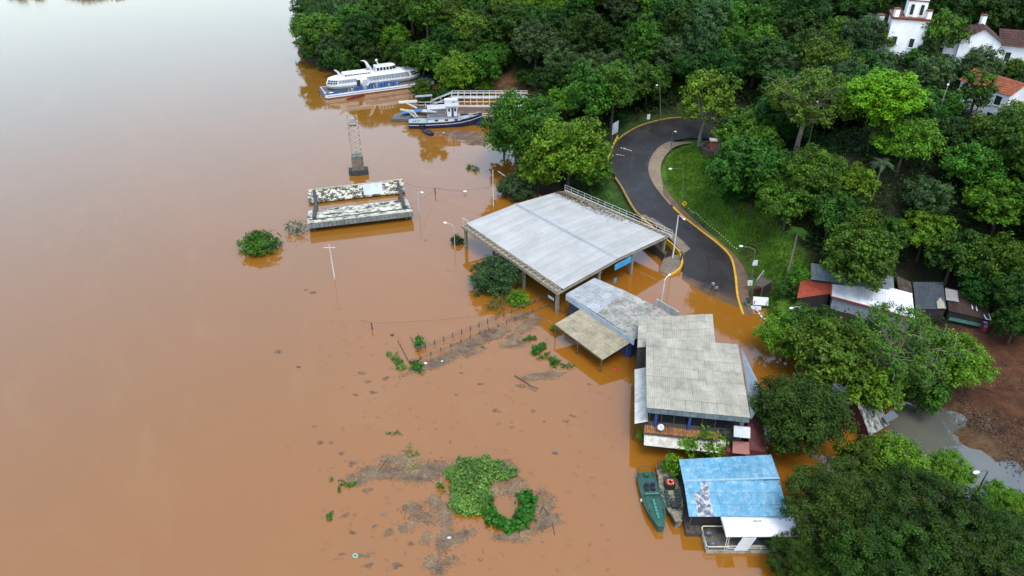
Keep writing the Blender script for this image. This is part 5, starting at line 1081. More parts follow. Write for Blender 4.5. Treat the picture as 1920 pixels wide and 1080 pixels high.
def palm(name, seed, mat, n=16, L=2.6, th=7, lean=0, tmat=None, droop=1.1):
    rg = np.random.default_rng(seed); m = MB(); co = []
    for k in range(n):
        a_ = 2*math.pi*k/n+rg.normal()*.15; el = rg.uniform(.15, 1.1); h = np.array([math.cos(a_), math.sin(a_)]); prev = None
        for i in range(11):
            s_ = i/10; x = L*s_*math.cos(el*(1-s_*.3)); z = L*s_*math.sin(el)-droop*s_*s_*L*.62
            p = np.array([h[0]*x, h[1]*x, z])
            if prev is not None and i > 1:
                lw = .62*math.sin(math.pi*min(1, s_*.9+.1))+.1; sd = np.array([-h[1], h[0], 0])
                for sg in (-1, 1):
                    for o in (0, .5):
                        b_ = prev+(p-prev)*o; tip = b_+sd*sg*lw+(p-prev)*.9+np.array([0, 0, -.18*lw]); co += [b_, b_+(p-prev)*.30, tip, tip-(p-prev)*.05]
            prev = p
    co = np.array(co)+np.array([lean, 0, th]); me = npmesh('crown', co, np.arange(len(co)).reshape(-1, 4), LG[mat], False)
    m.tube([(0, 0, -.6), (lean*.25, .05, th*.4), (lean*.65, 0, th*.75), (lean, 0, th+.1)], [.2, .15, .13, .12], 7); tm = m.mesh('trunk'); tm.materials.append(tmat or barkg)
    KIND[name] = (me, tm, L, th, L)
palm('palm0', 5, 'palm', 18, 2.6, 6.5); palm('palm1', 6, 'mid', 13, 1.9, 9.0, 0.4, None, 1.2); palm('palm2', 7, 'grey', 18, 3.2, 6.0)
NT = 0
def plant(kind, loc, s, label, cat='tree', name='tree', rz=None, group=None, zs=1.0):
    global NT
    me, tm, R, ch, H = KIND[kind]; NT += 1
    o = thing(name, label, cat, loc, rz if rz is not None else random.Random(NT).uniform(0, 6.28), group); o.scale = (s, s, s*zs)
    put('trunk', tm, o); put('crown', me, o); return o
def at_px(kind, cx, cy, rpx, zs=1.0, base=None):
    """Where a tree of this kind must stand for its crown to be seen round a photo point with that radius."""
    me, tm, R, ch, H = KIND[kind]; z = 6.0
    for _ in range(25):
        p = P(cx, cy, z); d = p.y*CP-(z-CAM_H)*SP; s = rpx*d/FPX/R
        g = max(gz(p.x, p.y), -1.0) if base is None else base
        z = .5*z+.5*(g+ch*s*zs)
    p = P(cx, cy, z); d = p.y*CP-(z-CAM_H)*SP; s = rpx*d/FPX/R
    return V(p.x, p.y, z-ch*s*zs), s
def T(kind, cx, cy, rpx, label, cat='tree', name='tree', zs=1.0, base=None, group=None, rz=None):
    loc, s = at_px(kind, cx, cy, rpx, zs, base); return plant(kind, loc, s, label, cat, name, rz, group, zs)
MAN = [
 # around the hall and the road
 ('bigmid', 978, 242, 78, 'broad mid-green tree at the water right of the tug, its left half over the ferry'),
 ('biglime', 1068, 285, 74, 'large light green tree between the river and the outer bend of the road'),
 ('mid0', 945, 262, 34, 'small rounded tree at the water edge below the navy pontoon'),
 ('lime0', 1010, 325, 40, 'light green tree standing just behind the river corner of the hall roof'),
 ('mid1', 1112, 322, 36, 'dark tree beside the yellow guard rail at the bend'),
 ('mid2', 1118, 182, 52, 'tall green tree behind the white billboard at the bend'),
 ('lime1', 1060, 190, 36, 'pale green tree behind the big trees at the end of the ferry'),
 ('grey0', 1168, 158, 50, 'grey-green tree above the billboard on the far side of the road'),
 ('mid0', 1215, 158, 46, 'tree with a bare dark stem behind the small white road sign'),
 ('upright', 1322, 192, 56, 'upright light green tree growing on the inside corner of the hairpin bend'),
 ('open', 1512, 195, 88, 'wide thin-leaved tree with grey branches showing, left of the bright green dome'),
 ('dome', 1652, 192, 80, 'bright yellow-green domed tree, the brightest crown on the slope'),
 ('spreadlime', 1698, 268, 60, 'mid-green tree directly below the bright green dome'),
 ('mid2', 1420, 318, 74, 'big dark green tree at the top of the lawn, overhanging the grass'),
 ('bigmid', 1530, 330, 60, 'broad green tree above the leaning palm, right of the lawn'),
 ('dark0', 1385, 365, 34, 'low dark tree at the edge of the lawn beside the dirt steps'),
 ('mid0', 1480, 380, 52, 'round green tree above the dirt steps on the lawn'),
 ('dark1', 1560, 400, 56, 'dark tree on the slope right of the leaning palm'),
 ('lime1', 1600, 345, 42, 'yellowish green tree left of the pale palm'),
 ('grey1', 1740, 372, 46, 'tall pale-topped tree with a thin stem above the dark shed'),
 ('lime0', 1735, 440, 50, 'light green tree on the slope straight above the dark tarp shed'),
 ('lime1', 1880, 385, 58, 'light green tree at the right edge above the rusty shed'),
 ('mid1', 1870, 490, 60, 'large dark-green tree at the right edge above the red mud'),
 ('dark0', 1650, 438, 48, 'dark tree behind the grey shed roof'),
 ('mid2', 1610, 420, 44, 'mid-green tree above the grey shed roof'),
 ('dark2', 1790, 480, 58, 'very dark tree above the rusty shed roof'),
 ('dark1', 1845, 540, 40, 'dark tree overhanging the rusty shed end'),
 ('shrub0', 1500, 520, 26, 'small shrub between the leaning palm and the red roof'),
 ('darkshrub1', 1480, 545, 22, 'low dark shrub beside the dark shelter on the lawn'),
 # by the boats
 ('biglime', 860, 140, 42, 'light green tree at the bow end of the passenger boat'),
 ('mid1', 905, 128, 42, 'green tree right of the light tree beside the pontoon barge'),
 ('mid2', 930, 108, 34, 'tree behind the muddy bank above the ferry walkway'),
 ('shrub1', 790, 172, 24, 'drooping bush hanging over the white side of the barge'),
 ('darkshrub0', 835, 178, 24, 'dark bush at the water between barge and ferry'),
 ('darkshrub1', 800, 190, 16, 'small bush in the water in front of the barge end'),
 ('dark1', 645, 120, 34, 'dark leaning tree at the water behind the stern of the passenger boat'),
 ('mid0', 600, 62, 44, 'outermost tree of the wooded point, leaning over the river'),
 ('grey0', 625, 90, 32, 'grey-green tree at the foot of the wooded point'),
 ('dark2', 700, 105, 36, 'dark tree behind the wheelhouse of the passenger boat'),
 ('dark0', 760, 105, 36, 'dull dark tree behind the bow of the passenger boat'),
 ('grey1', 1005, 82, 50, 'fluffy grey-green tree standing above the muddy bank'),
 ('grey0', 1060, 110, 42, 'grey-green tree right of the fluffy one above the muddy bank'),
 # in front of the white houses
 ('grey1', 1615, 72, 44, 'blue-green tree covering the left wing of the tower house'),
 ('mid1', 1764, 62, 46, 'tall dark tree between the tower house and the gabled house'),
 ('mid0', 1692, 72, 22, 'slim tree in front of the tower house wall'),
 ('grey0', 1650, 118, 32, 'round tree below the tower house'),
 ('dark1', 1620, 125, 38, 'dark tree left below the tower house'),
 ('grey1', 1745, 140, 40, 'grey-green tree between the bright dome and the orange roof'),
 ('grey0', 1836, 122, 42, 'grey-green tree in front of the gabled house, its crown over the orange roof corner'),
 ('tall0', 1834, 172, 30, 'slim tree against the wall of the orange-tiled house'),
 ('mid2', 1760, 200, 44, 'green tree left of the orange-tiled house'),
 ('lime0', 1900, 235, 48, 'light green tree below the right corner of the orange-tiled house'),
 ('mid1', 1850, 262, 52, 'mid-green tree on the slope below the orange-tiled house'),
 ('dark0', 1780, 255, 46, 'dark tree below and left of the orange-tiled house'),
 ('dark2', 1860, 20, 46, 'dark tree behind the gabled house'),
 ('dark0', 1800, 18, 40, 'dark tree behind the tower house, left of the gabled house chimney'),
 ('dark1', 1915, 30, 40, 'dark tree at the top right corner behind the brown roof'),
 ('dark0', 1600, 8, 34, 'dark tree behind the left end of the tower house'), ('mid2', 1645, -4, 32, 'tree behind the left chimney of the tower house'), ('dark2', 1748, 6, 30, 'dark tree behind the right chimney of the tower house'),
 ('dark1', 1790, 42, 26, 'dark tree squeezed between the tower house and the gable'), ('mid0', 1575, 60, 34, 'tree standing left of the tower house wing'), ('dark1', 1700, -25, 34, 'dark tree right behind the tower'),
 ('shrub0', 1720, 108, 22, 'low shrub at the foot of the tower house'), ('darkshrub0', 1765, 118, 22, 'dark shrub beside the corner of the gabled house'), ('darkshrub1', 1790, 132, 18, 'dark shrub behind the orange roof corner'), ('shrub1', 1905, 128, 22, 'shrub between the gabled house and the orange roof'),
 ('mid1', 572, 52, 30, 'tree at the very tip of the wooded point'), ('dark0', 590, 95, 26, 'low dark tree at the waterline of the wooded point'), ('darkshrub0', 612, 118, 20, 'dark shrub dipping into the river left of the barge stern'), ('dark1', 578, 20, 30, 'dark tree on the far side of the wooded point'),
 ('dark2', 1925, 560, 56, 'black-green tree at the right edge behind the red mud'), ('dark0', 1905, 610, 40, 'low dark tree at the right edge of the red mud'), ('grey1', 1740, 96, 24, 'grey-green tree between the tower house and the tall dark tree'),
 ('lime0', 1664, 78, 24, 'light green tree in front of the tower house wall, left of the slim tree'), ('grey0', 1722, 74, 17, 'small grey-green tree at the right corner of the tower house'),
 ('shrub1', 905, 162, 22, 'green shrub on the muddy bank behind the ferry walkway'), ('shrub0', 868, 165, 20, 'shrub at the waterline between the barge and the ferry stairs'), ('darkshrub1', 990, 150, 22, 'dark shrub at the right end of the muddy bank'),
 # foreground right
 ('mid0', 1515, 628, 58, 'dark green tree between the flooded road end and the white shed'),
 ('spreadlime', 1478, 635, 52, 'light green rounded tree over the flooded road end'),
 ('mid1', 1565, 668, 80, 'dense dark-hearted tree left of the wide bare-branched tree'),
 ('spread', 1694, 676, 114, 'very wide tree with bare grey branches showing in the middle of its crown'),
 ('spreadlime', 1795, 675, 66, 'fresh light green tree beside the red mud, right of the bare-branched tree'),
 ('lime1', 1640, 725, 60, 'light green tree hanging over the slatted shack'),
 ('mid2', 1730, 740, 46, 'dark drooping tree at the edge of the grey flood pool'),
 ('olive0', 1508, 786, 88, 'round fine-leaved olive tree right of the beige roof'),
 ('fine0', 1588, 975, 112, 'fine-leaved dark tree overhanging the blue boathouse roof'),
 ('fine1', 1705, 985, 122, 'wide dark fine-leaved tree in the middle of the foreground grove'),
 ('fine0', 1868, 1052, 104, 'dark fine-leaved tree in the bottom right corner'),
 ('fine1', 1640, 1065, 120, 'dark fine-leaved tree at the bottom edge of the picture'),
 ('fine0', 1502, 1056, 60, 'dark fine-leaved tree overhanging the white houseboat'),
 ('fine1', 1800, 1090, 110, 'dark tree at the bottom edge left of the corner tree'),
 ('spreadlime', 1688, 872, 62, 'brighter green tree at the back of the foreground grove'),
 ('spreadlime', 1782, 878, 44, 'small bright green tree beside the leaning lamp post'),
 ('mid0', 1620, 880, 56, 'mid-green tree behind the blue boathouse grove'),
 ('spreadlime', 1868, 940, 40, 'bright green tree right of the leaning lamp post'),
 ('spreadlime', 1912, 965, 40, 'bright green shrub-like tree at the right edge of the pool'),
]
for k, x, y, r, lab in MAN: T(k, x, y, r, lab)
T('palm0', 1655, 305, 26, 'pale blue-green palm among dark trees on the slope', 'palm', 'palm_tree')
b_ = P(1473, 534, 2.0); b_.z = gz(b_.x, b_.y)
plant('palm1', b_, .95, 'slender palm with a long pale leaning trunk beside the lawn', 'palm', 'palm_tree', rz=R_(75))
T('palm2', 1634, 36, 32, 'dark palm beside the left wing of the tower house', 'palm', 'palm_tree')
T('bushround', 485, 462, 37, 'solitary rounded green bush standing in the open river', 'bush', 'bush', base=-.2, zs=.9)
T('bushthin', 553, 431, 24, 'half drowned twiggy bush at the left end of the concrete landing roof', 'bush', 'bush', base=-.1)
T('bushblue', 930, 526, 48, 'large blue-green bush in the water beside the hall pillars', 'bush', 'bush', base=-.4)
T('bushlime', 975, 560, 22, 'yellowish small bush at the foot of the large blue-green bush', 'bush', 'bush', base=-.5)
T('bushthin', 930, 572, 26, 'drowned twigs below the large blue-green bush', 'bush', 'bush', base=-.3)
T('bushblue', 972, 354, 38, 'dark blue-green bush behind the river corner of the hall', 'bush', 'bush', base=-.6)
T('darkshrub0', 859, 452, 12, 'small dark bush at the river corner pillar of the hall', 'bush', 'bush', base=-.3)
T('bushlime', 1302, 832, 50, 'bright green climbing bush between the restaurant and the blue roof', 'bush', 'bush', base=-.3, zs=1.1)
T('bushlime', 1262, 872, 24, 'leafy branch hanging over the stern of the camouflage boat', 'bush', 'bush', base=.2, zs=1.3)
T('bushlime', 1392, 848, 24, 'low leafy bush at the foot of the red annexe', 'bush', 'bush', base=-.3)
T('bushlime', 1350, 848, 22, 'leafy creeper in front of the red wall', 'bush', 'bush', base=-.3)
T('bushlime', 1203, 815, 13, 'green creeper on the river corner of the restaurant awning', 'creeper', 'creeper', base=.3, zs=1.4)
T('bushlime', 1037, 617, 8, 'small creeper on the corner post of the tan canopy', 'creeper', 'creeper', base=-.1, zs=1.3)
# the wood: every tree its own, spaced through the place
FOREST = [(566,-70),(2160,-70),(2160,640),(1960,610),(1880,575),(1780,505),(1700,480),(1600,480),(1540,455),(1480,400),(1400,290),(1385,215),(1290,190),(1180,190),(1120,200),(1080,165),(985,128),(900,112),(820,118),(720,118),(640,108),(600,95),(575,60)]
HOUSEX = [(1578,-20),(1765,-20),(1775,45),(1995,52),(1995,225),(1860,230),(1785,195),(1770,125),(1700,112),(1590,105)]
rg = np.random.default_rng(77); placed = [tuple(o.location)[:2] for o in COL.objects if o.name.startswith('tree')]
cand = rg.uniform((-75, 78), (150, 300), (11000, 2)); cg = gzs(cand[:, 0], cand[:, 1])
zones = (('behind the passenger boat and the ferry', lambda x, y: x < 985), ('on the slope above the hairpin bend', lambda x, y: x < 1440 and y < 235), ('on the ridge around the white houses', lambda x, y: y < 135), ('on the slope above the tin sheds', lambda x, y: True))
wts_ = (('dark', 3, .42), ('mid', 3, .27), ('grey', 2, .14), ('lime', 2, .07), ('tall', 2, .10)); names = [w_[0] for w_ in wts_]; pr = np.array([w_[2] for w_ in wts_])
desc = {'dark': 'dark green broadleaf tree', 'mid': 'mid-green round-crowned tree', 'grey': 'grey-green feathery tree', 'lime': 'lighter yellow-green tree', 'tall': 'narrow upright green tree'}
grid = {}
for x, y in placed: grid.setdefault((int(x//6), int(y//6)), []).append((x, y))
housew = [P(1700, 70, 20), P(1850, 105, 18), P(1850, 190, 16), P(1900, 110, 17)]
KEY = [(x, y, r, at_px(k, x, y, r)[0].y) for k, x, y, r, l in MAN if k in ('dome', 'open', 'upright', 'biglime', 'bigmid', 'grey1') and y < 450]+[(1655, 305, 30, at_px('palm0', 1655, 305, 26)[0].y), (1493, 450, 30, b_.y)]
nf = 0
for (x, y), g in zip(cand, cg):
    if g < .35 or nf > 292: continue
    kn = names[rg.choice(len(names), p=pr)]; s = rg.uniform(.88, 1.32); me, tm, R, ch, H = KIND[kn+'0']
    cx, cy = proj(x, y, g+ch*s)
    if not (540 < cx < 2150 and -65 < cy < 600): continue
    pa = (np.array([cx]), np.array([cy]))
    if not inpoly(*pa, FOREST)[0]: continue
    rp = R*s*FPX/(y*CP-(g+ch*s-CAM_H)*SP)
    if inpoly(*pa, HOUSEX)[0] or inpoly(pa[0]-rp*.6, pa[1], HOUSEX)[0] or inpoly(pa[0]+rp*.6, pa[1], HOUSEX)[0] or inpoly(pa[0], pa[1]-rp*.7, HOUSEX)[0] or inpoly(pa[0], pa[1]+rp*.5, HOUSEX)[0]: continue
    if any(y < ky_+3 and math.hypot(cx-kx_, cy-kp_) < kr_*.85+rp*.75 for kx_, kp_, kr_, ky_ in KEY): continue
    bx, by = proj(x, y, g)
    if inpoly(np.array([bx]), np.array([by]), HOUSEX)[0]: continue
    if np.hypot(bed[:, 0]-x, bed[:, 1]-y).min() < 4.5: continue
    dm = 5.0 if cy < 150 else 5.3
    kx, ky = int(x//6), int(y//6)
    if any((x-q[0])**2+(y-q[1])**2 < dm*dm for i in (-1, 0, 1) for j in (-1, 0, 1) for q in grid.get((kx+i, ky+j), ())): continue
    grid.setdefault((kx, ky), []).append((x, y)); nf += 1
    zn = next(z for z, f in zones if f(cx, cy)); kk = kn+str(rg.integers(0, dict((a_, b_) for a_, b_, c_ in wts_)[kn]))
    plant(kk, V(x, y, g-.1), s, f'{desc[kn]} in the wood {zn}', 'tree', 'tree', rg.uniform(0, 6.28), f'{desc[kn]}s of the wood {zn}', rg.uniform(.9, 1.15))
print('FOREST', nf, 'trees', NT)
# far bank trees across the river (they mirror in the water at the top left)
for i in range(7):
    plant(('dark0', 'mid1', 'dark2')[i % 3], V(-245+i*9.5+rg.uniform(-3, 3), 372+rg.uniform(-6, 10), -1), 2.0+rg.uniform(-.3, .5), 'tall tree on the far bank beyond the top left of the view', 'tree', 'tree', None, 'trees on the far bank')
# undergrowth that reads as one mass
co = []; 
cand = rg.uniform((-70, 80), (150, 270), (26000, 2)); cg = gzs(cand[:, 0], cand[:, 1]); bx, by = [], []
pdv = cand[:, 1]*CP-(cg-CAM_H)*SP; ux_ = 960+FPX*cand[:, 0]/pdv; uy_ = 540-FPX*(cand[:, 1]*SP+(cg-CAM_H)*CP)/pdv
kbed = np.array([np.hypot(bed[:, 0]-x, bed[:, 1]-y).min() for x, y in cand])
ok = (cg > .5) & (ux_ > 560) & (ux_ < 1960) & (uy_ > -20) & (uy_ < 640) & (kbed > 4) & ~inpoly(ux_, uy_, LAWN) & ~inpoly(ux_, uy_, MUD) & ~inpoly(ux_, uy_, [(880,140),(1000,135),(1000,185),(880,178)]) & ~inpoly(ux_, uy_, [(1480,470),(1880,520),(1900,620),(1480,600)])
pts = cand[ok][:7000]; pz = cg[ok][:7000]
co, q = leaf_cloud([np.array([x, y, z+.4]) for (x, y), z in zip(pts, pz)], rg.uniform(.8, 1.6, len(pts)), .45, 24, .7, .35, 6, rg=rg)
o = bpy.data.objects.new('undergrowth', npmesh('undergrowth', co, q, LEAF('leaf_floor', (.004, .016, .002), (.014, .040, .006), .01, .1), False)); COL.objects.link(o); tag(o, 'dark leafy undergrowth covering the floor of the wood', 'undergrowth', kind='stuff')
# lawn grass
cand = rg.uniform((20, 82), (62, 150), (90000, 2)); cg = gzs(cand[:, 0], cand[:, 1]); pdv = cand[:, 1]*CP-(cg-CAM_H)*SP; ux_ = 960+FPX*cand[:, 0]/pdv; uy_ = 540-FPX*(cand[:, 1]*SP+(cg-CAM_H)*CP)/pdv
ok = inpoly(ux_, uy_, LAWN) & (cg > .3)
kb = np.zeros(len(cand)); ii = np.where(ok)[0]; kb[ii] = [np.hypot(bed[:, 0]-cand[i, 0], bed[:, 1]-cand[i, 1]).min() for i in ii]; ok &= kb > 1.0
pts = np.column_stack([cand[ok], cg[ok]]); n = len(pts); a_ = rg.uniform(0, 6.28, n); h = rg.uniform(.12, .34, n)[:, None]; dx = np.column_stack([np.cos(a_), np.sin(a_), np.zeros(n)])*.10
tip = np.column_stack([rg.normal(0, .12, n), rg.normal(0, .12, n), np.ones(n)])*h
co = np.stack([pts-dx, pts+dx, pts+tip+dx*.4, pts+tip-dx*.4], 1).reshape(-1, 3)
o = bpy.data.objects.new('lawn_grass', npmesh('lawn_grass', co, np.arange(len(co)).reshape(-1, 4), LEAF('grass_blade', (.034, .098, .007), (.072, .152, .015), .01, .05), False)); COL.objects.link(o); tag(o, 'short grass of the sloping lawn inside the bend', 'grass', kind='stuff')
# floating plants
def floating(name, label, cat, blobs, leaf, dens, mat, hz=.35, subs=7, up=.9, jit=.35):
    c = [P(x, y, hz*.4) for x, y, r in blobs]; o = sum(c, V(0, 0, 0))/len(c); o.z = 0
    co, q = leaf_cloud([np.array((p-o)[:]) for p in c], [r for x, y, r in blobs], leaf, dens, up, jit, subs, 1.25, -.05)
    co[:, 2] = np.clip(co[:, 2], .01, None)*(hz/.5)
    ob = bpy.data.objects.new(name, npmesh(name, co, q, LG[mat], False)); COL.objects.link(ob); ob.location = o; return tag(ob, label, cat)
r = random.Random(3)
def blobs(path, n, sp, r0, r1):
    out = []
    for i in range(n):
        k = r.random()*(len(path)-1); j = int(k); f = k-j; x = path[j][0]*(1-f)+path[j+1][0]*f; y = path[j][1]*(1-f)+path[j+1][1]*f
        out.append((x+r.gauss(0, sp), y+r.gauss(0, sp*.8), r.uniform(r0, r1)))
    return out
floating('floating_plants', 'largest floating island of fresh green water plants', 'water plants', blobs([(845,900),(860,880),(885,875),(900,870),(930,885),(960,893)], 70, 9, .35, .6)+blobs([(850,905),(860,935),(875,950),(895,940),(905,955)], 60, 10, .35, .6)+blobs([(870,900),(900,905),(890,925)], 50, 12, .35, .6), .30, 210, 'hyacinth', .5)
floating('floating_plants', 'dark glossy large-leaved plants curved below the big green island', 'water plants', blobs([(912,940),(915,962),(935,975),(955,992),(975,985),(992,968),(985,945),(988,930)], 64, 5, .32, .5), .42, 120, 'hyadark', .55)
floating('floating_plants', 'loose trail of dark leafy plants near the tan canopy', 'water plants', blobs([(990,628),(1005,640),(1015,655),(1000,660),(1030,672),(1062,692)], 42, 6, .22, .42), .24, 260, 'hyadark', .4)
floating('floating_plants', 'short string of bright green plants at the end of the drowned fence', 'water plants', blobs([(733,662),(742,672),(750,684),(760,688)], 22, 4, .22, .36), .24, 260, 'hyacinth', .4)
floating('floating_plants', 'small dark clump at the corner of the drowned fence', 'water plants', blobs([(778,680),(785,686),(782,693)], 14, 3.5, .25, .4), .24, 240, 'hyadark', .5)
floating('floating_plants', 'round little bush inside the drowned fence corner', 'water plants', [(787, 648, .5), (784, 645, .4), (790, 644, .4), (787, 641, .35)], .28, 200, 'hyadark', .9)
floating('floating_plants', 'green tuft floating below the tug', 'water plants', [(880, 314, .6), (890, 317, .7), (895, 318, .5), (884, 312, .5)], .34, 100, 'mid', .5)
floating('floating_plants', 'yellowish sprig left above the big green island', 'water plants', [(768, 838, .35), (772, 847, .35), (778, 850, .3), (770, 852, .3)], .26, 70, 'faded', .4)
floating('floating_plants', 'faded tuft at the edge of the debris left of the big island', 'water plants', [(776, 868, .4), (780, 872, .4), (772, 876, .35), (768, 884, .3)], .24, 90, 'faded', .3)
floating('floating_plants', 'grey-green low tuft above the debris patches', 'water plants', [(734, 812, .4), (742, 813, .4), (748, 814, .3), (728, 811, .3)], .2, 90, 'grey', .2)
floating('floating_plants', 'row of dark sprigs at the left end of the debris', 'water plants', [(621, 900, .3), (638, 903, .35), (648, 908, .4), (655, 910, .3), (665, 906, .25), (636, 918, .2)], .26, 110, 'hyadark', .35)
floating('floating_plants', 'single dark sprig low at the left of the debris field', 'water plants', [(618, 968, .32), (621, 963, .25), (617, 972, .2)], .26, 110, 'hyadark', .4)
# debris rafts: thousands of flat bits and twigs
debm = LEAF('debris_bits', (.082, .057, .039), (.150, .112, .082), .01, .1, trans=.0, rough=.9)
def raft(label, spots, per, size=(.05, .30), asp=2.2):
    co = []; c0 = P(*spots[0][:2], 0)
    for x, y, rx_, ry_, ang in spots:
        c = P(x, y, 0); n = int(per*2.8*rx_*ry_); k = 4+int(rx_); sub = rg.normal(size=(k, 2))*.55; i = rg.integers(0, k, n)
        q = sub[i]+rg.normal(size=(n, 2))*.36; q[:, 0] *= rx_; q[:, 1] *= ry_; ca_, sa_ = math.cos(ang), math.sin(ang)
        X_ = c.x-c0.x+q[:, 0]*ca_-q[:, 1]*sa_; Y_ = c.y-c0.y+q[:, 0]*sa_+q[:, 1]*ca_; Z_ = rg.uniform(.006, .05, n)
        l = rg.uniform(size[0], size[1], n); w_ = l/rg.uniform(1.0, asp*1.6, n); a_ = rg.uniform(0, 6.28, n)
        u = np.column_stack([np.cos(a_), np.sin(a_), rg.normal(0, .06, n)])*l[:, None]/2; v = np.column_stack([-np.sin(a_), np.cos(a_), rg.normal(0, .06, n)])*w_[:, None]/2
        p = np.column_stack([X_, Y_, Z_]); co.append(np.stack([p+u, p+v, p-u, p-v], 1).reshape(-1, 3))
    co = np.concatenate(co); ob = bpy.data.objects.new('floating_debris', npmesh('floating_debris', co, np.arange(len(co)).reshape(-1, 4), debm, False)); COL.objects.link(ob); ob.location = c0; return tag(ob, label, 'debris', kind='stuff')
raft('brown-grey debris mat drifting along the drowned fence', [(890, 640, 3.0, .8, .55), (850, 665, 3.4, .9, .5), (815, 682, 2.0, .8, .4), (930, 625, 1.8, 1.0, .4), (985, 605, 2.0, 1.3, .2), (965, 640, 1.4, 1.0, 0), (955, 645, .8, 1.0, 0), (1010, 705, 1.8, .8, .2), (1040, 700, 1.0, .6, 0), (985, 725, .8, .4, 0)], 330)
raft('debris mats around the big island of green plants', [(800, 880, 2.0, 1.6, 0), (780, 895, 2.0, 1.1, 0), (940, 915, 1.8, 1.3, 0), (955, 880, 1.0, .9, .5), (1020, 950, 1.0, 1.5, 0), (1035, 975, 1.2, .6, 0), (1015, 985, 1.0, .6, 0), (680, 895, 1.0, 1.0, 0), (720, 880, 2.2, .7, .5), (705, 890, 1.5, .9, 0), (735, 860, 1.6, .7, 0), (785, 965, 1.2, .9, 0), (815, 965, 1.1, 1.2, .2), (820, 945, .8, 1.0, 0), (760, 990, .6, .8, 0), (835, 1015, 1.0, 1.6, 0), (870, 1000, 1.4, .7, .4), (800, 1015, .5, .8, 0), (830, 1060, 1.2, .8, 0), (960, 1000, 2.0, .6, 0)], 300)
raft('grey scum and twigs beside the bow of the tug', [(890, 255, 3.5, 1.8, 0), (870, 250, 3.0, 1.2, 0), (905, 265, 2.5, 1.2, 0), (850, 248, 2, .8, 0)], 170, (.12, .5))
sp_ = [(x_, y_, s_*.5, s_*.35, 0) for x_, y_, s_ in [(523,660,.9),(560,688,.5),(585,548,.9),(575,543,.5),(735,630,.4),(722,710,.7),(690,715,.8),(700,735,.6),(680,700,.7),(670,740,.5),(760,845,.4),(590,800,.3),(640,850,.5),(600,830,.5),(660,870,.8),(690,920,.8),(650,965,.6),(720,965,.7),(735,1000,.9),(690,1040,.9),(690,1060,.7),(740,1060,.8),(620,830,.4),(1040,850,.4),(1060,790,.5),(1000,770,.5),(930,770,.7),(960,800,.4),(865,700,.4),(900,720,.5),(855,740,.3),(1020,790,.3),(540,840,.3),(1075,780,.5),(1080,660,.4),(1105,720,.5),(700,985,.5),(660,1000,.5),(770,1020,.6),(850,1045,.5),(900,1050,.4),(640,1040,.4)]]
raft('scattered specks and small clots of litter on the brown water', sp_, 420, (.08, .26))
xx = rg.uniform(600, 1150, 260); yy = rg.uniform(600, 1075, 260)
raft('fine litter specks across the near water', [(a_, b_, .25, .2, 0) for a_, b_ in zip(xx, yy)], 60, (.05, .15))

# litter and stones on the red mud
spm = []
for x_, y_, s_ in [(1830,770,2.2),(1870,760,2.0),(1850,800,1.8),(1890,810,2.2),(1820,740,1.6),(1900,740,2.0),(1870,700,1.8),(1840,790,1.2),(1900,860,1.6),(1860,840,1.3)]: g_ = G(x_, y_); spm.append((g_, s_))
co = []
for g_, s_ in spm:
    n = 260; q = rg.normal(size=(n, 2))*s_*.8; X_, Y_ = g_.x+q[:, 0], g_.y+q[:, 1]; Z_ = gzs(X_, Y_)+.06; l = rg.uniform(.05, .3, n)
    a_ = rg.uniform(0, 6.28, n); u = np.column_stack([np.cos(a_), np.sin(a_), rg.normal(0, .2, n)])*l[:, None]/2; v = np.column_stack([-np.sin(a_), np.cos(a_), rg.normal(0, .2, n)])*l[:, None]/3
    p = np.column_stack([X_, Y_, Z_]); co.append(np.stack([p+u, p+v, p-u, p-v], 1).reshape(-1, 3))
co = np.concatenate(co); o = bpy.data.objects.new('mud_litter', npmesh('mud_litter', co, np.arange(len(co)).reshape(-1, 4), LEAF('litter_bits', (.03, .018, .011), (.09, .07, .052), .02, .2, trans=0, rough=.9), False)); COL.objects.link(o); tag(o, 'litter, stones and dead leaves strewn over the red mud', 'litter', kind='stuff')
# ------------------------------------------------------------------ drowned landing roof and the lattice tower
mildew = M('mildew_concrete', (.62, .61, .50), (.085, .08, .06), 1.15, .46, .54, c3=(.04, .04, .032), s3=3.0, l3=.52, h3=.6, rough=.9, spec=.1)
mildew2 = M('mildew_concrete_pale', (.62, .62, .54), (.26, .25, .18), 1.1, .46, .60, c3=(.07, .068, .055), s3=.62, l3=.50, h3=.60, rough=.9, spec=.1)
zt = 1.9
f0, f1, f2, f3 = P(576, 419, zt), P(773.6, 396, zt), P(763, 373, .85), P(578, 395, .85)
h0, h1, h2, h3 = P(578, 379, .5), P(760, 359, .5), P(755, 336.5, 1.2), P(577, 357, 1.2)
O = V(f0.x, f0.y, 0); ld = thing('landing_roof', 'two mildewed concrete roof slabs of a drowned landing stage joined by two dark beams', 'roof', O)
m = MB(O); m.slab([f0, f1, f2, f3], .14); m.build('front_slab', mildew2, ld); m = MB(O); m.slab([h0, h1, h2, h3], .25); m.build('back_slab', mildew, ld)
m = MB(O); m.bar(h3+V(0, 0, .05), h2+V(0, 0, .05), .25, .14); m.bar(f0+V(0, .14, .0), f1+V(0, .14, .0), .26, .05); m.build('slab_edge', M('slab_edge', (.55, .53, .40), (.3, .3, .17), 2), ld)
fw = (f1-f0); me = MB(); me.pbox((0, 0, -1.0), fw/26*.9, V(.01, .12, 0), V(0, 0, .95)); me = me.mesh('fascia_panel'); me.materials.append(M('fascia_concrete', (.20, .22, .22), (.13, .145, .145), 2.5, rnd=.15))
for i in range(26): put('fascia_panel', me, ld, Matrix.Translation(fw*(i/26)+V(0, 0, zt-.02)))
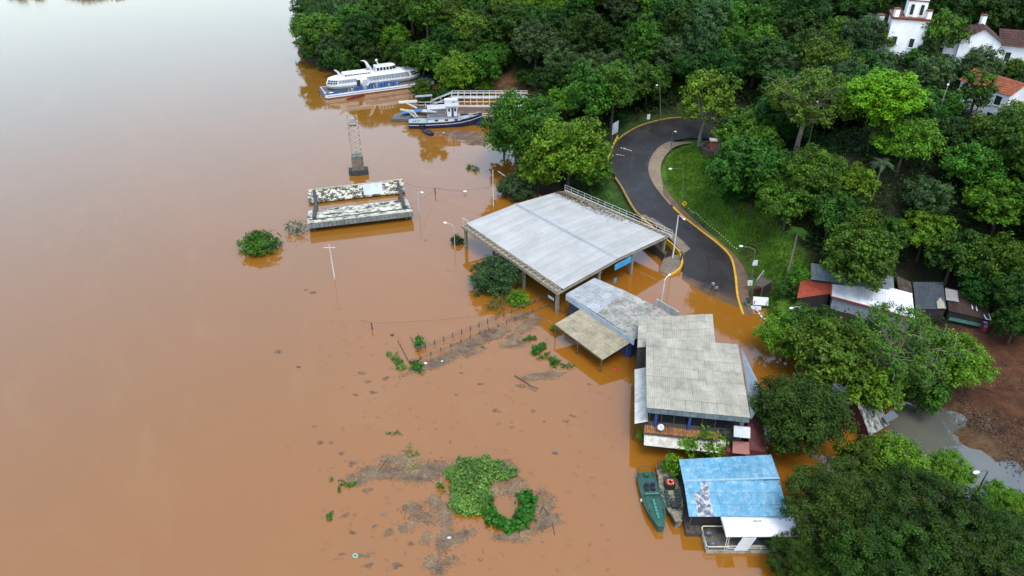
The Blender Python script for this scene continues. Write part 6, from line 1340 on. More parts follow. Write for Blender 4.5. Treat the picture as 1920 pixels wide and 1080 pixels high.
m = MB(O); m.pbox(f0+fw*.005+V(.05, .2, -1.05), fw*.99, V(-.35, 1.6, 0), V(0, 0, .85)); m.pbox(f0+fw*.01+V(-.35, 2.0, -3), fw*.98, V(-.05, .3, 0), V(0, 0, 2.6)); m.build('beam_box', M('slab_under', (.07, .07, .065)), ld)
pz = .04; m = MB(O); m.slab([h0*.43+h1*.57+(h3-h0)*.42*0+V(0, 0, pz)+(h3-h0)*.06, h0*.235+h1*.765+V(0, 0, pz)+(h3-h0)*.06, h3*.225+h2*.775+V(0, 0, pz)-(h3-h0)*.02, h3*.43+h2*.57+V(0, 0, pz)-(h3-h0)*.02], .03); m.build('grey_patch', M('patch_grey', (.46, .52, .58), (.42, .48, .54), 1), ld)
for a_, b_, c_ in (((589, 357), (592, 385), (589, 408)), ((746, 344), (752, 367), (758, 388.5))):
    m = MB(O); p, q, s_ = P(*a_, 1.45), P(*b_, 1.25), P(*c_, zt+.1); m.bar(p, q, .55, .35); m.bar(q, s_, .6, .35); m.build('dark_beam', M('beam_dark', (.035, .04, .045), (.06, .065, .07), 3), ld)
m = MB(O)
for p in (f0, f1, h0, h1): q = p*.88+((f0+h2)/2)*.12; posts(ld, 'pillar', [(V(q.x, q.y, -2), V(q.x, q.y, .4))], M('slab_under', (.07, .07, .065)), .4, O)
b_ = P(673, 326, 0); lt = thing('lattice_tower', 'rusty white lattice tower on a stained concrete pier in the river', 'tower', b_, R_(11))
m = MB(); m.prism([(-1.85, -.55), (-.2, -1.05), (1.85, -.65), (1.85, .9), (-1.85, .9)], -1, 1.05); m.build('foot', M('foot_dark', (.035, .04, .045), (.06, .06, .06), 2), lt)
m = MB(); m.pbox((-1.1, -.8, .9), (2.2, 0, 0), (0, 1.5, 0), (0, 0, 2.7)); m.build('pier', M('pier_concrete', (.17, .15, .11), (.09, .08, .06), 1.5, c3=(.3, .28, .2), s3=3), lt)
rusty_w = M('rusty_white', (.52, .48, .40), (.16, .11, .08), 3.5, .45, .58, rough=.7)
for x in (-.92, .92):
    for y in (-.55, .45): m = MB(); m.bar((x, y, 3.6), (x, y, 11.6), .17); m.build('leg', rusty_w, lt)
m = MB(); n = 5
for i in range(n):
    z0, z1 = 4.6+i*1.12, 5.72+i*1.12
    for y in (-.55, .45): m.bar((-.92, y, z0), (.92, y, z1), .06); m.bar((.92, y, z0), (-.92, y, z1), .06)
    for x in (-.92, .92): m.bar((x, -.55, z0), (x, .45, z1), .06)
    m.bar((-.92, -.55, z0), (.92, -.55, z0), .05)
for z in (4.4, 10.2, 11.5):
    for y in (-.55, .45): m.bar((-.95, y, z), (.95, y, z), .09)
m.build('lattice_brace', M('brace_white', (.5, .45, .36), (.3, .23, .16), 4), lt)
m = MB(); m.box(-1.0, 1.0, -.7, .6, 3.65, 3.75); m.box(-.95, .95, -.75, -.4, 3.75, 4.1); m.box(-.9, .9, .1, .5, 3.75, 4.15); m.build('bearing', M('bearing_grey', (.28, .33, .34), (.1, .12, .13), 4), lt)
for z, r_ in ((11.0, .5), (4.9, .22)):
    m = MB(); m.torus((0, -.62, z), r_*.55, r_*.42, V(0, 1, 0), 14, 6); m.ball((0, -.62, z), r_*.3, 6, 4); m.build('pulley_disc', M('disc_grey', (.30, .38, .42), (.22, .29, .33), 4), lt)
m = MB(); 
for x in (-.55, -.3, .2, .45): m.ball((x, -.58, 9.95), .17, 6, 4, (1, .7, .8))
m.tube([(-.9, -.6, 10.0), (.7, -.6, 9.9)], .05, 5); m.build('cable_roll', M('roll_dark', (.04, .03, .025)), lt)
m = MB(); m.bar((-1.0, -.55, 11.5), (-1.0, -.55, 13.6), .05); m.bar((.95, -.55, 11.5), (.95, -.55, 12.3), .04); m.build('whip_pole', rusty_w, lt)
# ------------------------------------------------------------------ lamps, poles and wires
galv = M('galvanised', (.52, .55, .58), (.40, .43, .46), 3, rough=.4); lampw = M('lamp_white', (.78, .80, .80), rough=.35); wire = M('wire', (.03, .028, .026), rough=.6)
def solve_z(b, py, px=None):
    lo, hi = b.z, b.z+25
    for _ in range(40):
        md = (lo+hi)/2
        if proj(b.x, b.y, md)[1] > py: lo = md
        else: hi = md
    return lo
def lamp(label, base, top, head, bz=None, mat=None, r=.075, cat='street lamp', name='street_lamp', under=0, headr=.3):
    b = P(*base, 0 if bz is None else bz)
    if bz is None:
        for _ in range(8): b = P(*base, max(gz(b.x, b.y), 0))
    z = solve_z(b, top[1]); tp = PY(top[0], b.y, z); t = thing(name, label, cat, b); mat = mat or galv
    if abs(tp.x-b.x) > 1.2: tp.x = b.x+math.copysign(1.2, tp.x-b.x)
    m = MB(b); m.tube([b-V(0, 0, .6+under), tp], [r*1.25, r*.8], 6); m.build('pole', mat, t)
    if head:
        hz = z+.15; h = P(*head, hz); d = h-tp; d.z = 0
        if d.length > 3.2: h = tp+d.normalized()*3.2+V(0, 0, .15)
        dn = V(d.x, d.y, 0).normalized()
        m = MB(b); m.tube([tp-V(0, 0, .05), tp+d*.4+V(0, 0, .22), V(h.x, h.y, hz)], r*.6, 5); m.build('arm', mat, t)
        m = MB(b); s_ = V(-dn.y, dn.x, 0)*.17; c_ = V(h.x, h.y, hz)
        L = dn*headr; m.loft([[c_-L*.8-s_*.5+V(0, 0, .02), c_-L*.8+s_*.5+V(0, 0, .02), c_-L*.8+s_*.4+V(0, 0, .1), c_-L*.8-s_*.4+V(0, 0, .1)], [c_-s_-V(0, 0, .03), c_+s_-V(0, 0, .03), c_+s_*.8+V(0, 0, .14), c_-s_*.8+V(0, 0, .14)], [c_+L-s_*.7, c_+L+s_*.7, c_+L+s_*.5+V(0, 0, .1), c_+L-s_*.5+V(0, 0, .1)]]); m.build('lamp_head', lampw, t)
    return t, tp
lamp('tall white lamp post on the concrete slab corner at the waterline', (1261, 486), (1272, 404), (1282, 411), .42, white, .10)
lamp('white lamp post standing in the flood beside the grey building', (1237, 574), (1247, 524), (1255, 516), 0, white, .09, under=2)
tl, tp = lamp('lamp post at the foot of the lawn carrying a white sign', (1409, 528), (1416, 468), (1390, 462), None, M('post_dark', (.10, .11, .10), (.2, .21, .2), 2), .07)
lamp('slim lamp post on the lawn with a long arm over the pavement', (1280, 393), (1281, 317), (1257, 317), None, M('post_dark', (.10, .11, .10)), .06)
lamp('thin lamp post on the pavement at the top of the bend', (1258, 282), (1261, 249), (1266, 247), 4.3, M('post_dark', (.10, .11, .10)), .06)
lamp('lamp post beyond the top of the bend, its white head in front of a tree', (1240, 226), (1237, 160), (1232, 160), 5.1, M('post_dark', (.10, .11, .10)), .07)
lamp('leaning lamp post over the grey flood pool with a big white head', (1827, 928), (1853, 883), (1831, 886), 0, M('post_green', (.12, .16, .12), (.05, .06, .05), 2), .08, headr=.4, under=1)
b1_ = P(1548, 672, 6.2); gb = gz(b1_.x, b1_.y); q1 = proj(b1_.x+.8, b1_.y+.8, gb); lamp('lamp whose white head shows above the dark tree by the flooded road', q1, proj(b1_.x+.8, b1_.y+.8, 6.1), (1547, 672), gb, galv, .07, headr=.38)
b1_ = P(1485, 578, 6.0); q1 = proj(b1_.x+1.5, b1_.y, gz(b1_.x+1.5, b1_.y)); lamp('lamp whose white head looks out of the light tree beside the lawn', q1, (1500, 576), (1484, 578), gz(b1_.x+1.5, b1_.y), galv, .06)
for (x, y), la in (((1522, 219), 'lamp head showing through the thin-leaved tree with grey branches'), ((1738, 268), 'lamp head showing among trees below the tower house')):
    b1_ = P(x, y, 22); g = gz(b1_.x, b1_.y); b1_ = P(x, y, g+9.5); g = gz(b1_.x, b1_.y); lamp(la, proj(b1_.x+.6, b1_.y+.3, g), proj(b1_.x+.6, b1_.y+.3, g+9.4), (x, y), g, M('post_dark', (.10, .11, .10)), .06)
lamp('white pole with a cross arm standing alone in the river', (628, 523), (617, 459), None, 0, white, .07, 'pole', 'mast_pole', 2)
cp = P(628, 523, 0); zc = solve_z(cp, 464); o = [o for o in COL.objects if o.name.startswith('mast_pole')][0]
m = MB(cp); c_ = PY(617.7, cp.y, zc); m.bar(c_-V(.85, 0, .02), c_+V(.85, 0, -.02), .06); m.build('cross_arm', white, o)
lamp('grey lamp pole in the river right of the landing roof', (787, 405), (783, 361), (791, 361), 0, galv, .06, under=2)
lamp('thin white pole rising from the water behind the hall', (925, 386), (924, 318), None, 0, white, .065, 'pole', 'mast_pole', 2)
lamp('river lamp with an arm to the left at the corner of the hall', (853, 468), (851, 424), (835, 418), 0, galv, .06, under=2)
def stub(label, base, top, r, mat, cat='post', name='drowned_post'):
    b = P(*base, 0); z = solve_z(b, top[1]); m = MB(b); m.tube([b-V(0, 0, 1.5), V(b.x+(top[0]-base[0])*.05, b.y, z)], [r, r*.85], 6); solo(name, m, mat, label, cat); return V(b.x, b.y, z)
wd = M('dark_post', (.06, .045, .035), (.1, .08, .06), 3)
s1 = stub('dark drowned post carrying slack cables right of the landing roof', (817, 364), (815, 352), .12, wd)
s2 = stub('short dark post alone in the open water', (699, 618), (697, 605), .10, wd)
b = P(872, 363, 0); t = thing('drowned_lamp', 'white lamp head barely above the water at the end of a slack cable', 'lamp', b)
m = MB(); m.tube([(0, 0, -1), (0, 0, .35)], .05, 5); m.build('stem', galv, t); m = MB(); m.ball((0, 0, .45), .26, 8, 5, (1.4, .8, .6)); m.build('lamp_head', lampw, t)
stub('dark utility post beside the road at the guard rail', (1140, 366), (1142, 312), .09, wd, 'post', 'utility_post')
def cable(label, p, q, sag, r=.018):
    p, q = Vector(p), Vector(q); m = MB(p); m.tube([p.lerp(q, k/12)-V(0, 0, sag*4*k/12*(1-k/12)) for k in range(13)], r, 4); solo('cable', m, wire, label, 'cable', 'cables over the river')
cable('slack cable from the landing roof to the drowned dark post', P(760, 342, 2.4), s1, .5)
cable('cable from the drowned dark post up to the thin white pole', s1, PY(924, P(925, 386, 0).y, 3.8), .6)
cable('cable from the drowned dark post to the drowned lamp head', s1, b+V(0, 0, .45), .25)
cable('cable dipping from the drowned dark post to the foot of the grey lamp pole', s1, P(786, 374, 3.2), .4)
cable('low cable running from the single post over the water to the blue-green bush', s2+V(0, 0, -.1), P(905, 590, .5), .3)
cable('short low cable left of the single post', s2, P(676, 600, .2), .1)
# ------------------------------------------------------------------ drowned fences
def fence(label, pts, n, h=.75):
    p0 = P(*pts[0], 0); t = thing('drowned_fence', label, 'fence', p0); pm = MB(); pm.bar((0, 0, -1), (0, 0, h), .11); pm = pm.mesh('fence_post'); pm.materials.append(wd)
    ps = [P(*p, 0) for p in pts]; m = MB(p0)
    for A, B in zip(ps, ps[1:]):
        k = max(1, round(n*(B-A).length/sum((b_-a_).length for a_, b_ in zip(ps, ps[1:]))))
        for i in range(k): put('fence_post', pm, t, Matrix.Translation(A.lerp(B, i/k)-p0))
        for z in (h*.35, h*.8): m.bar(A+V(0, 0, z), B+V(0, 0, z), .045)
    put('fence_post', pm, t, Matrix.Translation(ps[-1]-p0)); m.build('fence_rail', M('fence_rail', (.22, .15, .10), (.14, .1, .07), 3), t)
fence('upper long line of drowned fence posts leading to the hall', [(784, 660), (798, 653), (930, 600), (1029, 556)], 16)
fence('lower long line of drowned fence posts along the debris mat', [(769, 682), (900, 627), (1029, 573)], 15, .55)
fence('short drowned rail at the left end beside bright green plants', [(747, 641), (768, 681)], 5, .22)
fence('short drowned rail beside the round little bush', [(771, 634), (783, 660)], 4, .22)
fence('pale drowned rail in the shade below the hall corner', [(1029, 572), (1062, 592), (1070, 585)], 4, .35)
logm = M('driftwood', (.11, .075, .05), (.06, .045, .035), 4)
def log(label, a_, b_, r, z=.05):
    A, B = P(*a_, z), P(*b_, z); m = MB(A); m.tube([A, A.lerp(B, .5)+V(0, .08, .02), B], [r, r*.9, r*.6], 6); solo('driftwood_log', m, logm, label, 'log', 'driftwood')
log('driftwood log lying on the debris mat by the fence', (876, 650), (903, 645), .14)
log('long thin log floating below the trail of dark plants', (965, 704), (999, 726), .1)
log('short log end on the debris mat', (902, 650), (909, 653), .14)
log('dark plank drifting along the lower fence', (925, 624), (932, 617), .16)
log('bent branch floating left of the twiggy bush', (520, 436), (528, 444), .07)
log('forked branch sticking out right of the dark plants', (1013, 963), (1020, 945), .08); log('branch crossing the forked branch right of the dark plants', (1018, 950), (1030, 970), .07)
log('thin dead branch at the right end of the debris', (1036, 980), (1040, 1003), .06)
log('slanting twig in the debris left of the big island', (712, 880), (729, 858), .06)
# small floating things
def bit(name, label, cat, px, py, r, mat, sq=(1, .6, .35)):
    p = P(px, py, .06); m = MB(p); m.ball(p, r, 8, 4, sq); solo(name, m, mat, label, cat)
bit('red_float', 'red plastic crate drifting between the canopy and the restaurant', 'float', 1154, 692, .38, M('float_red', (.42, .03, .03)))
bit('white_bag', 'white bag on the debris mat beside the drowned fence corner', 'bag', 797, 681, .3, white); bit('white_bag', 'tiny white bag in the middle of the debris mat', 'bag', 829, 677, .16, white)
bit('blue_bottle', 'dark blue drum floating right of the debris field', 'drum', 1042, 849, .28, M('drum_blue', (.05, .09, .16)))
bit('white_bottle', 'white bottle floating below the big green island', 'bottle', 842, 1008, .2, white)
bit('black_drum', 'black drum floating left of the drowned fence', 'drum', 735, 628, .26, rubber)
bit('white_bottle', 'small white bottle in front of the bow of the tug', 'bottle', 832, 249, .22, white)
p = P(666, 1042, .05); m = MB(p); m.torus(p, .2, .07, V(.2, 0, 1)); solo('green_ring', m, M('ring_green', (.2, .5, .35)), 'pale green plastic ring floating at the bottom left of the debris', 'ring')
# ------------------------------------------------------------------ road furniture
gy = M('rail_yellow', (.58, .44, .02), (.48, .36, .02), 3, c3=(.2, .16, .06), s3=6, l3=.62, rough=.5)
def rail_thing(name, label, pts, zoff, hs, n, r, mat):
    ps = []
    for x, y, z in pts: ps.append(P(x, y, z))
    ps = resample(ps, 1.0); t = thing(name, label, 'guard rail', ps[0]); m = MB(ps[0])
    for h in hs: m.tube([p+V(0, 0, h) for p in ps], r, 6)
    m.build('rail', mat, t); pm = MB(); pm.tube([(0, 0, -.5), (0, 0, hs[-1])], r*.9, 6); pm = pm.mesh('post'); pm.materials.append(mat)
    for i in range(0, len(ps), max(1, len(ps)//n)): put('post', pm, t, Matrix.Translation(ps[i]-ps[0]))
rail_thing('guard_rail', 'upper yellow guard rail on the outside of the bend, below the billboard', [(1158, 262, 4.3), (1150, 276, 4.1), (1146, 286, 4.0)], 0, (.45, .9), 4, .07, gy)
rail_thing('guard_rail', 'lower yellow guard rail on the outside of the bend, beside the dark post', [(1144, 291, 3.95), (1139, 306, 3.75), (1138, 320, 3.6), (1142, 336, 3.35)], 0, (.45, .9), 5, .07, gy)
gl = [(1203, 412, 2.0), (1222, 428, 1.75), (1243, 447, 1.4), (1262, 463, 1.15), (1274, 476, .95)]
ps = resample([P(*q) for q in gl], .8); m = MB(ps[0]); sweep(m, ps, [(-.12, -.8), (.12, -.8), (.12, .42), (-.12, .42)]); solo('yellow_wall', m, yel, 'low bright yellow wall between the hall and the road', 'wall')
ks = resample([P(1276, 477, .95), P(1279, 492, .65), P(1275, 503, .42), P(1266, 511, .25), P(1256, 516, .12)], .4); m = MB(ks[0]); sweep(m, ks, [(-.16, -.6), (.16, -.6), (.16, .16), (-.16, .16)])
tag(solo('slab_kerb', m, yel, 'curved yellow kerb round the concrete slab at the waterline', 'kerb'), kind='structure')
# retaining wall and rubble under the hall edge
rw0, rw1 = P(1200, 452, 0), P(1244, 490, 0); m = MB(rw0); m.pbox(rw0+V(0, 0, -1), rw1-rw0, V(.5, .6, 0), V(0, 0, 2.3)); solo('retaining_wall', m, M('ret_wall', (.07, .06, .05), (.12, .1, .08), 1.5, bump=.5), 'dark retaining wall in the shade between the hall and the slab', 'wall')
# painted stones
stm = M('stone_paint', (.68, .66, .58), (.5, .48, .42), 4); me = MB(); me.ball((0, 0, .06), .2, 7, 4, (1.3, .8, .8)); me = me.mesh('painted_stone'); me.materials.append(stm)
def stones(pts, n, label, s, grp):
    ps = [G(p[0], p[1], p[2]) for p in pts]; L = [(b_-a_).length for a_, b_ in zip(ps, ps[1:])]
    for i in range(n):
        d = sum(L)*i/(n-1); j = 0
        while j < len(L)-1 and d > L[j]: d -= L[j]; j += 1
        p = ps[j].lerp(ps[j+1], d/L[j]); p.z = max(gz(p.x, p.y), .02)+.10; o = put('painted_stone', me, None); o.location = p; o.scale = (s*random.Random(i).uniform(.85, 1.15),)*3
        dd = ps[j+1]-ps[j]; o.rotation_euler = (0, 0, math.atan2(dd.y, dd.x)); tag(o, label, 'painted stone', grp)
stones([(1291, 392, 3.0), (1310, 406, 2.7), (1338, 430, 2.3), (1360, 449, 1.9), (1381, 467, 1.6)], 24, 'white painted stone in the dotted line along the lawn edge', .42, 'white stones along the lawn edge')
stones([(1419, 584, .4), (1423, 591, .3), (1428, 597, .2), (1435, 602, .15), (1443, 605, .1)], 5, 'larger white painted stone on the kerb at the flooded lawn corner', 1.2, 'larger white stones at the lawn corner')
# signs
post = M('post_dark', (.10, .11, .10)); signw = M('sign_white', (.62, .66, .70), (.50, .54, .58), 6, .5, .6, c3=(.25, .28, .32), s3=9, l3=.64, h3=.7, rough=.45)
def sign(name, label, base, w_, h, zb, yaw, mat, frame=None, tilt=0, bz=None, posts=1):
    b = P(*base, 0); 
    for _ in range(8): b = P(*base, gz(b.x, b.y) if bz is None else bz)
    t = thing(name, label, 'sign', b, R_(yaw)); m = MB(); m.pbox((-w_/2, -.03, zb), (w_, 0, 0), (0, .06, 0), (0, h*math.sin(R_(tilt)), h*math.cos(R_(tilt)))); m.build('board', mat, t)
    m = MB(); 
    for x in ([0] if posts == 1 else [-w_*.4, w_*.4]): m.bar((x, .07, -.5), (x, .07, zb+h*.6), .08)
    m.build('post', post, t); return t
t = sign('warning_sign', 'yellow square warning sign turned on its corner beside the footway', (1281, 397), .01, .01, 1.0, 10, post)
for o in list(t.children):
    if o.name.startswith('board'): bpy.data.objects.remove(o)
m = MB(); 
for s_, mt, y in ((.52, M('warn_yellow', (.75, .45, .01)), -.05), ):
    m.add([V(0, y, 1.55-s_), V(s_, y, 1.55), V(0, y, 1.55+s_), V(-s_, y, 1.55), V(0, y+.04, 1.55-s_), V(s_, y+.04, 1.55), V(0, y+.04, 1.55+s_), V(-s_, y+.04, 1.55)], [(0, 1, 2, 3), (7, 6, 5, 4), (0, 4, 5, 1), (1, 5, 6, 2), (2, 6, 7, 3), (3, 7, 4, 0)]); m.build('board', mt, t)
m = MB(); m.pbox((-.17, -.065, 1.45), (.34, 0, 0), (0, .01, 0), (0, 0, .12)); m.pbox((-.05, -.065, 1.57), (.2, 0, 0), (0, .01, 0), (0, 0, .14)); m.build('symbol', M('warn_symbol', (.03, .03, .02)), t)
sign('billboard', 'white printed billboard among the trees on the outside of the bend', (1152, 262), 2.2, 2.3, 1.3, 52, M('billboard_print', (.60, .68, .76), (.34, .40, .50), 1.4, .42, .56, c3=(.12, .15, .22), s3=3.5, l3=.62, h3=.66, rough=.4), bz=4.3, posts=2)
sign('road_sign', 'small white upright road sign beyond the top of the bend', (1215, 230), .65, 1.1, .7, 10, signw, bz=4.9)
sign('notice_board', 'large white notice board on the grass by the flooded road end', (1425, 576), 2.1, 1.15, .35, -8, signw, tilt=38, posts=2)
sign('notice_board', 'low narrow white board below the large notice board', (1417, 581), 1.4, .5, .05, -10, M('sign_white2', (.60, .63, .68), (.5, .53, .58), 3), tilt=35)
sign('info_sign', 'small white sign beside the green bin', (1404, 546), .72, .75, 1.0, 5, signw, tilt=20)
bq = tl.location.copy(); z = solve_z(bq, 496)
m = MB(bq); m.pbox(V(bq.x-.40, bq.y-.12, z-.1), (.72, 0, 0), (0, .05, 0), (0, .1, .85)); sg_ = solo('lamp_sign', m, signw, 'white sign fixed to the lamp post at the foot of the lawn', 'sign')
# green bin, shelter, bench rail
b = P(1402, 572, .25); bn = thing('litter_bin', 'light green litter bin at the edge of the flooded footway', 'litter bin', b)
m = MB(); m.loft([[V(-.28, -.25, 0), V(.28, -.25, 0), V(.28, .25, 0), V(-.28, .25, 0)], [V(-.36, -.32, .95), V(.36, -.32, .95), V(.36, .32, .95), V(-.36, .32, .95)]]); m.build('body', M('bin_green', (.20, .42, .16), (.16, .34, .13), 3), bn)
m = MB(); m.box(-.38, .38, -.34, .34, .95, 1.02); m.pbox((-.22, -.40, .62), (.44, 0, 0), (0, .06, 0), (0, 0, .26)); m.build('dark_mouth', dark, bn)
q = [P(1414, 535, 2.6), P(1430, 538, 2.6), P(1449, 527, 2.9), P(1426, 518, 2.9)]; O = V(q[0].x, q[0].y, 0); sh = thing('shelter', 'small dark roofed shelter with a red base on the lawn corner', 'shelter', O)
m = MB(O); m.slab(q, .18); m.build('roof', M('shelter_roof', (.055, .045, .035), (.08, .065, .05), 2), sh)
m = MB(O)
for p in q: g = gz(p.x, p.y); m.bar(V(p.x, p.y, g-.3), V(p.x, p.y, p.z-.15), .15)
m.build('post', M('old_timber', (.13, .10, .07)), sh)
m = MB(O); p, s_ = q[1]*.95+q[2]*.05, q[2]*.9+q[1]*.1; m.pbox(V(p.x, p.y, .5), V(s_.x-p.x, s_.y-p.y, 0), V(-.1, .15, 0), V(0, 0, 2.0)); m.build('back_wall', dark, sh)
a_, b_ = P(1412, 545, 1.0), P(1453, 545, 1.1); m = MB(O); m.pbox(a_-V(0, 0, .5), b_-a_, V(0, .3, 0), V(0, 0, .75)); m.build('red_base', M('base_red', (.22, .06, .035), (.16, .045, .03), 3), sh)
a_, b_ = P(1419, 525, 2.0), P(1433, 506, 2.0); t = thing('hand_rail', 'pale tubular hand rail sloping up behind the shelter', 'rail', a_)
m = MB(a_); m.tube([a_-V(0, 0, 1.6), a_, b_, b_-V(0, 0, 1.2)], .05, 6); m.build('rail', M('rail_pale', (.5, .53, .53)), t)
m = MB(a_)
for k in range(1, 6): p = a_.lerp(b_, k/6); m.bar(p-V(0, 0, .9), p, .04)
m.build('bars', M('rail_pale', (.5, .53, .53)), t)
# stone lookout with red pillar at the bend
c_ = G(1334, 285, 6.0); lk = thing('lookout', 'round dark stone lookout at the top of the lawn', 'lookout', c_)
m = MB(); n = 16; m.lathe((1.1, .6, 0), [(3.0, -1.5), (3.05, .9), (2.7, .9), (2.65, .45), (.05, .45)], n); m.build('wall', M('lookout_stone', (.05, .043, .036), (.085, .07, .055), 1.6, c3=(.14, .1, .06), s3=3, bump=.8), lk)
p = c_+V(.1, .2, .45); rp = thing('gate_pillar', 'red pillar with a white cap on the stone lookout', 'pillar', p)
m = MB(); m.box(-.5, .5, -.5, .5, -.4, 1.75); m.build('shaft', M('pillar_red', (.36, .10, .075), (.26, .07, .055), 2.5, c3=(.45, .2, .16), s3=6), rp)
m = MB(); m.box(-.68, .68, -.68, .68, 1.75, 1.95); m.loft([[V(-.6, -.6, 1.95), V(.6, -.6, 1.95), V(.6, .6, 1.95), V(-.6, .6, 1.95)], [V(-.3, -.3, 2.1), V(.3, -.3, 2.1), V(.3, .3, 2.1), V(-.3, .3, 2.1)]]); m.build('cap', M('cap_white', (.6, .58, .5), (.4, .38, .3), 3), rp)
p = c_+V(-1.2, -.1, .6); m = MB(p); m.bar(p+V(-.3, 0, -.3), p+V(-.3, 0, .9), .3, .2); m.bar(p+V(.2, 0, .9), p+V(-.6, 0, .9), .4, .3); solo('sign_box', m, dark, 'dark box on a post left of the red pillar', 'box')
p = G(1366, 272, 6.6); pk = thing('pink_planter', 'pinkish red masonry block with two pale arms beyond the lookout', 'planter', p)
m = MB(); m.box(-1.0, 1.2, -.6, .7, -.8, .7); m.build('body', M('planter_pink', (.30, .13, .115), (.22, .09, .08), 2, c3=(.4, .25, .22), s3=5), pk)
m = MB(); m.bar((-1.5, .3, .75), (-.2, -.3, .75), .5, .25); m.bar((.9, -.6, .8), (1.4, .9, .8), .5, .25); m.build('coping', M('coping_pale', (.42, .32, .29), (.3, .2, .18), 3), pk)
# garden steps up the slope
gs = [(1418, 458), (1421, 448), (1423, 438), (1425, 428), (1428, 418), (1430, 408), (1433, 398), (1435, 388)]
p0 = P(*gs[0], 2.0); p0.z = gz(p0.x, p0.y); st = thing('garden_steps', 'old brick steps climbing the lawn towards the trees', 'steps', p0); me = MB(); me.box(-.75, .75, -.22, .22, -.2, .09); me = me.mesh('step'); me.materials.append(M('step_brick', (.12, .065, .042), (.08, .05, .032), 3, rnd=.25))
for x, y in gs:
    p = P(x, y, 3)
    for _ in range(8): p = P(x, y, gz(p.x, p.y))
    put('step', me, st, Matrix.Translation(p-p0+V(0, 0, .16)) @ Matrix.Rotation(.2, 4, 'Z'))
# white lettering on the asphalt, too worn to read: strokes only
def road_pt(px, py, z): p = P(px, py, z); return p
lm = M('road_white', (.50, .50, .46), (.3, .3, .28), 8, rough=.7); m = MB(); r = random.Random(9)
for row, (xa, ya, xb, yb, n, h) in enumerate(((1167, 279, 1183, 283, 5, 3.4), (1155, 289, 1168, 291, 4, 2.2))):
    for i in range(n):
        k = i/(n-1); c_ = P(xa+(xb-xa)*k, ya+(yb-ya)*k, 4.0); c_.z = 4.0
        for s_ in range(3):
            u = V(math.cos(.3), math.sin(.3), 0)*r.uniform(.06, .16); w_ = V(-.3, 1, 0).normalized()*r.uniform(.25, .55)*(h/3); o_ = c_+V(r.uniform(-.15, .15), r.uniform(-.2, .2), 0)
            if s_ == 1: u, w_ = V(.26, .07, 0), V(-.04, .14, 0)
            m.add([o_, o_+u, o_+u+w_, o_+w_], [(0, 1, 2, 3)])
# settle the strokes on the road surface
vs = []
RLn = np.array([tuple(p) for p in roadL]); RRn = np.array([tuple(p) for p in roadR])
def roadz(x, y):
    best = None
    for i in range(len(roadL)):
        a_, b_ = RLn[i], RRn[i]; d = b_[:2]-a_[:2]; t_ = np.clip(((np.array([x, y])-a_[:2])@d)/(d@d), 0, 1); q = a_*(1-t_)+b_*t_; e = (q[0]-x)**2+(q[1]-y)**2
        if best is None or e < best[0]: best = (e, q[2]+.08*(1-(2*t_-1)**2))
    return best[1]
m.v = [(x, y, roadz(x, y)+.012+.003*(i//4 % 3)) for i, (x, y, z) in enumerate(m.v)]
tag(m.build('road_lettering', lm), 'two short rows of worn white lettering on the asphalt at the bend', 'road marking', kind='structure')
# white leaning beam at the dark bush, and a small white-roofed hut in the trees
A, B = P(934, 321, .8), P(951, 333, .3); m = MB(A); m.bar(A, B, .18, .14); solo('white_beam', m, white, 'white beam slanting into the water below the big riverside trees', 'beam')
p = P(1034, 192, 4.6); hu = thing('white_hut', 'small white-roofed hut hidden among the trees at the ferry head', 'hut', V(p.x, p.y, gz(p.x, p.y)))
hz = p.z-hu.location.z; m = MB(); m.box(-.6, .6, -.6, .6, -.5, hz-.1); m.build('wall', boatgrey, hu); m = MB(); m.box(-.8, .8, -.8, .8, hz-.1, hz+.05); m.build('roof', M('hut_roof', (.55, .62, .68)), hu)
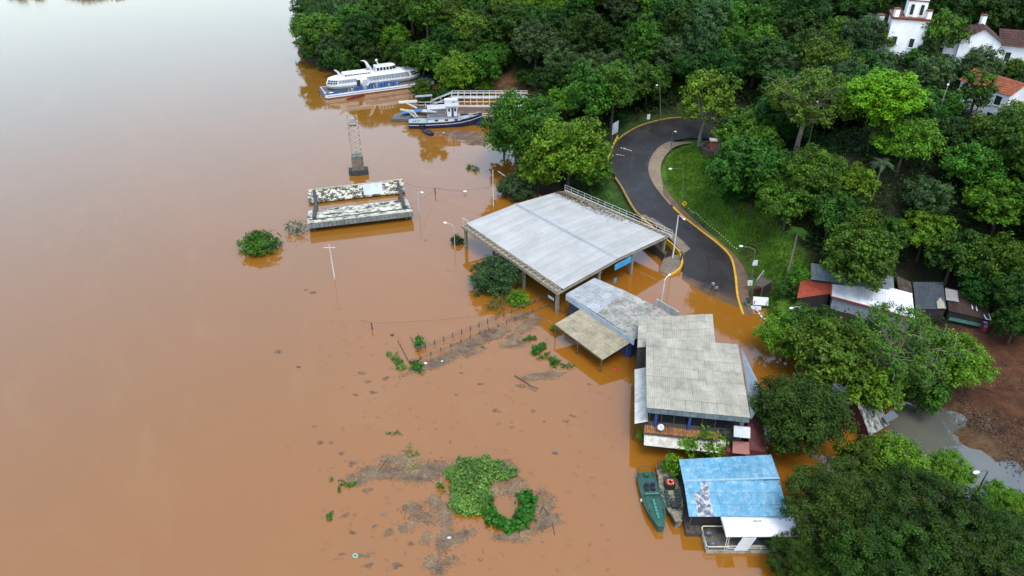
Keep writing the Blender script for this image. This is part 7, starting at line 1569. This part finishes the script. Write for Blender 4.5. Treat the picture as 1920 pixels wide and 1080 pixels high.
# ------------------------------------------------------------------ people
def person(label, px, py, yaw, h, shirt, legs, skinc, hair, pose, bz=None, long_legs=True):
    b = P(px, py, 0 if bz is None else bz); b.z = roadz(b.x, b.y); b = P(px, py, b.z); b.z = roadz(b.x, b.y)
    k = h/1.75; e = []; v = []; r = []
    def J(x, y, z, rad): v.append((x*k, y*k, z*k)); r.append(rad*k); return len(v)-1
    pel = J(0, 0, .95, .125); wa = J(0, .0, 1.1, .115); ch = J(0, .01, 1.32, .14); nk = J(0, -.01, 1.48, .058); hd = J(0, -.03, 1.60, .085); tp = J(0, -.02, 1.70, .075); ns = J(0, -.105, 1.61, .02)
    e += [(pel, wa), (wa, ch), (ch, nk), (nk, hd), (hd, tp), (hd, ns)]
    for s_, st_, el, ha in ((-1, pose[0], pose[2], pose[3]), (1, pose[1], pose[4], pose[5])):
        hp = J(s_*.10, 0, .88, .095); kn = J(s_*.10, st_*.5-.04, .49, .062); an = J(s_*.10, st_, .09, .043); to = J(s_*.115, st_-.17, .035, .036); e += [(pel, hp), (hp, kn), (kn, an), (an, to)]
        sh_ = J(s_*.19, 0, 1.40, .065); eb = J(*el, .043); wr = J(*ha, .028); e += [(ch, sh_), (sh_, eb), (eb, wr)]
        d = V(*ha)-V(*el); d.normalize(); sd = d.cross(V(0, 0, 1)); sd = sd.normalized() if sd.length > .1 else V(1, 0, 0)
        pm_ = J(*(V(*ha)+d*.07), .030); e.append((wr, pm_))
        for f_ in range(4):
            a_ = J(*(V(*ha)+d*.12+sd*(f_-1.5)*.022), .0095); c2 = J(*(V(*ha)+d*(.165-.01*abs(f_-1.5))+sd*(f_-1.5)*.024-V(0, .012, 0)), .008); e += [(pm_, a_), (a_, c2)]
        a_ = J(*(V(*ha)+d*.05+sd*.045), .010); c2 = J(*(V(*ha)+d*.09+sd*.06), .008); e += [(wr, a_), (a_, c2)]
    me = bpy.data.meshes.new('person'); me.from_pydata(v, e, []); o = bpy.data.objects.new('person', me); COL.objects.link(o)
    sk = o.modifiers.new('skin', 'SKIN'); sk.use_smooth_shade = True
    for i, x in enumerate(me.skin_vertices[0].data): x.radius = (r[i], r[i]); x.use_root = (i == 0)
    sb = o.modifiers.new('sub', 'SUBSURF'); sb.levels = 1; sb.render_levels = 1
    dg = bpy.context.evaluated_depsgraph_get(); nm = bpy.data.meshes.new_from_object(o.evaluated_get(dg)); o.modifiers.clear(); o.data = nm
    for x in (skinc, shirt, legs, M('shoe_dark', (.03, .03, .035))): nm.materials.append(x)
    for f in nm.polygons:
        c_ = f.center/k; f.material_index = 3 if c_.z < .085 else 2 if (c_.z < .98 and abs(c_.x) < .22 and (long_legs or c_.z > .5) and not (abs(c_.x) > .17 and c_.z > .8)) else 1 if (.98 <= c_.z < 1.45 and math.hypot(c_.x, c_.y) < .30 and (abs(c_.x) < .24)) else 0
    o.location = b; o.rotation_euler = (0, 0, R_(yaw)); tag(o, label, 'person')
    m = MB(); m.ball((0, .005*k, 1.66*k), .105*k, 10, 6, (.92, 1.0, .95)); m.v = [p for p in m.v]; m.build('hair', hair, o, smooth=True); return o
sk1 = M('skin_tone', (.30, .16, .10)); hr = M('hair_dark', (.012, .010, .009))
person('person in a pale blue shirt and blue trousers, the further walker on the road', 1335, 545, 150, 1.75, M('shirt_blue', (.26, .38, .55), (.2, .3, .46), 5), M('jeans', (.05, .07, .12)), sk1, hr, (.16, -.14, (-.27, .02, 1.14), (-.27, -.1, .92), (.27, .02, 1.14), (.27, -.08, .92)))
person('person in a grey-blue patterned shirt and dark shorts, the nearer walker on the road', 1341, 552, 165, 1.68, M('shirt_pattern', (.30, .36, .45), (.12, .15, .22), 14, .45, .55), M('shorts_dark', (.02, .022, .03)), sk1, hr, (-.12, .15, (-.27, .0, 1.14), (-.24, -.14, .94), (.27, .03, 1.14), (.28, -.05, .90)), None, False)
person('person in dark clothes standing at the yellow wall with raised forearms', 1277, 486, 60, 1.74, M('jacket_dark', (.018, .02, .04), (.03, .03, .05), 6), M('trousers_black', (.015, .016, .02)), sk1, hr, (.04, -.03, (-.27, -.08, 1.16), (-.12, -.30, 1.25), (.27, -.08, 1.16), (.12, -.30, 1.27)))
print('OBJECTS', len(bpy.data.objects), 'TRIS', sum(len(m.polygons)*2 for m in bpy.data.meshes))
